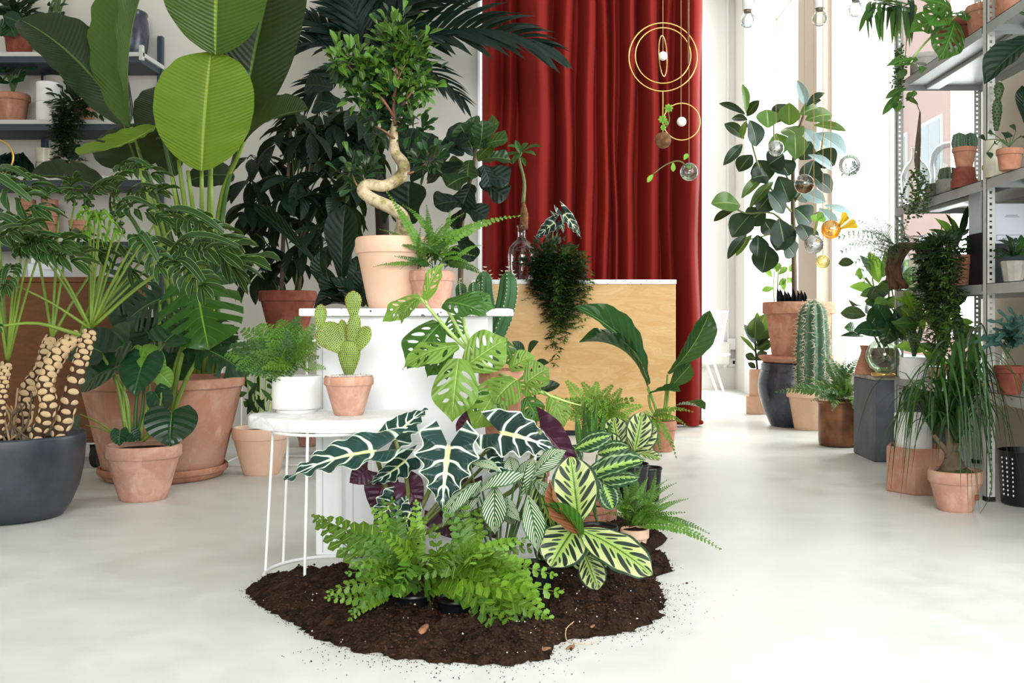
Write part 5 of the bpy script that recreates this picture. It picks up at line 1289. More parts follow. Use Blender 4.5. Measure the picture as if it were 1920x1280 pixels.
# ---------------------------------------------------------------- trailing vine with a mask plant on the bar
Zt = 7.36
vp = thing('trailing_vine', 'dense dark trailing vine in a terracotta pot hanging over the plywood bar front', 'potted plant', P_on(1050, Zt + .03, btop))
pot(vp, .105, .075, .16, M['terra'], .035, .008, loc=(.0, .02, 0))
VM = [cmesh('vine_%d' % i, LM['vine'] if i < 3 else LM['vine_olive'], lambda i=i: vine_mb(.5, i + 1, .019, .040, 'star', .02, .025), False) for i in range(5)]
rg = random.Random(21)
for k in range(54):
    f = rg.random(); x = 992 + 100 * f; y0 = 456 + rg.uniform(0, 45) + 30 * abs(f - .45)
    end = 566 + 135 * math.exp(-((f - .55) / .22) ** 2) * rg.uniform(.35, 1) + rg.uniform(-40, 15)
    if f > .75: end = rg.uniform(520, 610)
    if f < .1: end = min(end, 560)
    L = sz(max(40, end - y0), Zt); me = VM[rg.randrange(3) if end < 590 or rg.random() < .4 else rg.choice((3, 4))]
    p = P(x, y0, BZ - .05 - rg.uniform(0, .07)) - vp.location
    o = link('vine', me, vp); o.location = p; o.rotation_euler = (0, 0, rg.uniform(0, 6.28)); o.scale = (1, 1, L / .5)
clump(vp, 1030, 485, 42, 34, BZ, 420, LM['vine'], .05, 4, .09)
clump(vp, 1072, 490, 22, 24, BZ, 120, LM['vine'], .045, 5, .07)
m2 = thing('mask_plant', 'small african mask plant rising out of the trailing vine on the bar', 'potted plant', P_on(1040, Zt + .12, btop))
pot(m2, .05, .038, .10, M['black_plastic'], .012, .003, 24)
for b, tp, w, v, n in (((1040, 418), (1002, 452), 34, 0, (-.1, -.9, .5)), ((1058, 402), (1090, 448), 28, 1, (.3, -1, .3)), ((1052, 420), (1056, 438), 14, 2, (.6, -.8, 0)), ((1040, 404), (1030, 394), 8, 1, (.6, -.8, 0))):
    LP(m2, AL[v], b, tp, w, Zt, 0, n)
for pts in (((1036, 490), (1035, 450), (1040, 420)), ((1040, 490), (1044, 440), (1058, 404)), ((1038, 490), (1040, 450), (1052, 420))): SP(m2, pts, Zt + .05, 1.4, M['petiole_olive'], 'petiole', 5)
# ---------------------------------------------------------------- long strap leaved plant in front of the bar
Q = Px(1243, 788, 848, 25.5, 18)
ls = thing('strap_leaf_plant', 'plant with long glossy strap leaves in a small terracotta pot by the bar end', 'potted plant', Q.loc)
pot(ls, Q.r, Q.rb, Q.h, M['terra'], Q.h * .3, .008)
ST = [leafmesh('strap_leaf_%d' % v, LM['strap'], out=outl([(0, .10), (.2, .45), (.5, .95), (.7, 1.0), (.88, .72), (1, .02)]), nt=18, ns=4, arch=.14 - .1 * v, fold=.22, sweep=.08, wave=(.012, 5), droop=.03) for v in range(2)]
Zs = Q.Z - .1
for b, tp, w, dz, v, n in (((1216, 722), (1078, 574), 52, -.35, 0, (-.5, -.7, .8)), ((1214, 726), (1086, 642), 34, -.5, 0, (-.1, -.4, 1)), ((1252, 700), (1331, 582), 50, -.1, 0, (.5, -1, .2)), ((1254, 728), (1296, 682), 34, -.1, 1, (.3, -1, .3)), ((1216, 738), (1276, 734), 26, -.2, 1, (0, -.7, .9)), ((1268, 760), (1322, 768), 26, -.3, 1, (.2, -.7, .8))):
    LP(ls, ST[v], b, tp, w, Zs, dz, n)
for pts in (((1236, 790), (1226, 755), (1216, 724)), ((1238, 790), (1228, 760), (1214, 728)), ((1244, 790), (1248, 745), (1252, 702)), ((1246, 790), (1250, 760), (1254, 730)), ((1236, 790), (1220, 765), (1216, 740)), ((1250, 790), (1258, 770), (1268, 762))): SP(ls, pts, Zs + .05, [2.8, 2], M['petiole'], 'petiole', 6)
JG = cmesh('saw_edged_frond', LM['fern'], lambda: frond_mb(np=14, plen=.13, pw=.05, arch=.14, droop=.15, seed=77, lobes=0, ang=48, taper=.6, stalk=.03))
sg = thing('saw_leaf_plant', 'bright plant with narrow saw edged leaves beside the strap leaf pot', 'potted plant', P(1218, 862, 4.7) * Vector((1, 1, 0)))
pot(sg, .06, .045, .16, M['black_plastic'], .012, .003, 24)
for tp in ((1300, 772), (1255, 770), (1268, 858), (1222, 848), (1180, 800), (1290, 800), (1195, 780), (1240, 855)):
    setleaf(sg, JG, P(1224, 782, 4.7), P(tp[0], tp[1], 4.6), sz(90, 4.7), (R.uniform(-.3, .3), -.7, .7), 'leaf')
SP(sg, ((1218, 850), (1222, 810), (1224, 780)), 4.7, 2.4, M['petiole'], 'stem')
# bright lacy fern, aloe and a dark leaved seedling between the cheese plant and the bar
bf = thing('potted_fern', 'lime green lacy fern standing behind the swiss cheese plant', 'potted plant', P(1125, 900, 4.1) * Vector((1, 1, 0)))
pot(bf, .085, .065, .20, M['terra'], .04, .007)
fronds(bf, (1125, 800), 4.1, [(1060, 712, 0), (1090, 715, 0), (1150, 720, 0), (1185, 745, -.1), (1200, 790, -.1), (1050, 745, -.05), (1120, 712, .1), (1165, 725, .05), (1030, 780, -.1), (1085, 745, -.15), (1140, 745, -.15), (1175, 780, -.15), (1060, 775, -.1), (1205, 760, 0)], [cmesh('lime_lacy_frond_%d' % i, LM['fern'], lambda i=i: bipin_mb(np=12, plen=.24, seed=i + 21, arch=.25, droop=.1 * i, n2=5, fine=.04)) for i in range(2)], seed=31)
al = thing('potted_aloe', 'upright speckled aloe rosette between lime fern and medallion leaves', 'potted plant', P(1112, 900, 3.75) * Vector((1, 1, 0)))
pot(al, .06, .045, .16, M['terra'], .03, .006)
AO = leafmesh('aloe_spike', LM['aloe'], out=outl([(0, 1), (.5, .8), (1, .02)]), nt=8, ns=3, asp=.2, arch=.03, fold=1.2, sweep=0)
for k, (b, tp, w) in enumerate((((1100, 840), (1096, 752), 18), ((1112, 842), (1118, 750), 18), ((1120, 842), (1132, 762), 17), ((1108, 845), (1108, 765), 18), ((1092, 842), (1080, 772), 16), ((1128, 845), (1146, 790), 16), ((1104, 848), (1100, 790), 18))):
    LP(al, AO, b, tp, w, 3.72 - .01 * k, 0, (R.uniform(-.3, .3), 1, .2))
    mb = MB(); rg = random.Random(k)
    for q in range(26):
        f = rg.uniform(.05, .85); e = rg.uniform(-.35, .35) * (1 - f); p = P(b[0] + (tp[0] - b[0]) * f + e * w, b[1] + (tp[1] - b[1]) * f, 3.708 - .01 * k) - al.location; mb.rock(p, .002, rg)
    tag(mb.build('leaf_specks', LM['light'], al), kind='stuff')
dl = thing('dark_leaf_plant', 'dark pointed leaves on thin stems behind the swiss cheese plant', 'potted plant', P(1000, 900, 4.3) * Vector((1, 1, 0)))
pot(dl, .07, .05, .22, M['terra'], .04, .007)
DK = lm('dark_pointed_leaf', LM['dark'], ELL)
for b, tp, w in (((985, 670), (960, 640), 22), ((990, 668), (1010, 640), 22), ((992, 700), (1030, 680), 24), ((990, 710), (960, 690), 22), ((1000, 740), (1050, 720), 26), ((1000, 760), (980, 800), 26), ((1010, 780), (1060, 790), 26), ((990, 780), (950, 830), 26), ((985, 700), (1000, 735), 22), ((1010, 800), (1050, 840), 26)):
    LP(dl, DK, b, tp, w, 4.2, R.uniform(-.1, .05), (R.uniform(-.4, .4), -.8, .6))
SP(dl, ((1000, 860), (1005, 760), (988, 670)), 4.25, [3, 1.5], M['petiole_dark'], 'stem')
# ---------------------------------------------------------------- slate pot with the lobed philodendron
def root_at(px, py): Z = floorZ(py); return Vector(((px - CX) * Z / F, Z, 0))
Zp = 4.32
ph = thing('lobed_philodendron', 'big lobed philodendron with scarred trunks in a round slate glazed pot', 'potted plant', Vector((sz(18 - CX, Zp), Zp, 0)))
rP, hP = sz(131, Zp), H - sz(812 - CY, Zp)
MB().lathe([(rP * .62, 0), (rP * .70, .006), (rP * .80, hP * .14), (rP * .91, hP * .36), (rP * .97, hP * .6), (rP * .995, hP * .85), (rP, hP * .97), (rP * .99, hP), (rP * .95, hP), (rP * .935, hP * .97), (rP * .93, hP * .86)], 64).build('pot', M['slate_pot'], ph, smooth=True)
soil(ph, rP * .93, hP * .88, rough=.02)
def scarred(pix, r, Z, dz, seed):
    pts = [P(x, y, Z + d) - ph.location for (x, y), d in zip(pix, dz)]; n = 40
    rr = [sz(v, Z) for v in r]
    t = MB().tube(pts, rr, 12, n).build('trunk', M['trunk_phil'], ph, smooth=True)
    c = catmull(pts, n); q = lerp_list(rr, n); L = sum((c[i + 1] - c[i]).length for i in range(n)); rg = random.Random(seed)
    key = 'leaf_scar'
    if key not in MESH:
        mb = MB(); m = 10; vs = []
        for rr_, zz in ((1, 0), (.86, .22), (.55, .30)):
            for k in range(m): a = 2 * PI * k / m; vs.append(Vector((math.cos(a) * rr_ * (1.0 - .22 * math.sin(a)), math.sin(a) * rr_ * .78, zz)))
        vs.append(Vector((0, 0, .24))); fs = []
        for j in range(2):
            for k in range(m): l = (k + 1) % m; fs.append((j * m + k, j * m + l, j * m + m + l, j * m + m + k))
        for k in range(m): fs.append((2 * m + k, 2 * m + (k + 1) % m, 3 * m))
        mb.add(vs, fs); MESH[key] = mb.mesh(key, M['scar'])
    step = q[0] * 1.02; rows = max(3, int(L / step)); up = None
    for i in range(rows):
        f = (i + .3) / rows * n; k = min(int(f), n - 1); p = c[k].lerp(c[k + 1], f - k); d = (c[min(k + 1, n)] - c[max(k - 1, 0)]).normalized()
        up = d.orthogonal().normalized() if up is None else (up - d * up.dot(d)).normalized(); sd = d.cross(up)
        for j in range(4):
            a = 2 * PI * (j + .5 * (i % 2)) / 4 + i * .12; o = up * math.cos(a) + sd * math.sin(a)
            if o.y > .55: continue
            x = d.cross(o); s = q[k] * .76 * rg.uniform(.88, 1.08)
            mm = Matrix(((x.x * s, d.x * s * .82, o.x * s), (x.y * s, d.y * s * .82, o.y * s), (x.z * s, d.z * s * .82, o.z * s))).to_4x4(); mm.translation = p + o * q[k] * .93
            link('leaf_scar', MESH[key], t, M=mm)
scarred([(110, 818), (128, 760), (148, 690), (160, 650), (170, 618)], [13, 13, 12, 11.5, 11], Zp - .06, [0, -.02, -.03, -.02, 0], 1)
scarred([(68, 822), (90, 765), (86, 718), (100, 680), (125, 645), (152, 628)], [11, 13, 13.5, 14, 13, 11], Zp - .12, [0, -.02, -.02, 0, .03, .05], 2)
scarred([(40, 822), (48, 770), (55, 725), (80, 690), (90, 650), (98, 632)], [11, 12, 12, 12, 11, 10], Zp + .02, [0, 0, 0, 0, .02, .03], 3)
scarred([(-4, 822), (0, 770), (4, 730), (8, 700), (14, 678)], [9, 9, 9, 9, 8.5], Zp - .18, [0, 0, 0, 0, 0], 4)
rg = random.Random(5)
for k in range(16):
    x = rg.uniform(0, 120); SP(ph, ((x + rg.uniform(-15, 15), rg.uniform(720, 770)), (x + rg.uniform(-20, 20), 790), (x + rg.uniform(-40, 20), 826)), Zp - .05 + rg.uniform(-.1, .1), [1.6, 2.2], M['root'] if k % 3 else M['wood_stem'], 'aerial_root', 5)
SE = [cmesh('lobed_leaf_%d' % i, LM['phil'], lambda i=i: selloum_mb(7 + i % 2, i + 1, .08 + .04 * i, .15 + .1 * i)) for i in range(3)]
SEn = [cmesh('young_lobed_leaf', LM['phil_new'], lambda: selloum_mb(6, 9, .1, .3))]
def pl_leaf(crown, att, tip, w, Z0, Z1, dz=-.15, n=(0, -.7, .9), me=None, r=3.4, bend=None, mat='petiole'):
    mid = bend or ((crown[0] + att[0]) / 2, (crown[1] + att[1]) / 2 - 6)
    SP(ph, (crown, mid, att), Z0, [r, r * .75, r * .5], M[mat], 'petiole', 6, [0, (Z1 - Z0) * .4, Z1 - Z0])
    LP(ph, me or R.choice(SE), att, tip, w * .80, Z1, dz, n)
A = (170, 616); Bc = (14, 678); Cc = (98, 632); Dc = (150, 628)
for a in (
    (A, (256, 446), (300, 492), 72, 4.3, 4.2), (A, (326, 492), (386, 532), 96, 4.3, 4.15), (A, (318, 494), (460, 462), 86, 4.3, 4.25), (A, (300, 405), (430, 440), 84, 4.3, 4.4),
    (A, (222, 404), (300, 392), 60, 4.3, 4.3), (A, (232, 428), (210, 350), 56, 4.32, 4.5), (A, (166, 385), (106, 352), 60, 4.3, 4.4), (A, (166, 385), (215, 330), 60, 4.3, 4.4),
    (A, (86, 486), (40, 455), 56, 4.3, 4.2), (A, (100, 488), (152, 470), 62, 4.3, 4.15), (A, (20, 530), (-40, 560), 80, 4.3, 4.1), (A, (225, 320), (290, 318), 56, 4.32, 4.6),
    (Bc, (40, 478), (120, 442), 66, 4.15, 4.0), (Bc, (52, 478), (142, 480), 60, 4.15, 4.0), (Bc, (28, 500), (4, 536), 54, 4.15, 4.0), (Bc, (72, 478), (60, 440), 46, 4.15, 4.1), (Bc, (-20, 470), (46, 420), 84, 4.15, 3.95), (Bc, (-10, 405), (70, 452), 80, 4.15, 4.1), (Bc, (-30, 345), (66, 380), 84, 4.15, 4.2), (Bc, (-10, 330), (66, 340), 60, 4.15, 4.3),
    (Cc, (130, 440), (190, 470), 60, 4.35, 4.5), (Cc, (110, 400), (60, 395), 66, 4.35, 4.5), (Cc, (140, 380), (130, 330), 56, 4.35, 4.6), (Cc, (60, 420), (10, 440), 70, 4.35, 4.5), (Cc, (200, 470), (250, 500), 70, 4.35, 4.6),
    (Dc, (270, 450), (350, 480), 70, 4.4, 4.7), (Dc, (330, 420), (420, 470), 80, 4.4, 4.7), (Dc, (240, 380), (300, 350), 60, 4.4, 4.8), (Dc, (350, 440), (450, 500), 80, 4.4, 4.6)):
    pl_leaf(*a, n=(R.uniform(-.3, .3), -.75, .8))
pl_leaf(Dc, (-10, 612), (-60, 640), 80, 4.2, 3.9, bend=(70, 606), r=4.2)
for att, tip in (((186, 405), (160, 425)), ((190, 402), (214, 420)), ((178, 398), (192, 432)), ((170, 404), (150, 395))):
    pl_leaf(A, att, tip, 26, 4.3, 4.22, me=SEn[0], r=2)
# ---------------------------------------------------------------- heart leaved plant
Q = Px(269, 832, 943, 68, 42)
hp = thing('heart_leaf_plant', 'plant with big glossy heart leaves in a pale pink terracotta pot', 'potted plant', Q.loc)
pot(hp, Q.r, Q.rb, Q.h, M['terra_pink'], Q.h * .23, .011, 56)
HL = [lm_heart(LM['heart'], v) for v in range(2)]; HM = lm_heart(LM['light'], 0)
for b, tp, w, dz, me, n in (((322, 775), (318, 838), 96, -.05, HL[0], (.25, -1, .25)), ((272, 672), (252, 742), 80, -.1, HL[0], (0, -1, .4)), ((208, 690), (150, 735), 90, 0, HL[1], (-.2, -.7, .8)), ((190, 660), (130, 640), 90, .1, HL[1], (-.4, -.7, .8)), ((272, 668), (312, 690), 56, .08, HM, (.3, -.9, .5)), ((262, 672), (246, 655), 40, .1, HM, (-.2, -1, .3)), ((300, 700), (322, 725), 40, .05, HM, (.7, -.8, .2)), ((225, 808), (224, 836), 34, -.02, HL[0], (0, -1, .3)), ((246, 812), (262, 826), 28, 0, HL[1], (.3, -1, .4)), ((150, 800), (130, 830), 40, .2, HL[1], (-.3, -.9, .4)), ((310, 640), (350, 620), 70, .3, HL[0], (.3, -.9, .5)), ((240, 640), (200, 690), 80, .2, HL[1], (-.3, -1, .3)), ((290, 735), (310, 770), 50, .15, HL[1], (.4, -1, .3))):
    LP(hp, me, b, tp, w, Q.Z - .02, dz, n)
for pts, r in ((((268, 826), (300, 800), (322, 777)), 3), (((256, 826), (268, 760), (272, 674)), 4), (((246, 828), (236, 745), (208, 692)), 5), (((240, 828), (220, 720), (190, 662)), 5), (((258, 826), (280, 740), (272, 670)), 3), (((240, 826), (232, 818), (225, 810)), 2), (((232, 826), (190, 795), (150, 776)), 2), (((230, 826), (195, 805), (160, 797)), 2), (((262, 826), (270, 790), (290, 737)), 3), (((252, 826), (262, 720), (310, 642)), 4), (((246, 826), (232, 760), (240, 642)), 5), (((268, 826), (300, 760), (300, 702)), 2)):
    SP(hp, pts, Q.Z, [r, r * .6], M['petiole'] if r != 4 else M['petiole_dark'], 'petiole', 7)
# ---------------------------------------------------------------- big terracotta tub on a saucer: giant bird of paradise with a monstera
Zs = 5.42
tub_loc = Vector((sz(307 - CX, Zs), Zs, 0))
sau = thing('terracotta_saucer', 'wide terracotta saucer under the big tub on the floor', 'saucer', tub_loc)
rs = sz(115, Zs)
MB().lathe([(rs * .86, 0), (rs * .9, .004), (rs * .94, .022), (rs * .95, .03), (rs * .985, .034), (rs, .04), (rs, .062), (rs * .985, .067), (rs * .95, .066), (rs * .9, .03), (rs * .86, .014), (.0001, .012)], 64).build('saucer', M['terra'], sau, auto=40)
st_ = thing('bird_of_paradise', 'giant bird of paradise with huge paddle leaves in a big weathered terracotta tub', 'potted plant', tub_loc + Vector((0, 0, .014)))
rT, bT, hT = sz(146, Zs), sz(103, Zs), H - sz(706 - CY, Zs) - .014
pot(st_, rT, bT, hT, M['terra_old'], hT * .10, .014, 64)
BAN = outl([(0, .25), (.05, .55), (.18, .86), (.4, 1.0), (.65, .94), (.85, .68), (.95, .38), (1, .02)])
def bmesh_(key, mat, **k): return leafmesh(key, mat, out=BAN, nt=36, ns=6, **{**dict(arch=.05, fold=.12, sweep=.10, wave=(.008, 6)), **k})
b0 = bmesh_('paddle_leaf_bright', LM['strel_bright'], fold=.10, holes=((.93, .34, .10, .05), (.985, 0.02, .05, .05)))
b1 = bmesh_('paddle_leaf', LM['strel'], fold=.14); b2 = bmesh_('paddle_leaf_folded', LM['strel'], fold=.35, arch=.08)
b3 = bmesh_('paddle_leaf_dark', LM['strel_dark'], fold=.18, arch=.14); b4 = bmesh_('paddle_leaf_torn', LM['strel_bright'], fold=.15, arch=-.10, droop=.15, holes=((.52, 1.0, .025, .7), (.72, -1.0, .02, .75), (.80, 1.0, .02, .6), (.92, .3, .05, .1)))
b5 = bmesh_('paddle_leaf_hanging', LM['strel_dark'], fold=.25, arch=.10, holes=((.55, 1.0, .03, .4),))
for b, tp, w, Z, dz, me, n in (((378, 320), (396, 96), 182, 5.05, .1, b0, (.12, -1, .25)), ((404, 102), (418, -170), 196, 5.1, -.15, b1, (0, -1, -.15)), ((246, 240), (302, -90), 106, 5.15, .2, b2, (-.75, -.9, .2)), ((240, 238), (36, 36), 122, 5.3, -.1, b3, (.35, -.9, .75)),
    ((452, 236), (530, -110), 150, 5.4, .1, b3, (.25, -1, .1)), ((458, 268), (578, 206), 86, 5.3, -.2, b5, (.25, -.8, .7)), ((262, 318), (232, 232), 130, 5.25, -.1, b5, (.2, -.9, -.3)), ((292, 236), (146, 290), 92, 5.1, -.35, b4, (-.2, -.65, .9)), ((216, 366), (56, 330), 76, 5.3, -.25, b5, (.2, -.7, .9)), ((330, 330), (300, 160), 90, 5.5, .2, b3, (0, -1, .2)), ((350, 340), (440, 330), 60, 5.5, .1, b3, (.2, -.8, .4)), ((430, 440), (436, 470), 40, 5.2, -.1, b1, (.2, -.9, .4))):
    LP(st_, me, b, tp, w, Z, dz, n)
for pts, r in ((((385, 700), (380, 500), (378, 318)), 7), (((395, 700), (392, 420), (404, 100)), 6.5), (((330, 700), (318, 480), (246, 238)), 7), (((320, 700), (310, 500), (262, 316)), 7), (((345, 700), (330, 480), (244, 240)), 6), (((405, 700), (415, 420), (454, 234)), 6), (((400, 700), (410, 400), (458, 266)), 6.5), (((300, 700), (280, 480), (216, 364)), 6), (((350, 700), (345, 450), (300, 236)), 6), (((365, 700), (360, 500), (335, 300)), 7.5), (((372, 700), (374, 500), (352, 320)), 7), (((355, 700), (352, 520), (322, 330)), 7), (((390, 700), (398, 560), (396, 330)), 6.5)):
    SP(st_, pts, 5.4, [r, r * .8, r * .5], M['petiole'] if r != 6 else M['petiole_dark'], 'petiole', 8, [0, -.05, -.25])
MO = [lm_monstera(LM['monstera']), lm_monstera(LM['heart'], 'monstera_leaf_dark')]
for b, tp, w, Z, dz, me, n in (((370, 541), (392, 656), 150, 4.98, -.14, MO[0], (.1, -.9, .5)), ((378, 652), (466, 704), 100, 4.93, -.12, MO[1], (0, -.75, .9)), ((360, 600), (300, 640), 110, 5.1, 0, MO[1], (-.3, -.9, .5)), ((300, 560), (240, 600), 110, 5.3, 0, MO[1], (-.2, -.9, .5)), ((250, 520), (200, 575), 110, 5.4, 0, MO[1], (0, -.9, .5)), ((410, 480), (440, 530), 80, 5.3, 0, MO[1], (.3, -.9, .4)), ((290, 640), (260, 600), 90, 5.3, 0, HL[1], (0, -1, .3)), ((240, 570), (250, 640), 70, 5.4, 0, HL[1], (0, -1, .2)), ((330, 650), (345, 720), 70, 5.2, -.1, HL[1], (.2, -1, .2)), ((400, 610), (420, 660), 70, 5.1, -.1, MO[1], (.4, -.9, .2))):
    LP(st_, me, b, tp, w, Z, dz, n)
for pts, r in ((((322, 770), (335, 690), (372, 545)), 6), (((325, 772), (350, 710), (384, 652)), 5), (((320, 740), (330, 680), (362, 602)), 4), (((310, 740), (300, 650), (300, 562)), 4)):
    SP(st_, pts, 4.98, [r, r * .6], M['petiole'], 'petiole', 7, [.0, 0, 0])
# ---------------------------------------------------------------- pots under the table and the wire plant stand
Q = Px(490, 800, 893, 53, 33)
bp = thing('bamboo_plant', 'pale terracotta pot with jointed green stems under the marble table edge', 'potted plant', Q.loc)
pot(bp, Q.r, Q.rb, Q.h, M['terra_pale'], Q.h * .24, .009, 44)
DL = lm('bamboo_leaf', LM['mid'], LAN); DLd = lm('dark_lance_leaf', LM['dark'], LAN)
for x0, x1, y1 in ((478, 462, 700), (486, 478, 690), (494, 500, 690), (484, 470, 720), (500, 512, 720), (490, 488, 700)):
    SP(bp, ((x0, 802), ((x0 + x1) / 2, 760), (x1, y1)), Q.Z, [2.4, 1.8], M['petiole_pale'], 'stem', 6)
for k in range(26):
    x, y = R.uniform(455, 515), R.uniform(680, 770); LP(bp, DL if k % 2 else DLd, (x, y), (x + R.uniform(-26, 26), y + R.uniform(5, 38)), R.uniform(8, 14), Q.Z + R.uniform(-.08, .08), R.uniform(-.08, .05), (R.uniform(-.4, .4), -.9, .4))
Q = Px(577, 812, 838, 20, 15)
sp_ = thing('terracotta_pot', 'small plain terracotta pot by the back wall, seen below the marble table', 'pot', Q.loc); pot(sp_, Q.r, Q.rb, Q.h, M['terra_pink'], Q.h * .3, .006)
Zw = 5.95; zt_ = .735
ws = thing('wire_plant_stand', 'white wire plant stand under the red brown umbrella tree pot', 'plant stand', Vector((sz(520 - CX, Zw), Zw, 0)))
wt = MB()
for (x, y) in ((-.29, -.16), (.22, -.16), (-.29, .22), (.22, .22)):
    MB().tube([(x, y, .004), (x * .96, y * .96, zt_ - .012)], .007, 8, 1).build('leg', M['white_metal'], ws)
MB().tube([(-.29, -.16, .008), (.22, -.16, .008), (.22, .22, .008), (-.29, .22, .008), (-.29, -.16, .008)], .006, 6, 4).build('floor_rail', M['white_metal'], ws)
MB().bbox(-.30, .23, -.17, .23, zt_ - .012, zt_, .003).build('top', M['white_metal'], ws)
Q = Px(540, 545, 0, 53, 32, zb=zt_, Zc=5.95)
Q.h = H - sz(545 - CY, 5.95) - zt_; 
ut = thing('umbrella_tree', 'dark umbrella tree with drooping leaf fans in a red brown pot on the wire stand', 'potted tree', Q.loc)
pot(ut, Q.r, Q.rb, Q.h, M['terra_dark'], Q.h * .22, .012, 48)
UM = [cmesh('umbrella_leaf_%d' % i, LM['umbrella'], lambda i=i: palmate_mb(7 + i % 2, i + 1, .5 + .12 * i, .34)) for i in range(3)]
for pts, r in ((((528, 545), (532, 430), (540, 330), (545, 240)), 4.5), (((560, 545), (570, 440), (578, 340), (590, 230)), 4), (((570, 440), (600, 380), (625, 330)), 2.5), (((532, 440), (500, 400), (480, 370)), 2.5)):
    SP(ut, pts, 5.95, [r, r * .6], M['wood_stem'], 'trunk', 8)
rg = random.Random(17)
for k, (x, y) in enumerate(((545, 240), (600, 205), (640, 245), (565, 285), (505, 295), (470, 330), (612, 320), (655, 285), (532, 355), (590, 370), (632, 395), (484, 372), (462, 425), (505, 455), (565, 445), (618, 450), (645, 345), (448, 468), (520, 400), (560, 330), (600, 270), (520, 260), (690, 230), (660, 200), (575, 410), (545, 480), (490, 500), (470, 290), (625, 225), (680, 270), (600, 420), (440, 440), (580, 240), (625, 365), (515, 325), (655, 375), (560, 210), (465, 390))):
    Z = 5.95 + rg.uniform(-.25, .25); s = sz(rg.uniform(62, 82), Z); c = P(x, y, Z) - ut.location
    o = link('leaf', UM[k % 3], ut); o.location = c; o.rotation_euler = (rg.uniform(-.5, .3), rg.uniform(-.4, .4), rg.uniform(0, 6)); o.scale = (s, s, s)
    if k % 2 == 0: MB().tube([c, c * .6 + (P(550, y + 70, 5.95) - ut.location) * .4, P(552 + (x - 552) * .15, y + 100, 5.95) - ut.location], [.004, .006], 5, 8).build('petiole', M['petiole_dark'], ut, smooth=True)
# ---------------------------------------------------------------- dark strap leaved plant beside it
Zd = 5.5
dk = thing('bird_nest_plant', 'dark plant with broad upright strap leaves beside the sand bonsai pot', 'potted plant', Vector((sz(668 - CX, Zd), Zd, 0)))
pot(dk, .17, .12, .30, M['black_plastic'], .03, .006); MB().bx(-.02, .02, -.02, .02, .27, .66).build('stem', M['trunk_dark'], dk)
SD = [leafmesh('dark_strap_%d' % v, LM['strap_dark'], out=outl([(0, .12), (.25, .55), (.55, 1), (.8, .85), (1, .02)]), nt=16, ns=4, arch=.1 + .08 * v, fold=.22, sweep=.08, wave=(.015, 4)) for v in range(2)]
for b, tp, w, dz, v, n in (((642, 530), (648, 382), 62, 0, 0, (0, -1, .2)), ((600, 500), (474, 384), 26, .1, 0, (-.3, -.8, .7)), ((622, 540), (600, 470), 34, -.1, 1, (-.4, -.9, .3)), ((690, 470), (646, 388), 34, .05, 0, (-.3, -1, .3)), ((650, 570), (610, 500), 40, -.1, 1, (-.4, -.8, .5)), ((668, 575), (590, 570), 34, -.25, 1, (0, -.5, 1)), ((668, 575), (600, 545), 34, -.2, 1, (-.1, -.6, 1)), ((660, 575), (640, 520), 40, -.1, 0, (0, -1, .3)), ((680, 575), (690, 500), 46, -.05, 0, (.1, -1, .3)), ((690, 575), (705, 520), 40, -.05, 1, (.3, -1, .2)), ((670, 575), (620, 520), 32, -.15, 1, (-.2, -.8, .6)), ((660, 580), (585, 590), 30, -.2, 1, (0, -.5, 1)), ((675, 560), (668, 480), 44, .05, 0, (0, -1, .1))):
    LP(dk, SD[v], b, tp, w, Zd, dz, n)
# ---------------------------------------------------------------- palm against the back wall
Zq = 6.9
pa = thing('palm_tree', 'tall dark feather palm with a slim black trunk against the back wall', 'potted tree', Vector((sz(716 - CX, Zq), Zq, 0)))
pot(pa, .2, .15, .32, M['black_plastic'], .03, .008)
SP(pa, ((716, 740), (718, 500), (712, 340), (690, 240), (684, 150)), Zq, [12, 12, 13, 10, 8], M['trunk_dark'], 'trunk', 10)
PM = [cmesh('palm_frond_%d' % i, LM['palm'], lambda i=i: palm_mb(21, .36, .16 + .06 * i, i + 2, .12, .050, .25)) for i in range(3)]
for tp, dz, w, n in (((520, 20), .1, 1, (.2, -.8, .6)), ((455, 118), -.1, 1, (0, -.7, .8)), ((590, -40), .2, 1, (.3, -1, .2)), ((690, -100), .3, 1.1, (0, -1, .1)), ((780, -60), .2, 1.1, (-.2, -1, .1)), ((850, -20), .2, 1, (-.3, -1, .3)), ((1030, 62), -.2, 1.1, (0, -.8, .6)), ((1000, -60), .1, 1.1, (-.2, -.8, .6)), ((866, 172), -.3, .9, (-.3, -.7, .6)), ((520, 230), -.3, .7, (.3, -.8, .5)), ((640, -60), .1, 1.1, (.2, -1, .2)), ((740, 30), -.5, 1, (0, -1, .4)), ((830, 60), -.4, .9, (-.3, -.9, .3))):
    b = P(688, 128, Zq); t = P(tp[0], tp[1], Zq + dz); setleaf(pa, PM[R.randrange(3)], b, t, (t - b).length * w * .8, n, 'frond')
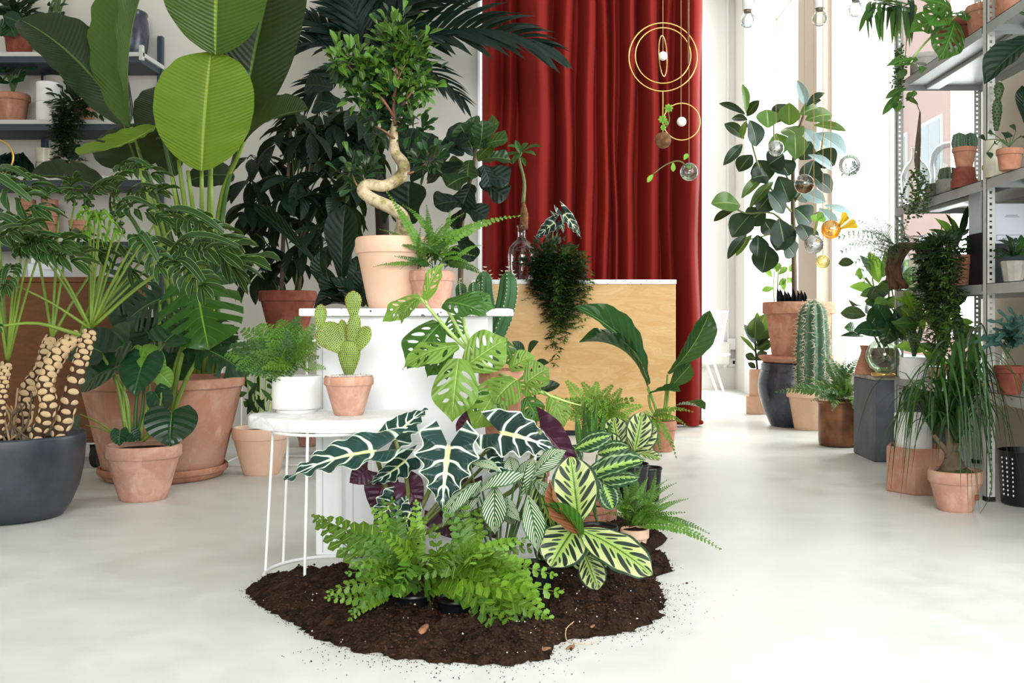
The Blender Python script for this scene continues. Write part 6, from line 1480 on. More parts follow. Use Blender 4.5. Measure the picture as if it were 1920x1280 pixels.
# ---------------------------------------------------------------- two fiddle leaf figs
Zf = 6.6
ff = thing('fiddle_leaf_fig', 'fiddle leaf fig beside the curtain edge with olive veined leaves', 'potted tree', Vector((sz(862 - CX, Zf), Zf, 0)))
pot(ff, .17, .12, .30, M['terra'], .06, .012)
SP(ff, ((860, 740), (864, 500), (868, 400), (890, 300), (892, 250)), Zf, [5.5, 5, 4, 3], M['wood_stem'], 'trunk', 8)
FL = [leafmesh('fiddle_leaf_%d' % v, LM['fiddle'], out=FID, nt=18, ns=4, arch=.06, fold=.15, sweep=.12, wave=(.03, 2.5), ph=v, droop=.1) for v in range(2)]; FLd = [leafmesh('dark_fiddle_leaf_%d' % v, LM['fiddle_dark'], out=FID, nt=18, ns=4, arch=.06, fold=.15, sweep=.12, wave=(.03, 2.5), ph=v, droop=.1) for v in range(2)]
for b, tp, w, k in (((885, 275), (862, 232), 40, 0), ((898, 280), (905, 226), 42, 0), ((910, 262), (935, 228), 36, 0), ((905, 275), (952, 262), 34, 0), ((890, 290), (842, 240), 40, 1), ((890, 330), (832, 315), 46, 0), ((880, 330), (838, 350), 46, 0), ((893, 320), (955, 340), 46, 1), ((900, 300), (958, 300), 36, 0), ((900, 340), (950, 372), 42, 1), ((885, 345), (866, 390), 44, 1), ((870, 290), (824, 272), 40, 1), ((868, 310), (800, 335), 44, 1), ((880, 300), (878, 340), 40, 0), ((905, 310), (920, 350), 36, 1), ((870, 380), (815, 385), 44, 1), ((872, 395), (850, 430), 40, 1), ((868, 385), (912, 408), 40, 1), ((862, 460), (850, 500), 40, 1), ((864, 440), (885, 490), 36, 1), ((900, 255), (880, 222), 30, 0), ((880, 260), (850, 262), 40, 1), ((895, 300), (925, 270), 36, 0)):
    LP(ff, (FLd if k else FL)[R.randrange(2)], b, tp, w * 1.15, Zf + R.uniform(-.15, .1), R.uniform(-.15, .1), (R.uniform(-.3, .3), -.8, .5))
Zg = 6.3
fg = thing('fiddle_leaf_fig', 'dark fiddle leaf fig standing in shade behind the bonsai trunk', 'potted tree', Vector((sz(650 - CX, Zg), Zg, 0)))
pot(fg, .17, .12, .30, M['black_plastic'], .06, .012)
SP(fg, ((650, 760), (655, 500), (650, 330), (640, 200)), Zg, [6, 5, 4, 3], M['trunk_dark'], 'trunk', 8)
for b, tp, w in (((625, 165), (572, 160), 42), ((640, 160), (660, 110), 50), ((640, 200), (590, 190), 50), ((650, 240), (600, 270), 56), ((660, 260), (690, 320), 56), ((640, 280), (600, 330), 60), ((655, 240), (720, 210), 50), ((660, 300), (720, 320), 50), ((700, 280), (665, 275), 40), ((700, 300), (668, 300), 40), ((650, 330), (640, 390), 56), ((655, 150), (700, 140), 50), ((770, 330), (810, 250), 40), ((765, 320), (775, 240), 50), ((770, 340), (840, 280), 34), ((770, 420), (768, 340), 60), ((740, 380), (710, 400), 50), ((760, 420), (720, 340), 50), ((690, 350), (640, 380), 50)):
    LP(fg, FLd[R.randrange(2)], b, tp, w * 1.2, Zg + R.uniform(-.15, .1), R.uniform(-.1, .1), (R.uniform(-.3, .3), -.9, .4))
# ---------------------------------------------------------------- things on the wall shelving
ly = LZ + .2
def lshelf(name, label, cat, px_, k, dy=0.0, group=None): return thing(name, label, cat, Vector((sz(px_ - CX, ly + dy), ly + dy, LS[k])), group)
s_ = ly / F
t = lshelf('potted_plant', 'brown pot with dense dark foliage on the highest wall shelf', 'potted plant', 36, 0); pot(t, 27 * s_, 20 * s_, 52 * s_, M['terra_dark'], .05, .01)
for k in range(40):
    a, e = R.uniform(0, 6.28), R.uniform(.3, 1.4); b = P(36 + R.uniform(-15, 15), R.uniform(10, 48), ly); L = R.uniform(.1, .22); setleaf(t, DLd, b, b + Vector((math.cos(a), math.sin(a) * .6, R.uniform(-.5, 1))) * L, .045, (R.uniform(-.4, .4), -.8, .5))
for b, tp in (((30, 40), (5, 30)), ((20, 50), (30, 70)), ((10, 55), (-10, 40))): LP(t, HL[0], b, tp, 36, ly - .12, -.05)
t = lshelf('potted_plant', 'brown pot with tall thin stems on the highest wall shelf', 'potted plant', 105, 0); pot(t, 20 * s_, 15 * s_, 44 * s_, M['terra_dark'], .04, .008)
for k in range(9):
    x = 105 + R.uniform(-10, 12); SP(t, ((x, 52), (x + R.uniform(-6, 6), 20), (x + R.uniform(-14, 30), -20)), ly, 1.8, M['petiole_dark'], 'stem', 5)
for k in range(9):
    x, y = 100 + R.uniform(-20, 40), R.uniform(0, 45); LP(t, DLd, (x, y), (x + R.uniform(-20, 16), y + R.uniform(-14, 20)), 9, ly, R.uniform(-.1, .1))
t = lshelf('glazed_jar', 'large dark blue glazed jar at the end of the highest wall shelf', 'jar', 234, 0)
MB().lathe([(34 * s_, 0), (37 * s_, .01), (41 * s_, 25 * s_), (43 * s_, 50 * s_), (41 * s_, 72 * s_), (39 * s_, 80 * s_), (41 * s_, 84 * s_), (40 * s_, 87 * s_), (36 * s_, 84 * s_), (36 * s_, 70 * s_)], 48).build('jar', M['blue_glaze'], t, smooth=True)
for x in (205, 225, 245): SP(t, ((x, 20), (x - 4, -20), (x - 10, -60)), ly, 4, M['petiole_dark'], 'stem', 6)
t = lshelf('potted_plant', 'terracotta pot with long stalked round leaves on the second wall shelf', 'potted plant', 24, 1); pot(t, 30 * s_, 21 * s_, 57 * s_, M['terra'], .05, .012)
for tp in ((50, 108), (15, 110), (60, 118), (-5, 120), (35, 145), (5, 150), (22, 128)): SP(t, ((24, 175), (24 + (tp[0] - 24) * .4, 140), tp), ly, 1.6, M['petiole_dark'], 'petiole', 5); LP(t, HL[R.randrange(2)], tp, (tp[0] + R.uniform(-18, 22), tp[1] + R.uniform(4, 20)), 34, ly - .03, -.05)
t = lshelf('grey_pot', 'tall grey concrete pot behind the cream cylinders on the wall shelf', 'pot', 108, 1, .1); MB().lathe([(24 * s_, 0), (24 * s_, 94 * s_), (22 * s_, 94 * s_), (22 * s_, 60 * s_)], 36).build('pot', M['grey_pot'], t, auto=35)
for k in range(2):
    t = thing('cream_cylinder_pot', ('cream cylinder pot at the bottom of the pair on the second wall shelf', 'cream cylinder pot stacked on its twin on the second wall shelf')[k], 'pot', Vector((sz(90 - CX, ly - .08), ly - .08, LS[1] + k * 37 * s_)), 'stacked cream cylinder pots')
    MB().lathe([(19 * s_, 0), (20 * s_, .004), (20 * s_, 36 * s_), (19 * s_, 36.8 * s_), (18 * s_, 36.8 * s_), (17.5 * s_, 8 * s_)], 36).build('pot', M['white_pot'], t, auto=35)
t = lshelf('trailing_plant', 'small terracotta pot with a dark trailing vine hanging off the second wall shelf', 'potted plant', 158, 1, -.06); pot(t, 22 * s_, 16 * s_, 38 * s_, M['terra'], .04, .008)
for k in range(16):
    L = R.uniform(.2, .5); o = link('vine', VM[k % 3], t); o.location = P(R.uniform(108, 150), R.uniform(182, 215), LZ - .05) - t.location; o.rotation_euler = (0, 0, R.uniform(0, 6)); o.scale = (1, 1, L / .5)
clump(t, 148, 192, 48, 24, LZ, 200, LM['vine'], .06, 9, .08)
for k in range(2):
    t = thing('glazed_beaker', ('cream glazed beaker at the bottom of the pair on the third wall shelf', 'cream glazed beaker stacked on its twin on the third wall shelf')[k], 'pot', Vector((sz(83 - CX, ly - .05), ly - .05, LS[2] + k * 28 * s_)), 'stacked glazed beakers')
    MB().lathe([(13 * s_, 0), (14.5 * s_, .006), (15 * s_, 24 * s_), (15 * s_, 27 * s_), (14 * s_, 27.6 * s_), (13 * s_, 10 * s_)], 32).build('pot', M['cream_glaze'], t, auto=35)
t = lshelf('potted_plant', 'terracotta pot behind the vine on the third wall shelf', 'potted plant', 138, 2, .02); pot(t, 14 * s_, 10 * s_, 34 * s_, M['terra'], .03, .006)
for tp in ((120, 275), (150, 270), (135, 262)): LP(t, HL[0], (138, 292), tp, 24, ly, 0)
t = lshelf('drooping_plant', 'dark plant with drooping leaves on the third wall shelf by the brass hoop', 'potted plant', 28, 2); pot(t, 18 * s_, 14 * s_, 30 * s_, M['black_plastic'], .02, .005)
for k in range(36):
    x = 28 + R.uniform(-34, 36); LP(t, SD[k % 2], (28 + (x - 28) * .5, 290 + R.uniform(-6, 8)), (x, 300 + R.uniform(5, 40)), 13, ly - .08, R.uniform(-.12, 0), (R.uniform(-.5, .5), -.9, .3))
t = thing('brass_hoop', 'thin brass hoop leaning at the shelving end above the lobed leaves', 'hoop', P(-8, 328, 6.9)); MB().ring((0, 0, sz(33, 6.9)), sz(33, 6.9), .008, 'Y', 56).build('hoop', M['brass'], t, smooth=True)
STK = ['terracotta pot lowest in the %s stack on the fourth wall shelf', 'terracotta pot second in the %s stack on the fourth wall shelf', 'terracotta pot third in the %s stack on the fourth wall shelf', 'terracotta pot topmost in the %s stack on the fourth wall shelf']
for nm, px_, r_, n_ in (('wider', 50, 16, 4), ('narrower', 93, 15, 4)):
    for k in range(n_):
        t = thing('terracotta_pot', STK[k] % nm, 'pot', Vector((sz(px_ - CX, ly), ly, LS[3] + k * 15 * s_)), 'stacked terracotta pots')
        pot(t, r_ * s_, r_ * .72 * s_, 30 * s_ if k == n_ - 1 else 26 * s_, M['terra'], .05, .008, with_soil=False)
t = lshelf('terracotta_pot', 'terracotta pot lying tilted on the fourth wall shelf beside the stacks', 'pot', 148, 3); pot(t, 18 * s_, 13 * s_, 36 * s_, M['terra'], .04, .008, with_soil=False)
# ---------------------------------------------------------------- rubber plant group by the window
Zr = 7.99
gj = thing('glazed_urn', 'big dark blue glazed urn carrying the rubber plant pot', 'urn', Vector((sz(1488 - CX, Zr), Zr, 0)))
u = Zr / F
MB().lathe([(40 * u, 0), (43 * u, .01), (56 * u, 30 * u), (65 * u, 62 * u), (66 * u, 80 * u), (63 * u, 98 * u), (60 * u, 104 * u), (61 * u, 106 * u), (60 * u, 112 * u), (61 * u, 114 * u), (60 * u, 117 * u), (58 * u, 119 * u), (40 * u, 119 * u)], 56).build('urn', M['blue_glaze'], gj, smooth=True)
zu = 119 * u
ss = thing('terracotta_saucer', 'terracotta saucer on the blue urn under the rubber plant pot', 'saucer', Vector((sz(1492 - CX, Zr), Zr, zu)))
MB().lathe([(58 * u, 0), (62 * u, .01), (66 * u, .03), (68 * u, .035), (69 * u, .05), (67 * u, .055), (62 * u, .04), (58 * u, .02), (.001, .018)], 48).build('saucer', M['terra'], ss, auto=40)
rb_ = thing('rubber_plant', 'tall rubber plant with large dark leaves in a big terracotta pot by the window', 'potted tree', Vector((sz(1498 - CX, Zr), Zr, zu + .02)))
hR = H - sz(566 - CY, Zr) - zu - .02
pot(rb_, 67 * u, 49 * u, hR, M['terra'], hR * .21, .03, 56)
SP(rb_, ((1490, 570), (1489, 480), (1487, 380), (1490, 280), (1512, 200)), Zr, [5.5, 5, 4.5, 3.5, 2.5], M['wood_stem'], 'trunk', 9)
for pts, r in ((((1487, 400), (1430, 330), (1400, 230)), 2.6), (((1489, 440), (1450, 400), (1400, 400), (1370, 385)), 2.4), (((1488, 380), (1530, 320), (1545, 250)), 2.4), (((1488, 360), (1455, 280), (1450, 220)), 2.2), (((1489, 420), (1440, 440), (1400, 450)), 2), (((1489, 430), (1530, 400), (1560, 390)), 2)):
    SP(rb_, pts, Zr, [r, r * .6], M['petiole_olive'], 'branch', 7, [0] + [-.1] * (len(pts) - 1))
RU = [leafmesh('rubber_leaf_%d' % v, LM['rubber'], out=ELL, nt=14, ns=4, arch=.08, fold=.2 - .1 * v, sweep=.05, droop=.06) for v in range(2)]; RL = leafmesh('rubber_leaf_lit', LM['rubber_lit'], out=ELL, nt=14, ns=4, arch=.08, fold=.15, sweep=.05, droop=.06); RS = leafmesh('rubber_leaf_sheen', leafmat('painted_sheen_rubber_leaf', lin(112, 134, 136), lin(150, 168, 160), .03, rough=.35, vary=.15, trans=.1), out=ELL, nt=14, ns=4, arch=.08, fold=.15, sweep=.05)  # lit and silvery copies carry light and sheen in their colour
for b, tp, w, m in (((1398, 215), (1348, 194), 14, 0), ((1398, 212), (1392, 158), 14, 1), ((1400, 218), (1424, 188), 18, 0), ((1402, 225), (1372, 222), 18, 0), ((1400, 225), (1390, 260), 12, 2), ((1405, 225), (1418, 275), 36, 0), ((1395, 260), (1358, 232), 22, 0), ((1392, 270), (1356, 310), 18, 0), ((1410, 290), (1385, 322), 30, 0), ((1440, 240), (1438, 205), 40, 1), ((1450, 230), (1475, 195), 30, 0), ((1480, 235), (1480, 192), 36, 1), ((1512, 200), (1494, 150), 17, 3), ((1512, 200), (1546, 174), 14, 0), ((1508, 205), (1540, 188), 20, 0), ((1500, 215), (1535, 202), 26, 1), ((1510, 225), (1560, 215), 30, 1), ((1525, 235), (1587, 246), 16, 1), ((1500, 240), (1535, 282), 28, 3), ((1530, 250), (1586, 290), 34, 3), ((1515, 290), (1562, 320), 18, 3), ((1530, 285), (1565, 310), 42, 0), ((1470, 240), (1500, 260), 44, 1), ((1455, 250), (1465, 290), 40, 1), ((1490, 250), (1492, 300), 36, 1), ((1430, 330), (1390, 372), 18, 1), ((1440, 330), (1408, 335), 34, 0), ((1450, 340), (1405, 390), 18, 1), ((1460, 330), (1480, 380), 40, 0), ((1450, 360), (1420, 395), 40, 0), ((1480, 340), (1512, 380), 44, 0), ((1500, 320), (1540, 345), 40, 0), ((1388, 385), (1333, 382), 38, 2), ((1380, 392), (1338, 415), 14, 0), ((1410, 400), (1372, 445), 42, 0), ((1430, 410), (1448, 440), 34, 0), ((1470, 400), (1440, 360), 36, 0), ((1490, 390), (1520, 420), 44, 0), ((1460, 410), (1470, 470), 46, 0), ((1400, 440), (1364, 486), 18, 0), ((1410, 440), (1380, 480), 14, 1), ((1440, 460), (1430, 512), 44, 0), ((1470, 455), (1490, 480), 34, 0), ((1420, 440), (1420, 480), 36, 0), ((1510, 440), (1526, 470), 18, 3), ((1500, 360), (1548, 380), 26, 3), ((1535, 390), (1568, 430), 24, 3), ((1545, 385), (1600, 408), 16, 3), ((1500, 420), (1520, 460), 40, 0), ((1480, 430), (1455, 470), 40, 0), ((1420, 300), (1440, 340), 44, 0), ((1455, 300), (1480, 330), 44, 0), ((1510, 340), (1525, 300), 36, 0), ((1520, 265), (1500, 300), 34, 0), ((1435, 395), (1400, 420), 40, 0), ((1470, 290), (1440, 310), 40, 0), ((1520, 330), (1560, 360), 36, 0)):
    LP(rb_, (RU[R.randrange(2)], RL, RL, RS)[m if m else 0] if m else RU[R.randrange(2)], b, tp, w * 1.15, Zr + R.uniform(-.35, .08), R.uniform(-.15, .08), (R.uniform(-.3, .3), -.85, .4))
SV = leafmesh('black_spear', LM['black'], out=GRS, nt=5, ns=2, fold=.6, sweep=0)
for k, x in enumerate((1464, 1472, 1478, 1486, 1500, 1506, 1460, 1494)): LP(rb_, SV, (x, 568), (x + (x - 1484) * .12, 540 + 3 * (k % 3)), 11, Zr - .08 + .02 * k, 0, (0, -1, 0))
for b, tp in (((1448, 520), (1434, 505)), ((1455, 510), (1462, 492)), ((1460, 515), (1476, 500)), ((1452, 540), (1428, 545)), ((1460, 535), (1474, 522)), ((1470, 545), (1466, 525)), ((1480, 510), (1488, 495)), ((1458, 505), (1440, 496)), ((1475, 520), (1484, 530))): LP(rb_, lm('seedling_leaf', LM['light'], ELL), b, tp, 12, Zr + .1, 0)
for x, y in ((1452, 508), (1460, 505), (1468, 520), (1478, 512)): SP(rb_, ((x, 568), (x - 2, 540), (x, y)), Zr + .1, 1, M['petiole_pale'], 'seedling_stem', 5)
# small rubber plant on a stack of pots
Q = Px(1419, 742, 777, 20, 19)
p1 = thing('sand_pot', 'low sand coloured pot on the floor under the small rubber plant', 'pot', Q.loc)
MB().lathe([(Q.rb, 0), (Q.r, .005), (Q.r, Q.h), (Q.r * .94, Q.h), (Q.r * .93, Q.h - .01), (.001, Q.h - .012)], 36).build('pot', M['terra_sand'], p1, auto=35)
Z1 = Q.Z; u1 = Z1 / F
p2 = thing('rubber_plant', 'small young rubber plant in a sand pot standing on a low pot beside the urn', 'potted plant', Vector((sz(1419 - CX, Z1), Z1, Q.h - .012)))
h2 = H - sz(692 - CY, Z1) - p2.location.z
MB().lathe([(11 * u1, 0), (14 * u1, .004), (14 * u1, h2), (12.5 * u1, h2), (12 * u1, h2 - .03)], 32).build('pot', M['terra_sand'], p2, auto=35); soil(p2, 12 * u1, h2 - .02)
SP(p2, ((1420, 692), (1417, 660), (1415, 620)), Z1, 2, M['trunk_dark'], 'stem')
for b, tp, w, m in (((1415, 640), (1416, 594), 30, 2), ((1417, 630), (1436, 588), 24, 1), ((1415, 645), (1395, 608), 16, 3), ((1418, 650), (1448, 615), 18, 0), ((1418, 655), (1446, 640), 20, 0), ((1416, 660), (1388, 630), 8, 2), ((1417, 675), (1398, 664), 14, 0), ((1418, 675), (1438, 660), 18, 0), ((1418, 640), (1440, 605), 26, 2), ((1417, 690), (1402, 680), 10, 0), ((1416, 625), (1420, 585), 12, 2)):
    LP(p2, RU[0] if m == 0 else RS if m == 3 else RL, b, tp, w * 1.1, Z1, R.uniform(-.08, .05), (R.uniform(-.3, .3), -.9, .3))
# column cactus
Q = Px(1517, 727, 808, 42, 27)
cc_ = thing('ribbed_cactus', 'thick ribbed column cactus with pale spines in a sandy terracotta pot', 'potted cactus', Q.loc)
pot(cc_, Q.r, Q.rb, Q.h, M['terra_sand'], Q.h * .22, .02, 48)
def column(parent, pts, rad, nr, dep, mat, seed, spine, sl, nspin=6, res=30):
    pts = [Vector(p) for p in pts]; c_ = rib_column(pts, rad, nr, dep, nr * 8, res).build('column', mat, parent, smooth=True)
    mb = MB(); cc = catmull(pts, res); rl = lerp_list(rad, res); rg = random.Random(seed); up = None
    for i, p in enumerate(cc):
        d = (cc[min(i + 1, res)] - cc[max(i - 1, 0)]).normalized(); up = d.orthogonal().normalized() if up is None else (up - d * up.dot(d)).normalized(); sd = d.cross(up)
        f = (i / res - .86) / .14; q = rl[i] * (math.sqrt(max(.02, 1 - f * f)) if f > 0 else 1)
        for k in range(nr):
            a = 2 * PI * k / nr; o_ = up * math.cos(a) + sd * math.sin(a); b = p + o_ * q * .99
            if o_.y > .6: continue
            mb.rock(b, sl * .10, rg)
            for s in range(nspin):
                v = (o_ * rg.uniform(.4, 1) + sd * rg.uniform(-.8, .8) + up * rg.uniform(-.8, .8) + d * rg.uniform(-.7, .7)).normalized() * sl * rg.uniform(.6, 1.1)
                mb.tube([b, b + v], [sl * .03, sl * .006], 3, 1, cap=False)
    tag(mb.build('spines', spine, c_), kind='stuff'); return c_
column(cc_, [P(1524, 735, Q.Z) - cc_.location, P(1524, 690, Q.Z) - cc_.location, P(1524, 630, Q.Z) - cc_.location, P(1524, 562, Q.Z) - cc_.location], [sz(30, Q.Z), sz(32, Q.Z), sz(31, Q.Z), sz(24, Q.Z)], 10, .22, M['cactus'], 3, M['spine'], sz(12, Q.Z), 7)
# copper pot with fern
Zc_ = 6.75; v_ = Zc_ / F
cf = thing('potted_fern', 'fern with fine leaflets in an aged copper pot between cactus and slate block', 'potted plant', Vector((sz(1574 - CX, Zc_), Zc_, 0)))
MB().lathe([(33 * v_, 0), (37 * v_, .008), (38.5 * v_, .03), (38.5 * v_, 76 * v_), (39 * v_, 80 * v_), (41.5 * v_, 82 * v_), (41.5 * v_, 84 * v_), (39 * v_, 85 * v_), (37.5 * v_, 82 * v_), (37 * v_, 60 * v_)], 48).build('pot', M['copper'], cf, auto=40); soil(cf, 37 * v_, 74 * v_)
fronds(cf, (1574, 752), Zc_, [(1455, 735, -.1), (1500, 725, -.1), (1545, 668, .1), (1585, 672, .1), (1612, 670, .1), (1600, 700, -.1), (1625, 720, 0), (1530, 700, 0), (1560, 690, -.1), (1520, 752, -.25), (1560, 770, -.3), (1600, 765, -.3), (1590, 720, -.2), (1540, 735, -.25), (1570, 725, -.2), (1515, 710, .1), (1610, 740, -.1), (1555, 668, .2)], [cmesh('fern_frond_c_%d' % i, LM['fern_dark'] if i else LM['fern_mid'], lambda i=i: frond_mb(np=20, plen=.14, pw=.055, arch=.15, droop=.05 * i, seed=i + 81, lobes=0, ang=72, taper=.8)) for i in range(3)], seed=41)
# ---------------------------------------------------------------- on the slate block and window ledge
zb2 = bt; Zk = 5.95
gb = thing('glass_fishbowl', 'round glass bowl of water with cuttings on a brass foot on the slate block', 'vase', P_on(1657, Zk, zb2))
w_ = Zk / F
MB().ring((0, 0, .012), 20 * w_, .012, n=32).build('brass_foot', M['brass'], gb, smooth=True)
MB().lathe([(.0001, .02), (14 * w_, .024)] + [(33 * w_ * math.sin(a), .02 + 32 * w_ - 33 * w_ * math.cos(a)) for a in [PI * (.16 + .68 * i / 14) for i in range(15)]] + [(18 * w_, .02 + 66 * w_)], 40).build('bowl', M['glass_green'], gb, smooth=True)
MB().lathe([(.0001, .026)] + [(32 * w_ * math.sin(a), .02 + 32 * w_ - 32 * w_ * math.cos(a)) for a in [PI * (.1 + .38 * i / 8) for i in range(9)]] + [(.0001, .02 + 31 * w_)], 32).build('water', M['water'], gb, smooth=True)
for k in range(6): SP(gb, ((1657 + R.uniform(-12, 12), 680), (1657 + R.uniform(-20, 20), 655), (1650 + R.uniform(-20, 30), 615)), Zk, 1.2, M['petiole_dark'], 'cutting_stem', 5)
for b, tp, w, me in (((1640, 618), (1600, 620), 34, HL[1]), ((1672, 608), (1655, 648), 44, HL[0]), ((1610, 628), (1575, 630), 12, HL[0]), ((1645, 585), (1628, 615), 34, HL[0]), ((1660, 600), (1640, 570), 36, HL[0]), ((1680, 600), (1700, 640), 40, HL[1]), ((1690, 600), (1710, 570), 40, HL[0])): LP(gb, me, b, tp, w, Zk - .05, R.uniform(-.1, .05), (R.uniform(-.3, .3), -.9, .4))
tb2 = thing('terracotta_bottle', 'terracotta bottle with a flared neck behind the glass bowl', 'bottle', P_on(1622, 6.15, zb2)); MB().lathe([(19 * w_, 0), (20 * w_, .01), (18 * w_, 12 * w_), (10 * w_, 36 * w_), (7 * w_, 46 * w_), (10 * w_, 56 * w_), (6 * w_, 55 * w_)], 32).build('bottle', M['terra'], tb2, smooth=True)
lp = thing('leafy_window_plant', 'bright leafy plant behind the glass bowl against the window', 'potted plant', P_on(1660, 6.17, zb2)); pot(lp, .09, .07, .16, M['terra_dark'], .04, .006)
LL = [lm('window_leaf_%d' % i, LM[c], OVA, arch=.12) for i, c in enumerate(('mid', 'light', 'dark', 'fern'))]
for k in range(46):
    x, y = R.uniform(1600, 1690), R.uniform(490, 620); a = R.uniform(0, 6.28); L = R.uniform(28, 55)
    LP(lp, LL[(0, 0, 1, 2)[k % 4] if y < 570 else 2 if k % 3 else 0], (x, y), (x + math.cos(a) * L, y + abs(math.sin(a)) * L * .4 - 14), R.uniform(18, 30), 6.15 + R.uniform(-.15, .15), R.uniform(-.1, .1), (R.uniform(-.4, .4), -.9, .3))
LP(lp, LL[1], (1648, 530), (1628, 472), 30, 6.1, 0, (0, -1, .1)); LP(lp, LL[3], (1655, 520), (1660, 470), 26, 6.1, 0, (.3, -1, .1)); LP(lp, RS, (1636, 520), (1612, 478), 16, 6.1, 0, (.3, -1, .1))
for k in range(8): SP(lp, ((1660, 650), (1655 + R.uniform(-25, 25), 590), (1655 + R.uniform(-40, 40), 520)), 6.15, 1.6, M['petiole'], 'stem', 5)
af = thing('asparagus_fern', 'airy asparagus fern on a driftwood mount with glass at the shelving post', 'potted plant', P_on(1702, 5.72, SHZ['B']))
def driftwood():
    mb = MB(); rg = random.Random(6)
    for k in range(16):
        a = rg.uniform(-.4, .4); pts = [(-.06 + rg.uniform(-.03, .03), rg.uniform(-.08, .08), .01), (-.085 + a * .05, rg.uniform(-.08, .08), .12), (-.04 + a * .1, rg.uniform(-.08, .08), .24), (.06 + a * .2, rg.uniform(-.06, .06), .25 + rg.uniform(-.03, .02))]
        mb.tube(pts, [.014, .018, .016, .008], 6)
    for k in range(8): mb.tube([(.06, rg.uniform(-.06, .06), .25), (.1, rg.uniform(-.06, .06), .17), (.085, rg.uniform(-.05, .05), .04)], [.01, .012, .008], 6)
    return mb
tag(driftwood().build('driftwood', flat('driftwood_bark', lin(92, 62, 44), .9, bump=.7, bscale=40, vary=.4, vscale=20), af, smooth=True), kind='stuff')
MB().lathe([(.05, .0), (.065, .01), (.068, .17), (.062, .17)], 32, (.02, 0, .0)).build('glass', M['glass_green'], af, smooth=True)
MB().lathe([(.0001, .004), (.06, .01), (.063, .1), (.0001, .1)], 24, (.02, 0, 0)).build('water', M['water'], af, smooth=True)
AS = cmesh('asparagus_frond', LM['asparagus'], lambda: bipin_mb(np=12, plen=.3, seed=91, arch=.1, droop=.05, n2=7, fine=.018))
for tp in ((1575, 468), (1590, 430), (1610, 410), (1640, 405), (1660, 415), (1640, 450), (1600, 490), (1615, 505), (1570, 440), (1730, 440), (1680, 400), (1750, 450), (1630, 470), (1700, 420), (1650, 480), (1590, 455), (1620, 430)):
    b = P(1690 + R.uniform(-15, 15), 465, 5.66); t = P(tp[0], tp[1], 5.55 + R.uniform(-.2, .2)); setleaf(af, AS, b, t, (t - b).length * .9, (R.uniform(-.3, .3), -.7, .7), 'frond')
# ---------------------------------------------------------------- hexagonal terracotta planter and ponytail palm
Zh = 4.98
hx = thing('hexagon_planter', 'hexagonal weathered terracotta planter on the floor behind the ponytail palm', 'planter', Vector((sz(1722 - CX, Zh), Zh, 0)))
hh = H - sz(835 - CY, Zh); mb = MB(); rr = .165
pts = [(rr * math.cos(a), rr * math.sin(a)) for a in [math.radians(5 + 60 * k) for k in range(6)]]
vs = [Vector((x * s, y * s, z)) for (s, z) in ((.97, 0), (1, .006), (1, hh - .006), (.985, hh), (.90, hh), (.88, hh - .03)) for x, y in pts]; fs = [tuple(range(5, -1, -1)), tuple(range(30, 36))]
for k in range(5):
    for i in range(6): j = (i + 1) % 6; fs.append((k * 6 + i, k * 6 + j, k * 6 + 6 + j, k * 6 + 6 + i))
mb.add(vs, fs); mb.build('planter', M['terra_old'], hx)
cj = thing('white_canister', 'white cylindrical pot inside the hexagonal planter', 'pot', Vector((sz(1712 - CX, Zh), Zh, hh - .03))); MB().lathe([(.085, 0), (.09, .005), (.09, .19), (.082, .19), (.08, .1)], 36).build('pot', M['white_pot'], cj, auto=35)
Q = Px(1791, 880, 962, 49, 32)
pp = thing('ponytail_palm', 'ponytail palm with a fountain of thin leaves in a pale terracotta pot', 'potted plant', Q.loc)
pot(pp, Q.r, Q.rb, Q.h, M['terra_pink'], Q.h * .3, .009, 52)
MB().lathe([(.06, 0), (.062, .02), (.05, .05), (.036, .08), (.026, .11), (.001, .125)], 20).build('swollen_base', M['wood_stem'], pp, smooth=True, loc=(-.01, 0, Q.h - .03))
MB().lathe([(.085, 0), (.075, .03), (.05, .045), (.001, .05)], 20).build('moss', M['foam'], pp, smooth=True, loc=(0, 0, Q.h - .035))
MB().bbox(.052, .068, -Q.r * .985 + .02, -Q.r * .86 + .012, .06, .085, .002).build('maker_stamp', M['terra_dark'], pp)
rg = random.Random(33)
crowns = [(1778, 800, 0), (1812, 770, -.02), (1750, 815, .02), (1795, 830, -.05)]
for k in range(150):
    cx, cy, dz = crowns[k % 4]; a = rg.uniform(0, 2 * PI); L = sz(rg.uniform(80, 230), Q.Z); up = rg.uniform(.25, .75) * L; fall = rg.uniform(.2, 1.0) * L
    b = P(cx, cy, Q.Z + dz); dx, dy = math.cos(a) * L * .68, math.sin(a) * L * .5
    if dx > 0: dx *= .9
    e = b + Vector((dx, dy, up - fall * 1.2)); e.z = max(e.z, .03)
    strap(pp, [b, b + Vector((dx * .35, dy * .35, up)), b + Vector((dx * .75, dy * .75, up * .75)), e], sz(rg.uniform(4, 9), Q.Z), LM['grass'], n=12)
for k in range(16):
    a = rg.uniform(0, 2 * PI); b = P(1812, 775, Q.Z - .02); L = rg.uniform(.12, .24)
    strap(pp, [b, b + Vector((math.cos(a) * L * .2, math.sin(a) * L * .2, L * .7)), b + Vector((math.cos(a) * L * .6, math.sin(a) * L * .5, L * (.9 if k % 3 else 1.1)))], sz(8, Q.Z), LM['grass_lit'], n=8)
SP(pp, ((1780, 860), (1780, 830), (1778, 800)), Q.Z, [9, 6], M['wood_stem'], 'trunk', 10); SP(pp, ((1785, 850), (1800, 810), (1812, 775)), Q.Z, [7, 4], M['wood_stem'], 'trunk', 10); SP(pp, ((1778, 850), (1764, 832), (1750, 815)), Q.Z, [6, 4], M['wood_stem'], 'trunk', 10)
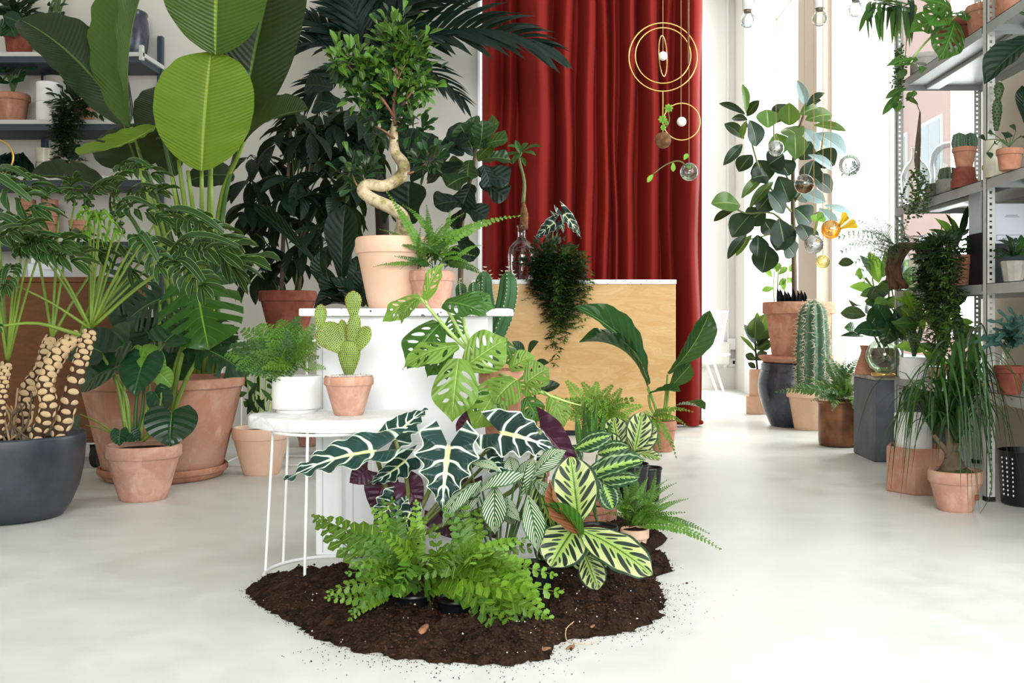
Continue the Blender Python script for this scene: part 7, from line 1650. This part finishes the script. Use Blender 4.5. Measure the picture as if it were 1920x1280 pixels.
for (x, y, x2, y2) in ((1666, 800, 1650, 860), (1690, 760, 1660, 850), (1700, 740, 1676, 850), (1870, 770, 1915, 850), (1890, 740, 1918, 800), (1860, 900, 1830, 978)):
    b = P(1785, 800, Q.Z); strap(pp, [b, P((1785 + x) / 2, min(y, 760) - 20, Q.Z), P(x, y, Q.Z - .05), P(x2, y2, Q.Z - .1)], sz(5, Q.Z), LM['grass'], n=14)
bn = thing('black_bin', 'black perforated bin on the floor at the shelving foot', 'bin', Vector((sz(1925 - CX, 4.62), 4.62, 0)))
MB().lathe([(.105, 0), (.11, .006), (.125, .24), (.128, .25), (.12, .25), (.117, .2)], 32).build('bin', M['black_plastic'], bn, auto=35)
for k in range(9):
    for q in range(3):
        a = math.radians(188 + q * 14); z = .05 + k * .021; r = .111 + .058 * z; MB().ball((r * math.cos(a), r * math.sin(a), z), .004, 6, 4, (1, 1, 1.4)).build('hole', M['white_pot'], bn, smooth=True)
gp = thing('grey_storage_crate', 'dark grey crate under the lowest shelf behind the ponytail palm', 'crate', Vector((2.42, 4.35, 0))); MB().bbox(-.12, .1, -.2, .3, 0, .40, .01).build('crate', M['slate'], gp)
# ---------------------------------------------------------------- on the steel shelving
def shelf_at(px_, Z, k): return P_on(px_, Z, SHZ[k])
def cpot(t, r, h, mat, n=36): return MB().lathe([(r * .92, 0), (r * .97, .004), (r, h * .3), (r, h - .004), (r * .98, h), (r * .9, h), (r * .88, h * .7), (.0005, h * .7)], n).build('pot', mat, t, auto=35)
EXT = []
# shelf C (lowest)
Z = 5.62; q = Z / F
t = thing('prickly_cactus', 'tall dark prickly cactus in a white pot on the lowest steel shelf', 'potted cactus', shelf_at(1714, Z, 'C')); cpot(t, 26 * q, 40 * q, M['white_pot'])
for b, tp, w in (((1714, 668), (1711, 612), 18), ((1711, 625), (1722, 578), 18), ((1710, 655), (1702, 614), 9), ((1718, 655), (1728, 612), 10)): pad(t, b, tp, w, .03, Z, M['opuntia_dark'], 2, (.2, -1, .1), False, 0, 2.4)
Z = 5.02; q = Z / F
t = thing('prickly_pear', 'single dark prickly pear in a terracotta pot on the lowest steel shelf', 'potted cactus', shelf_at(1797, Z, 'C')); pot(t, 24 * q, 17 * q, 40 * q + .005, M['terra'], .034, .006)
for b, tp, w in (((1797, 668), (1797, 638), 16), ((1797, 645), (1796, 590), 24)): pad(t, b, tp, w, .03, Z, M['opuntia_dark'], 3, (.1, -1, .1), False, 0, 2.4)
Z = 4.95; q = Z / F
t = thing('glass_jar', 'tall glass jar on a light wooden base behind the slotted post, lowest shelf', 'jar', P_on(1850, Z + .12, SHZ['C'])); MB().lathe([(33 * q, .022), (35 * q, .03), (35 * q, 92 * q), (30 * q, 108 * q), (18 * q, 114 * q), (.0001, 115 * q)], 36).build('jar', M['glass'], t, smooth=True)
MB().lathe([(35 * q, 0), (36 * q, .002), (36 * q, .020), (35 * q, .022), (.001, .022)], 36).build('wooden_base', M['ply'], t, auto=40); lettering('APLAN', .013, (.025, -36 * q - .001, .006), t)
Z = 4.48; q = Z / F
t = thing('blue_star_fern', 'blue green star fern in a terracotta pot on the lowest steel shelf', 'potted plant', shelf_at(1892, Z, 'C')); pot(t, 27 * q, 20 * q, 54 * q, M['terra_dark'], .034, .006)
BF = [leafmesh('blue_fern_leaf_%d' % v, LM['bluefern'], out=lambda tt: ell(.9, .7)(tt) * (1 - .35 * abs(math.sin(PI * 4.5 * tt)) ** 2), nt=24, ns=4, arch=.15, fold=.15, wave=(.05, 3), droop=.15) for v in range(2)]
for tp, w in (((1815, 645), 20), ((1835, 655), 18), ((1850, 600), 20), ((1870, 580), 22), ((1890, 575), 24), ((1915, 590), 26), ((1925, 630), 30), ((1905, 640), 26), ((1865, 640), 18), ((1848, 630), 20), ((1930, 600), 28), ((1885, 610), 22), ((1860, 615), 20)):
    b = (1890 + R.uniform(-8, 8), 655 - R.uniform(0, 20)); LP(t, BF[R.randrange(2)], b, tp, w, Z, R.uniform(-.15, .05), (R.uniform(-.3, .3), -.8, .6))
for x in range(4): SP(t, ((1890, 672), (1890 + x * 4 - 8, 655), (1890 + x * 10 - 18, 640)), Z, 1.4, M['petiole_dark'], 'stem', 5)
Z = 5.3; q = Z / F
t = thing('window_shrub', 'backlit bright leafy plant in a sand pot on the lowest shelf before the window', 'potted plant', P_on(1757, Z + .3, SHZ['C'])); pot(t, 20 * q, 16 * q, 24 * q, M['terra_sand'], .02, .005)
for k in range(40):
    x, y = R.uniform(1700, 1800), R.uniform(550, 690); a = R.uniform(0, 6.28); L = R.uniform(30, 60)
    LP(t, LL[(1, 0, 1, 3)[k % 4]], (x, y), (x + math.cos(a) * L, y - abs(math.sin(a)) * L), R.uniform(16, 26), Z + .32 + R.uniform(-.05, .05), 0, (R.uniform(-.4, .4), -.9, .3))
for k in range(6): SP(t, ((1757 + R.uniform(-8, 8), 682), (1757 + R.uniform(-20, 20), 630), (1757 + R.uniform(-50, 40), 570)), Z + .32, 1.8, M['petiole'], 'stem', 5)
# shelf B
Z = 5.05; q = Z / F
t = thing('trailing_vine', 'dense dark vine trailing from a terracotta pot over the edge of the second shelf up', 'potted plant', P_on(1796, Z, SHZ['B'])); pot(t, 26 * q, 20 * q, 58 * q, M['terra'], .05, .006)
for k in range(46):
    f = R.random(); x = 1722 + 66 * f; y0 = R.uniform(440, 480); L = sz(R.uniform(60, 230) if f > .35 else R.uniform(60, 150), Z); o = link('vine', VM[R.randrange(4)], t)
    xw = 1.99 - R.uniform(0, .06); Zv_ = xw * F / (x - CX); o.location = P(x, y0, Zv_) - t.location; o.rotation_euler = (0, 0, R.uniform(0, 6)); o.scale = (.8, .8, L / .5)
clump(t, 1766, 470, 36, 26, 5.05, 340, LM['vine'], .04, 19, .12)
t = thing('strap_plant', 'upright fan of bright strap leaves behind the trailing vine on the shelf', 'potted plant', P_on(1800, 5.55, SHZ['B'])); pot(t, .06, .045, .15, M['terra'], .03, .005)
for tp, m in (((1752, 408), 0), ((1765, 412), 0), ((1740, 430), 1), ((1780, 405), 0), ((1772, 400), 2), ((1810, 395), 2), ((1815, 385), 2), ((1735, 445), 2), ((1790, 420), 1)): LP(t, lm('fan_leaf_%d' % m, LM[('light', 'mid', 'dark')[m]], LAN), (1795, 462), tp, 13, 5.5, R.uniform(-.1, .1), (R.uniform(-.3, .3), -.9, .4))
for k in range(3):
    t = MB().bbox(-.008, .008, -.09, .09, 0, .255 + .0 * k, .002).build('book', M['black_cloth']); t.location = P_on(1823 + k * 8, 4.95 - .0 * k, SHZ['B']) + Vector((.015, .0, 0)); tag(t, ('black upright book nearest the vine pot on the shelf', 'black upright book in the middle of three on the shelf', 'black upright book against the slotted post on the shelf')[k], 'book', 'black books on the shelf')
for k in range(4):
    t = MB().bbox(-.004, .004, -.07, .07, 0, .22, .001).build('magazine', M['paper']); t.location = P_on(1824 + k * 7, 4.95, SHZ['B'] + .256) + Vector((.012, 0, 0)); tag(t, ('first white magazine standing on the black books, by the vine', 'second white magazine standing on the black books', 'third white magazine standing on the black books', 'last white magazine standing on the black books, by the post')[k], 'magazine', 'white magazines')
t = thing('white_poster', 'white board with small dark lettering standing at the back of the steel shelf', 'poster', P_on(1900, 4.72, SHZ['B'] + .19)); MB().bbox(-.09, .09, .0, .006, 0, .19, .001).build('board', M['paper'], t)
lettering('AMT   OME BOOK', .0105, (-.01, -.002, .020), t)
for k in range(2): MB().bx(-.035 - .006 * k, .02 + .006 * k, -.002, -.001, .134 - .008 * k, .1356 - .008 * k).build('print_line', M['ink'], t)
MB().bx(-.08, .08, -.002, -.001, .040, .0412).bx(-.08, .08, -.002, -.001, .012, .0132).bx(-.08, -.079, -.002, -.001, .012, .041).bx(.079, .08, -.002, -.001, .012, .041).build('box_rule', M['ink'], t)
MB().bbox(-.10, .10, -.01, .10, -.19, 0, .002).build('stand', M['dark_metal'], t)
Z = 4.55; q = Z / F
t = thing('leafy_plant', 'leafy dark plant in a pale speckled concrete pot on the second shelf up', 'potted plant', shelf_at(1900, Z, 'B')); MB().lathe([(15 * q, 0), (17 * q, .004), (23 * q, 38 * q), (22 * q, 40 * q), (20 * q, 39 * q), (19 * q, 30 * q), (.001, 30 * q)], 10).build('pot', M['grey_pot'], t)
for tp in ((1860, 470), (1870, 450), (1885, 440), (1905, 445), (1920, 460), (1930, 480), (1862, 485), (1890, 462), (1915, 440), (1940, 450)): LP(t, LL[2 if R.random() < .6 else 0], (1898 + R.uniform(-5, 5), 480), tp, 16, Z, R.uniform(-.1, .05), (R.uniform(-.3, .3), -.8, .6))
t = thing('fig_sapling', 'single tall dark leaf in a green glass vase on the second shelf up', 'vase', P_on(1868, 4.78, SHZ['B'])); MB().lathe([(.03, 0), (.034, .005), (.034, .14), (.030, .14)], 28).build('vase', M['glass_green'], t, smooth=True)
LP(t, RU[0], (1868, 440), (1866, 384), 22, 4.78, 0, (0, -1, .1)); SP(t, ((1868, 500), (1868, 470), (1868, 438)), 4.78, 1.3, M['petiole_dark'], 'stem', 5)
# shelf A
Z = 5.72; q = Z / F
t = thing('glass_bottle_vase', 'clear bottle vase with a sprouting seed on the third shelf up by the far post', 'vase', shelf_at(1717, Z, 'A')); MB().lathe([(.0001, .003), (20 * q, .003), (24 * q, 14 * q), (27 * q, 40 * q), (27 * q, 55 * q), (20 * q, 72 * q), (10 * q, 82 * q), (7 * q, 90 * q), (7 * q, 104 * q), (8.5 * q, 106 * q), (6 * q, 106 * q)], 36).build('bottle', M['glass'], t, smooth=True)
SP(t, ((1722, 330), (1720, 300), (1722, 262), (1725, 210)), Z, [3, 6, 5, 1.5], M['wood_stem'], 'sprout', 7); SP(t, ((1726, 212), (1720, 198), (1712, 182)), Z, .8, M['petiole_dark'], 'stem', 5)
for b, tp in (((1722, 196), (1697, 184)), ((1712, 182), (1715, 170)), ((1700, 190), (1708, 172))): LP(t, lm('sprig_leaf', LM['mid'], ELL), b, tp, 11, Z, 0)
PE = [cmesh('pearl_strand_%d' % i, LM['pearls'], lambda i=i: vine_mb(.4, i + 60, .014, .016, 'pearl', .014, .02)) for i in range(3)]
def pearls(label, px0, px1, y0, L0, L1, k, Zp_, n, pot_px):
    t = thing('string_of_pearls', label, 'potted plant', P_on(pot_px, Zp_, SHZ[k])); cpot(t, .045, .075, M['grey_pot'], 24)
    for i in range(n):
        x = R.uniform(px0, px1); xw = 1.985 - R.uniform(0, .03); Zz = xw * F / (x - CX); o = link('strand', PE[i % 3], t); o.location = P(x, y0 + R.uniform(-10, 10), Zz) - t.location; o.rotation_euler = (0, 0, R.uniform(0, 6)); o.scale = (1, 1, sz(R.uniform(L0, L1), Zz) / .4)
pearls('string of pearls in a grey pot hanging over the third shelf up', 1705, 1738, 322, 60, 100, 'A', 5.42, 12, 1752)
pearls('string of pearls in a grey pot hanging from the top shelf near the far post', 1676, 1692, 90, 70, 105, 'top', 5.72, 10, 1722)
Z = 5.3; q = Z / F
t = thing('glass_bell_jar', 'clear glass bell jar over a small cactus pot on the third shelf up', 'bell jar', shelf_at(1783, Z, 'A') + Vector((0, 0, 0))); MB().lathe([(36 * q, 0), (37 * q, .004), (37 * q, 62 * q), (34 * q, 80 * q), (26 * q, 92 * q), (15 * q, 98 * q), (.0001, 99 * q)], 44).build('bell', M['glass'], t, smooth=True)
t = thing('ball_cactus', 'little ball cactus in a grey concrete pot under the glass bell', 'potted cactus', P_on(1778, Z, SHZ['A'] + .001)); cpot(t, 22 * q, 28 * q, M['grey_pot']); column(t, [(0, 0, 22 * q), (0, 0, 36 * q), (0, 0, 52 * q)], [16 * q, 19 * q, 15 * q], 12, .2, M['opuntia_dark'], 5, M['spine'], .012, 4, 12)
Z = 5.02; q = Z / F
t = thing('upturned_pot', 'terracotta pot standing upside down under the twin cactus', 'pot', shelf_at(1808, Z, 'A')); MB().lathe([(24 * q, 0), (24 * q, 14 * q), (22 * q, 15 * q), (18 * q, 38 * q), (.001, 38 * q)], 36).build('pot', M['terra_dark'], t, auto=35)
t = thing('twin_cactus', 'two headed small cactus in a terracotta pot raised beside the bell jar', 'potted cactus', P_on(1808, Z, SHZ['A'] + 38 * q)); pot(t, 22 * q, 15 * q, 38 * q, M['terra'], .025, .006)
for x in (-10, 11): column(t, [(x * q, 0, 34 * q), (x * q, 0, 46 * q), (x * q, 0, 66 * q)], [11 * q, 14 * q, 11 * q], 11, .2, M['cactus'], 5, M['spine'], .010, 4, 12)
Z = 4.6; q = Z / F
t = thing('prickly_pear', 'slim prickly pear in a cream pot on the third shelf up', 'potted cactus', shelf_at(1871, Z, 'A') + Vector((0, .05, 0))); cpot(t, 16 * q, 70 * q, M['cream_glaze'])
for b, tp, w in (((1868, 245), (1870, 182), 20), ((1871, 190), (1874, 153), 20)): pad(t, b, tp, w, .03, Z, M['opuntia_dark'], 6, (.2, -1, .1), False, 0, 2.2)
Z = 4.42; q = Z / F
t = thing('peperomia', 'small round leaved plant in a terracotta pot near the third shelf edge', 'potted plant', shelf_at(1893, Z, 'A')); pot(t, 24 * q, 18 * q, 40 * q, M['terra'], .028, .006)
for tp in ((1852, 285), (1848, 262), (1862, 250), (1880, 248), (1905, 245), (1915, 255), (1868, 270), (1895, 250)): SP(t, ((1893, 275), ((1893 + tp[0]) / 2, 262), tp), Z, .9, M['petiole_dark'], 'petiole', 5); LP(t, LL[2], tp, (tp[0] + R.uniform(-14, 10), tp[1] + R.uniform(-14, 14)), 13, Z, -.03)
t = thing('terracotta_pot', 'plain terracotta pot behind the round leaved plant on the third shelf', 'pot', P_on(1862, 4.75, SHZ['A'])); pot(t, .05, .038, .075, M['terra'], .02, .004)
# top shelf
Z = 5.5; q = Z / F
t = thing('swiss_cheese_plant', 'dark swiss cheese plant spilling from a terracotta pot off the top steel shelf', 'potted plant', P_on(1796, 5.2, SHZ['top'])); pot(t, .11, .08, .17, M['terra_dark'], .05, .008)
for b, tp, w, me in (((1790, 40), (1760, 115), 66, ADd[0]), ((1785, 20), (1725, 0), 60, ADd[1]), ((1760, 40), (1705, 60), 50, ADd[2]), ((1770, 10), (1740, 50), 60, ADd[0]), ((1800, 20), (1812, 40), 50, ADd[2]), ((1720, 110), (1660, 125), 22, ADd[1]), ((1715, 120), (1728, 138), 26, ADd[2])): LP(t, me, b, tp, w, 4.95 + R.uniform(-.1, .1), R.uniform(-.15, 0), (R.uniform(-.3, .3), -1, .2))
SP(t, ((1795, 30), (1745, 70), (1712, 108)), 5.0, 2, M['petiole_pale'], 'stem')
t = thing('strap_cactus', 'hanging strap leaved cactus in a pot at the far end of the top steel shelf', 'potted plant', P_on(1735, 5.75, SHZ['top'])); pot(t, .07, .05, .14, M['white_pot'], .03, .005)
for k in range(24):
    x = 1655 + R.uniform(-22, 60); L = R.uniform(30, 70); y = R.uniform(5, 30); Zt_ = 5.7 + R.uniform(-.05, .1)
    b = P(1690 + R.uniform(-12, 30), y, Zt_); strap(t, [b, P(x, y - 4, Zt_ - .08), P(x + R.uniform(-8, 4), y + L, Zt_ - .1)], sz(R.uniform(8, 15), 5.7), LM['mid' if k % 4 else 'dark'], n=10, outf=LAN)
for b, tp in (((1625, 15), (1610, 62)), ((1640, 18), (1620, 40))): LP(t, lm('lit_strap', LM['mid'], LAN), b, tp, 9, 5.6, 0)
for k, (b, tp) in enumerate((((1690, 172), (1654, 216)), ((1672, 185), (1678, 205)), ((1690, 190), (1678, 210)), ((1700, 165), (1660, 185)), ((1682, 150), (1700, 130)))): LP(t, lm('sprig_leaf', LM['mid'], ELL), b, tp, 14, 5.6, 0)
SP(t, ((1700, 20), (1698, 100), (1685, 190)), 5.6, .8, M['petiole_dark'], 'stem', 5)
t = thing('banana_leaf_plant', 'long dark leaf reaching in from a terracotta pot on the top steel shelf', 'potted plant', P_on(1905, 4.55, SHZ['top'])); pot(t, .1, .075, .16, M['terra'], .04, .008)
LP(t, SD[0], (1960, 66), (1845, 158), 60, 4.35, -.1, (-.3, -.7, .7)); SP(t, ((1905, 20), (1950, 40), (1960, 66)), 4.4, 3, M['petiole_dark'], 'petiole')
LP(t, SD[1], (1925, 240), (1916, 160), 26, 4.3, 0, (-.5, -1, 0))
t = thing('terracotta_pot', 'terracotta pot on the top steel shelf beside the slotted post', 'pot', P_on(1846, 4.9, SHZ['top'])); pot(t, .09, .07, .15, M['terra'], .035, .007)
# ---------------------------------------------------------------- hanging mobiles, glass balls and bulbs
CE = 4.8
def hang_line(t, px_, py, Z, r=.0018, mat='string', top=None):
    z = H - (py - CY) * Z / F; x = (px_ - CX) * Z / F
    MB().tube([Vector((x, Z, z)) - t.location, Vector((x, Z, CE)) - t.location], r, 5, 1).build('string', M[mat], t)
Z = 5.2
t = thing('brass_mobile', 'large brass double hoop mobile with a white bead and a hanging cork ball planter', 'mobile', P(1243, 107, Z))
k_ = Z / F; MB().ring((0, 0, 0), 64 * k_, .0036, 'Y', 72).build('hoop', M['brass'], t, smooth=True); MB().ring((0, 0, 3 * k_), 52 * k_, .0034, 'Y', 64).build('hoop', M['brass'], t, smooth=True)
o = MB().ring((0, 0, 2 * k_), 37 * k_, .0034, 'Y', 48).build('hoop', M['brass'], t, smooth=True); o.rotation_euler = (0, 0, math.radians(72))
MB().ball((0, 0, 2 * k_), 8.5 * k_, 24, 14).build('bead', M['white_ball'], t, smooth=True); hang_line(t, 1243, 98, Z, .0022)
MB().tube([(0, 0, -64 * k_), (0, 0, -140 * k_)], .004, 6, 1).build('hanger', M['brass'], t)
o = MB().ball((0, 0, -156 * k_), 15.5 * k_, 28, 18).build('cork_ball', M['cork'], t, smooth=True)
SC_ = lm('succulent_leaf', LM['light'], OVA)
for b, (cx, cy, s) in enumerate(((10, -97, 9), (-1, -118, 9), (6, -124, 5), (0, -133, 6))):
    for q in range(8):
        a = q * PI / 4; c = Vector((cx * k_, -.01, cy * k_)) + t.location; setleaf(t, SC_, c, c + Vector((math.cos(a), -.2, math.sin(a))) * s * k_, s * k_ * .6, (0, -1, .1), 'succulent_leaf')
MB().tube([(0, 0, -140 * k_), (12 * k_, 0, -120 * k_), (9 * k_, 0, -98 * k_)], .003, 5).build('sprig', M['petiole_olive'], t)
Z = 5.35; k_ = Z / F
t = thing('brass_mobile', 'small brass single hoop mobile with a white bead', 'mobile', P(1278, 228, Z)); MB().ring((0, 0, 0), 34.5 * k_, .0034, 'Y', 56).build('hoop', M['brass'], t, smooth=True); MB().ball((0, 0, 0), 9 * k_, 24, 14).build('bead', M['white_ball'], t, smooth=True); hang_line(t, 1277, 228, Z, .0022)
Z = 5.1; k_ = Z / F
t = thing('hook_rod', 'thin copper hook rod hanging beside the large brass hoops', 'hook', P(1290, 118, Z)); MB().tube([(0, 0, 0), (2 * k_, 0, -2 * k_), (3 * k_, 0, 6 * k_)], .004, 6).build('hook', M['copper'], t, smooth=True); hang_line(t, 1290, 118, Z, .004, 'copper')
def glass_ball(label, px_, py, rp, Z, mat, fill=None, plant=None):
    k_ = Z / F; t = thing('glass_ball', label, 'glass ball', P(px_, py, Z)); r = rp * k_
    MB().lathe([(.0001, -r)] + [(r * math.sin(a), -r * math.cos(a)) for a in [PI * i / 20 for i in range(1, 20)]] + [(.0001, r)], 36).build('globe', M[mat], t, smooth=True)
    hang_line(t, px_, py - rp, Z, .0014)
    if fill:
        MB().lathe([(.0001, -r * .95)] + [(r * .95 * math.sin(a), -r * .95 * math.cos(a)) for a in [PI * .46 * i / 9 for i in range(1, 10)]] + [(.0001, -r * .95 * math.cos(PI * .46))], 28).build('filling', M[fill], t, smooth=True)
    return t
t = glass_ball('clear hanging glass ball with a green cutting, before the curtain', 1292, 322, 17, 5.0, 'glass_ball', 'water')
SP(t, ((1292, 318), (1275, 302), (1250, 308), (1222, 328)), 5.0, [1.6, 1], M['petiole_olive'], 'cutting', 5)
for b, tp in (((1225, 326), (1214, 342)), ((1262, 304), (1262, 322)), ((1282, 300), (1290, 288)), ((1285, 308), (1296, 316))): LP(t, lm('cutting_leaf', LM['light'], ELL), b, tp, 9, 5.0, 0)
glass_ball('silvery hanging glass ball highest before the rubber plant', 1455, 278, 15, 5.3, 'glass_silver')
glass_ball('hanging glass ball half full of amber water', 1508, 345, 18.5, 5.0, 'glass_ball', 'water_amber')
t = glass_ball('hanging glass ball with soil and a grey succulent in it', 1593, 310, 20, 4.9, 'glass_ball')
clump(t, 1595, 318, 14, 7, 4.9, 60, leafmat('dry_moss', lin(96, 92, 72), None, trans=0), .014, 3, .02, 'moss'); 
for q in range(9): a = q * .7; c = P(1600, 310, 4.9); setleaf(t, lm('succulent', LM['bluefern'], OVA), c, c + Vector((math.cos(a) * .7, -.3, abs(math.sin(a)) + .1)) * .022, .009, (0, -1, .3), 'succulent_leaf')
t = glass_ball('amber coloured hanging glass ball with yellow sprigs', 1558, 430, 18, 4.7, 'glass_amber')
for b, tp in (((1572, 425), (1590, 405)), ((1575, 430), (1604, 414)), ((1574, 422), (1585, 398)), ((1576, 428), (1608, 424))): LP(t, lm('yellow_leaf', leafmat('yellow_leaf', lin(206, 166, 30), None, trans=.3), FID), b, tp, 11, 4.7, 0)
t = glass_ball('silvered hanging glass ball with a light green cutting', 1526, 458, 18, 4.8, 'glass_silver')
SP(t, ((1526, 442), (1530, 425), (1533, 412)), 4.8, 2, M['petiole'], 'cutting', 6)
for b, tp in (((1533, 414), (1520, 405)), ((1533, 412), (1542, 398)), ((1534, 414), (1548, 408))): LP(t, lm('cutting_leaf', LM['light'], ELL), b, tp, 14, 4.8, 0)
glass_ball('small pale yellow hanging glass ball, lowest of the cluster', 1543, 490, 13, 4.8, 'glass_yellow')
for x, y, Z, lab in ((1402, 38, 6.0, 'bare filament bulb in a white holder before the far window'), (1537, 35, 5.6, 'bare filament bulb in a white holder before the middle pier'), (1605, 18, 6.3, 'bare filament bulb in a white holder before the second window')):
    k_ = Z / F; t = thing('pendant_bulb', lab, 'pendant lamp', P(x, y, Z)); r = 14.5 * k_
    MB().lathe([(.0001, -r)] + [(r * math.sin(a), -r * math.cos(a)) for a in [PI * i / 20 for i in range(1, 17)]] + [(r * .42, r * 1.05), (r * .4, r * 1.2)], 28).build('bulb', M['glass_ball'], t, smooth=True)
    MB().tube([(0, 0, r * 1.0), (0, 0, r * 1.35)], r * .5, 16, 1).build('screw_cap', M['bulb_metal'], t)
    MB().lathe([(r * .66, r * 1.3), (r * .68, r * 1.34), (r * .68, r * 5.2), (r * .3, r * 5.4), (.0001, r * 5.4)], 24).build('holder', M['white_metal'], t, auto=35)
    fm = MB()
    for q in range(6): a = q * PI / 3; fm.tube([(math.cos(a) * r * .14, math.sin(a) * r * .14, r * .55), (math.cos(a) * r * .22, math.sin(a) * r * .22, -r * .35)], r * .022, 4, 1)
    tag(fm.build('filament', M['filament'], t), kind='stuff')
    MB().tube([(0, 0, r * 5.4), (0, 0, CE - t.location.z)], .004, 6, 1).build('cord', M['white_metal'], t)
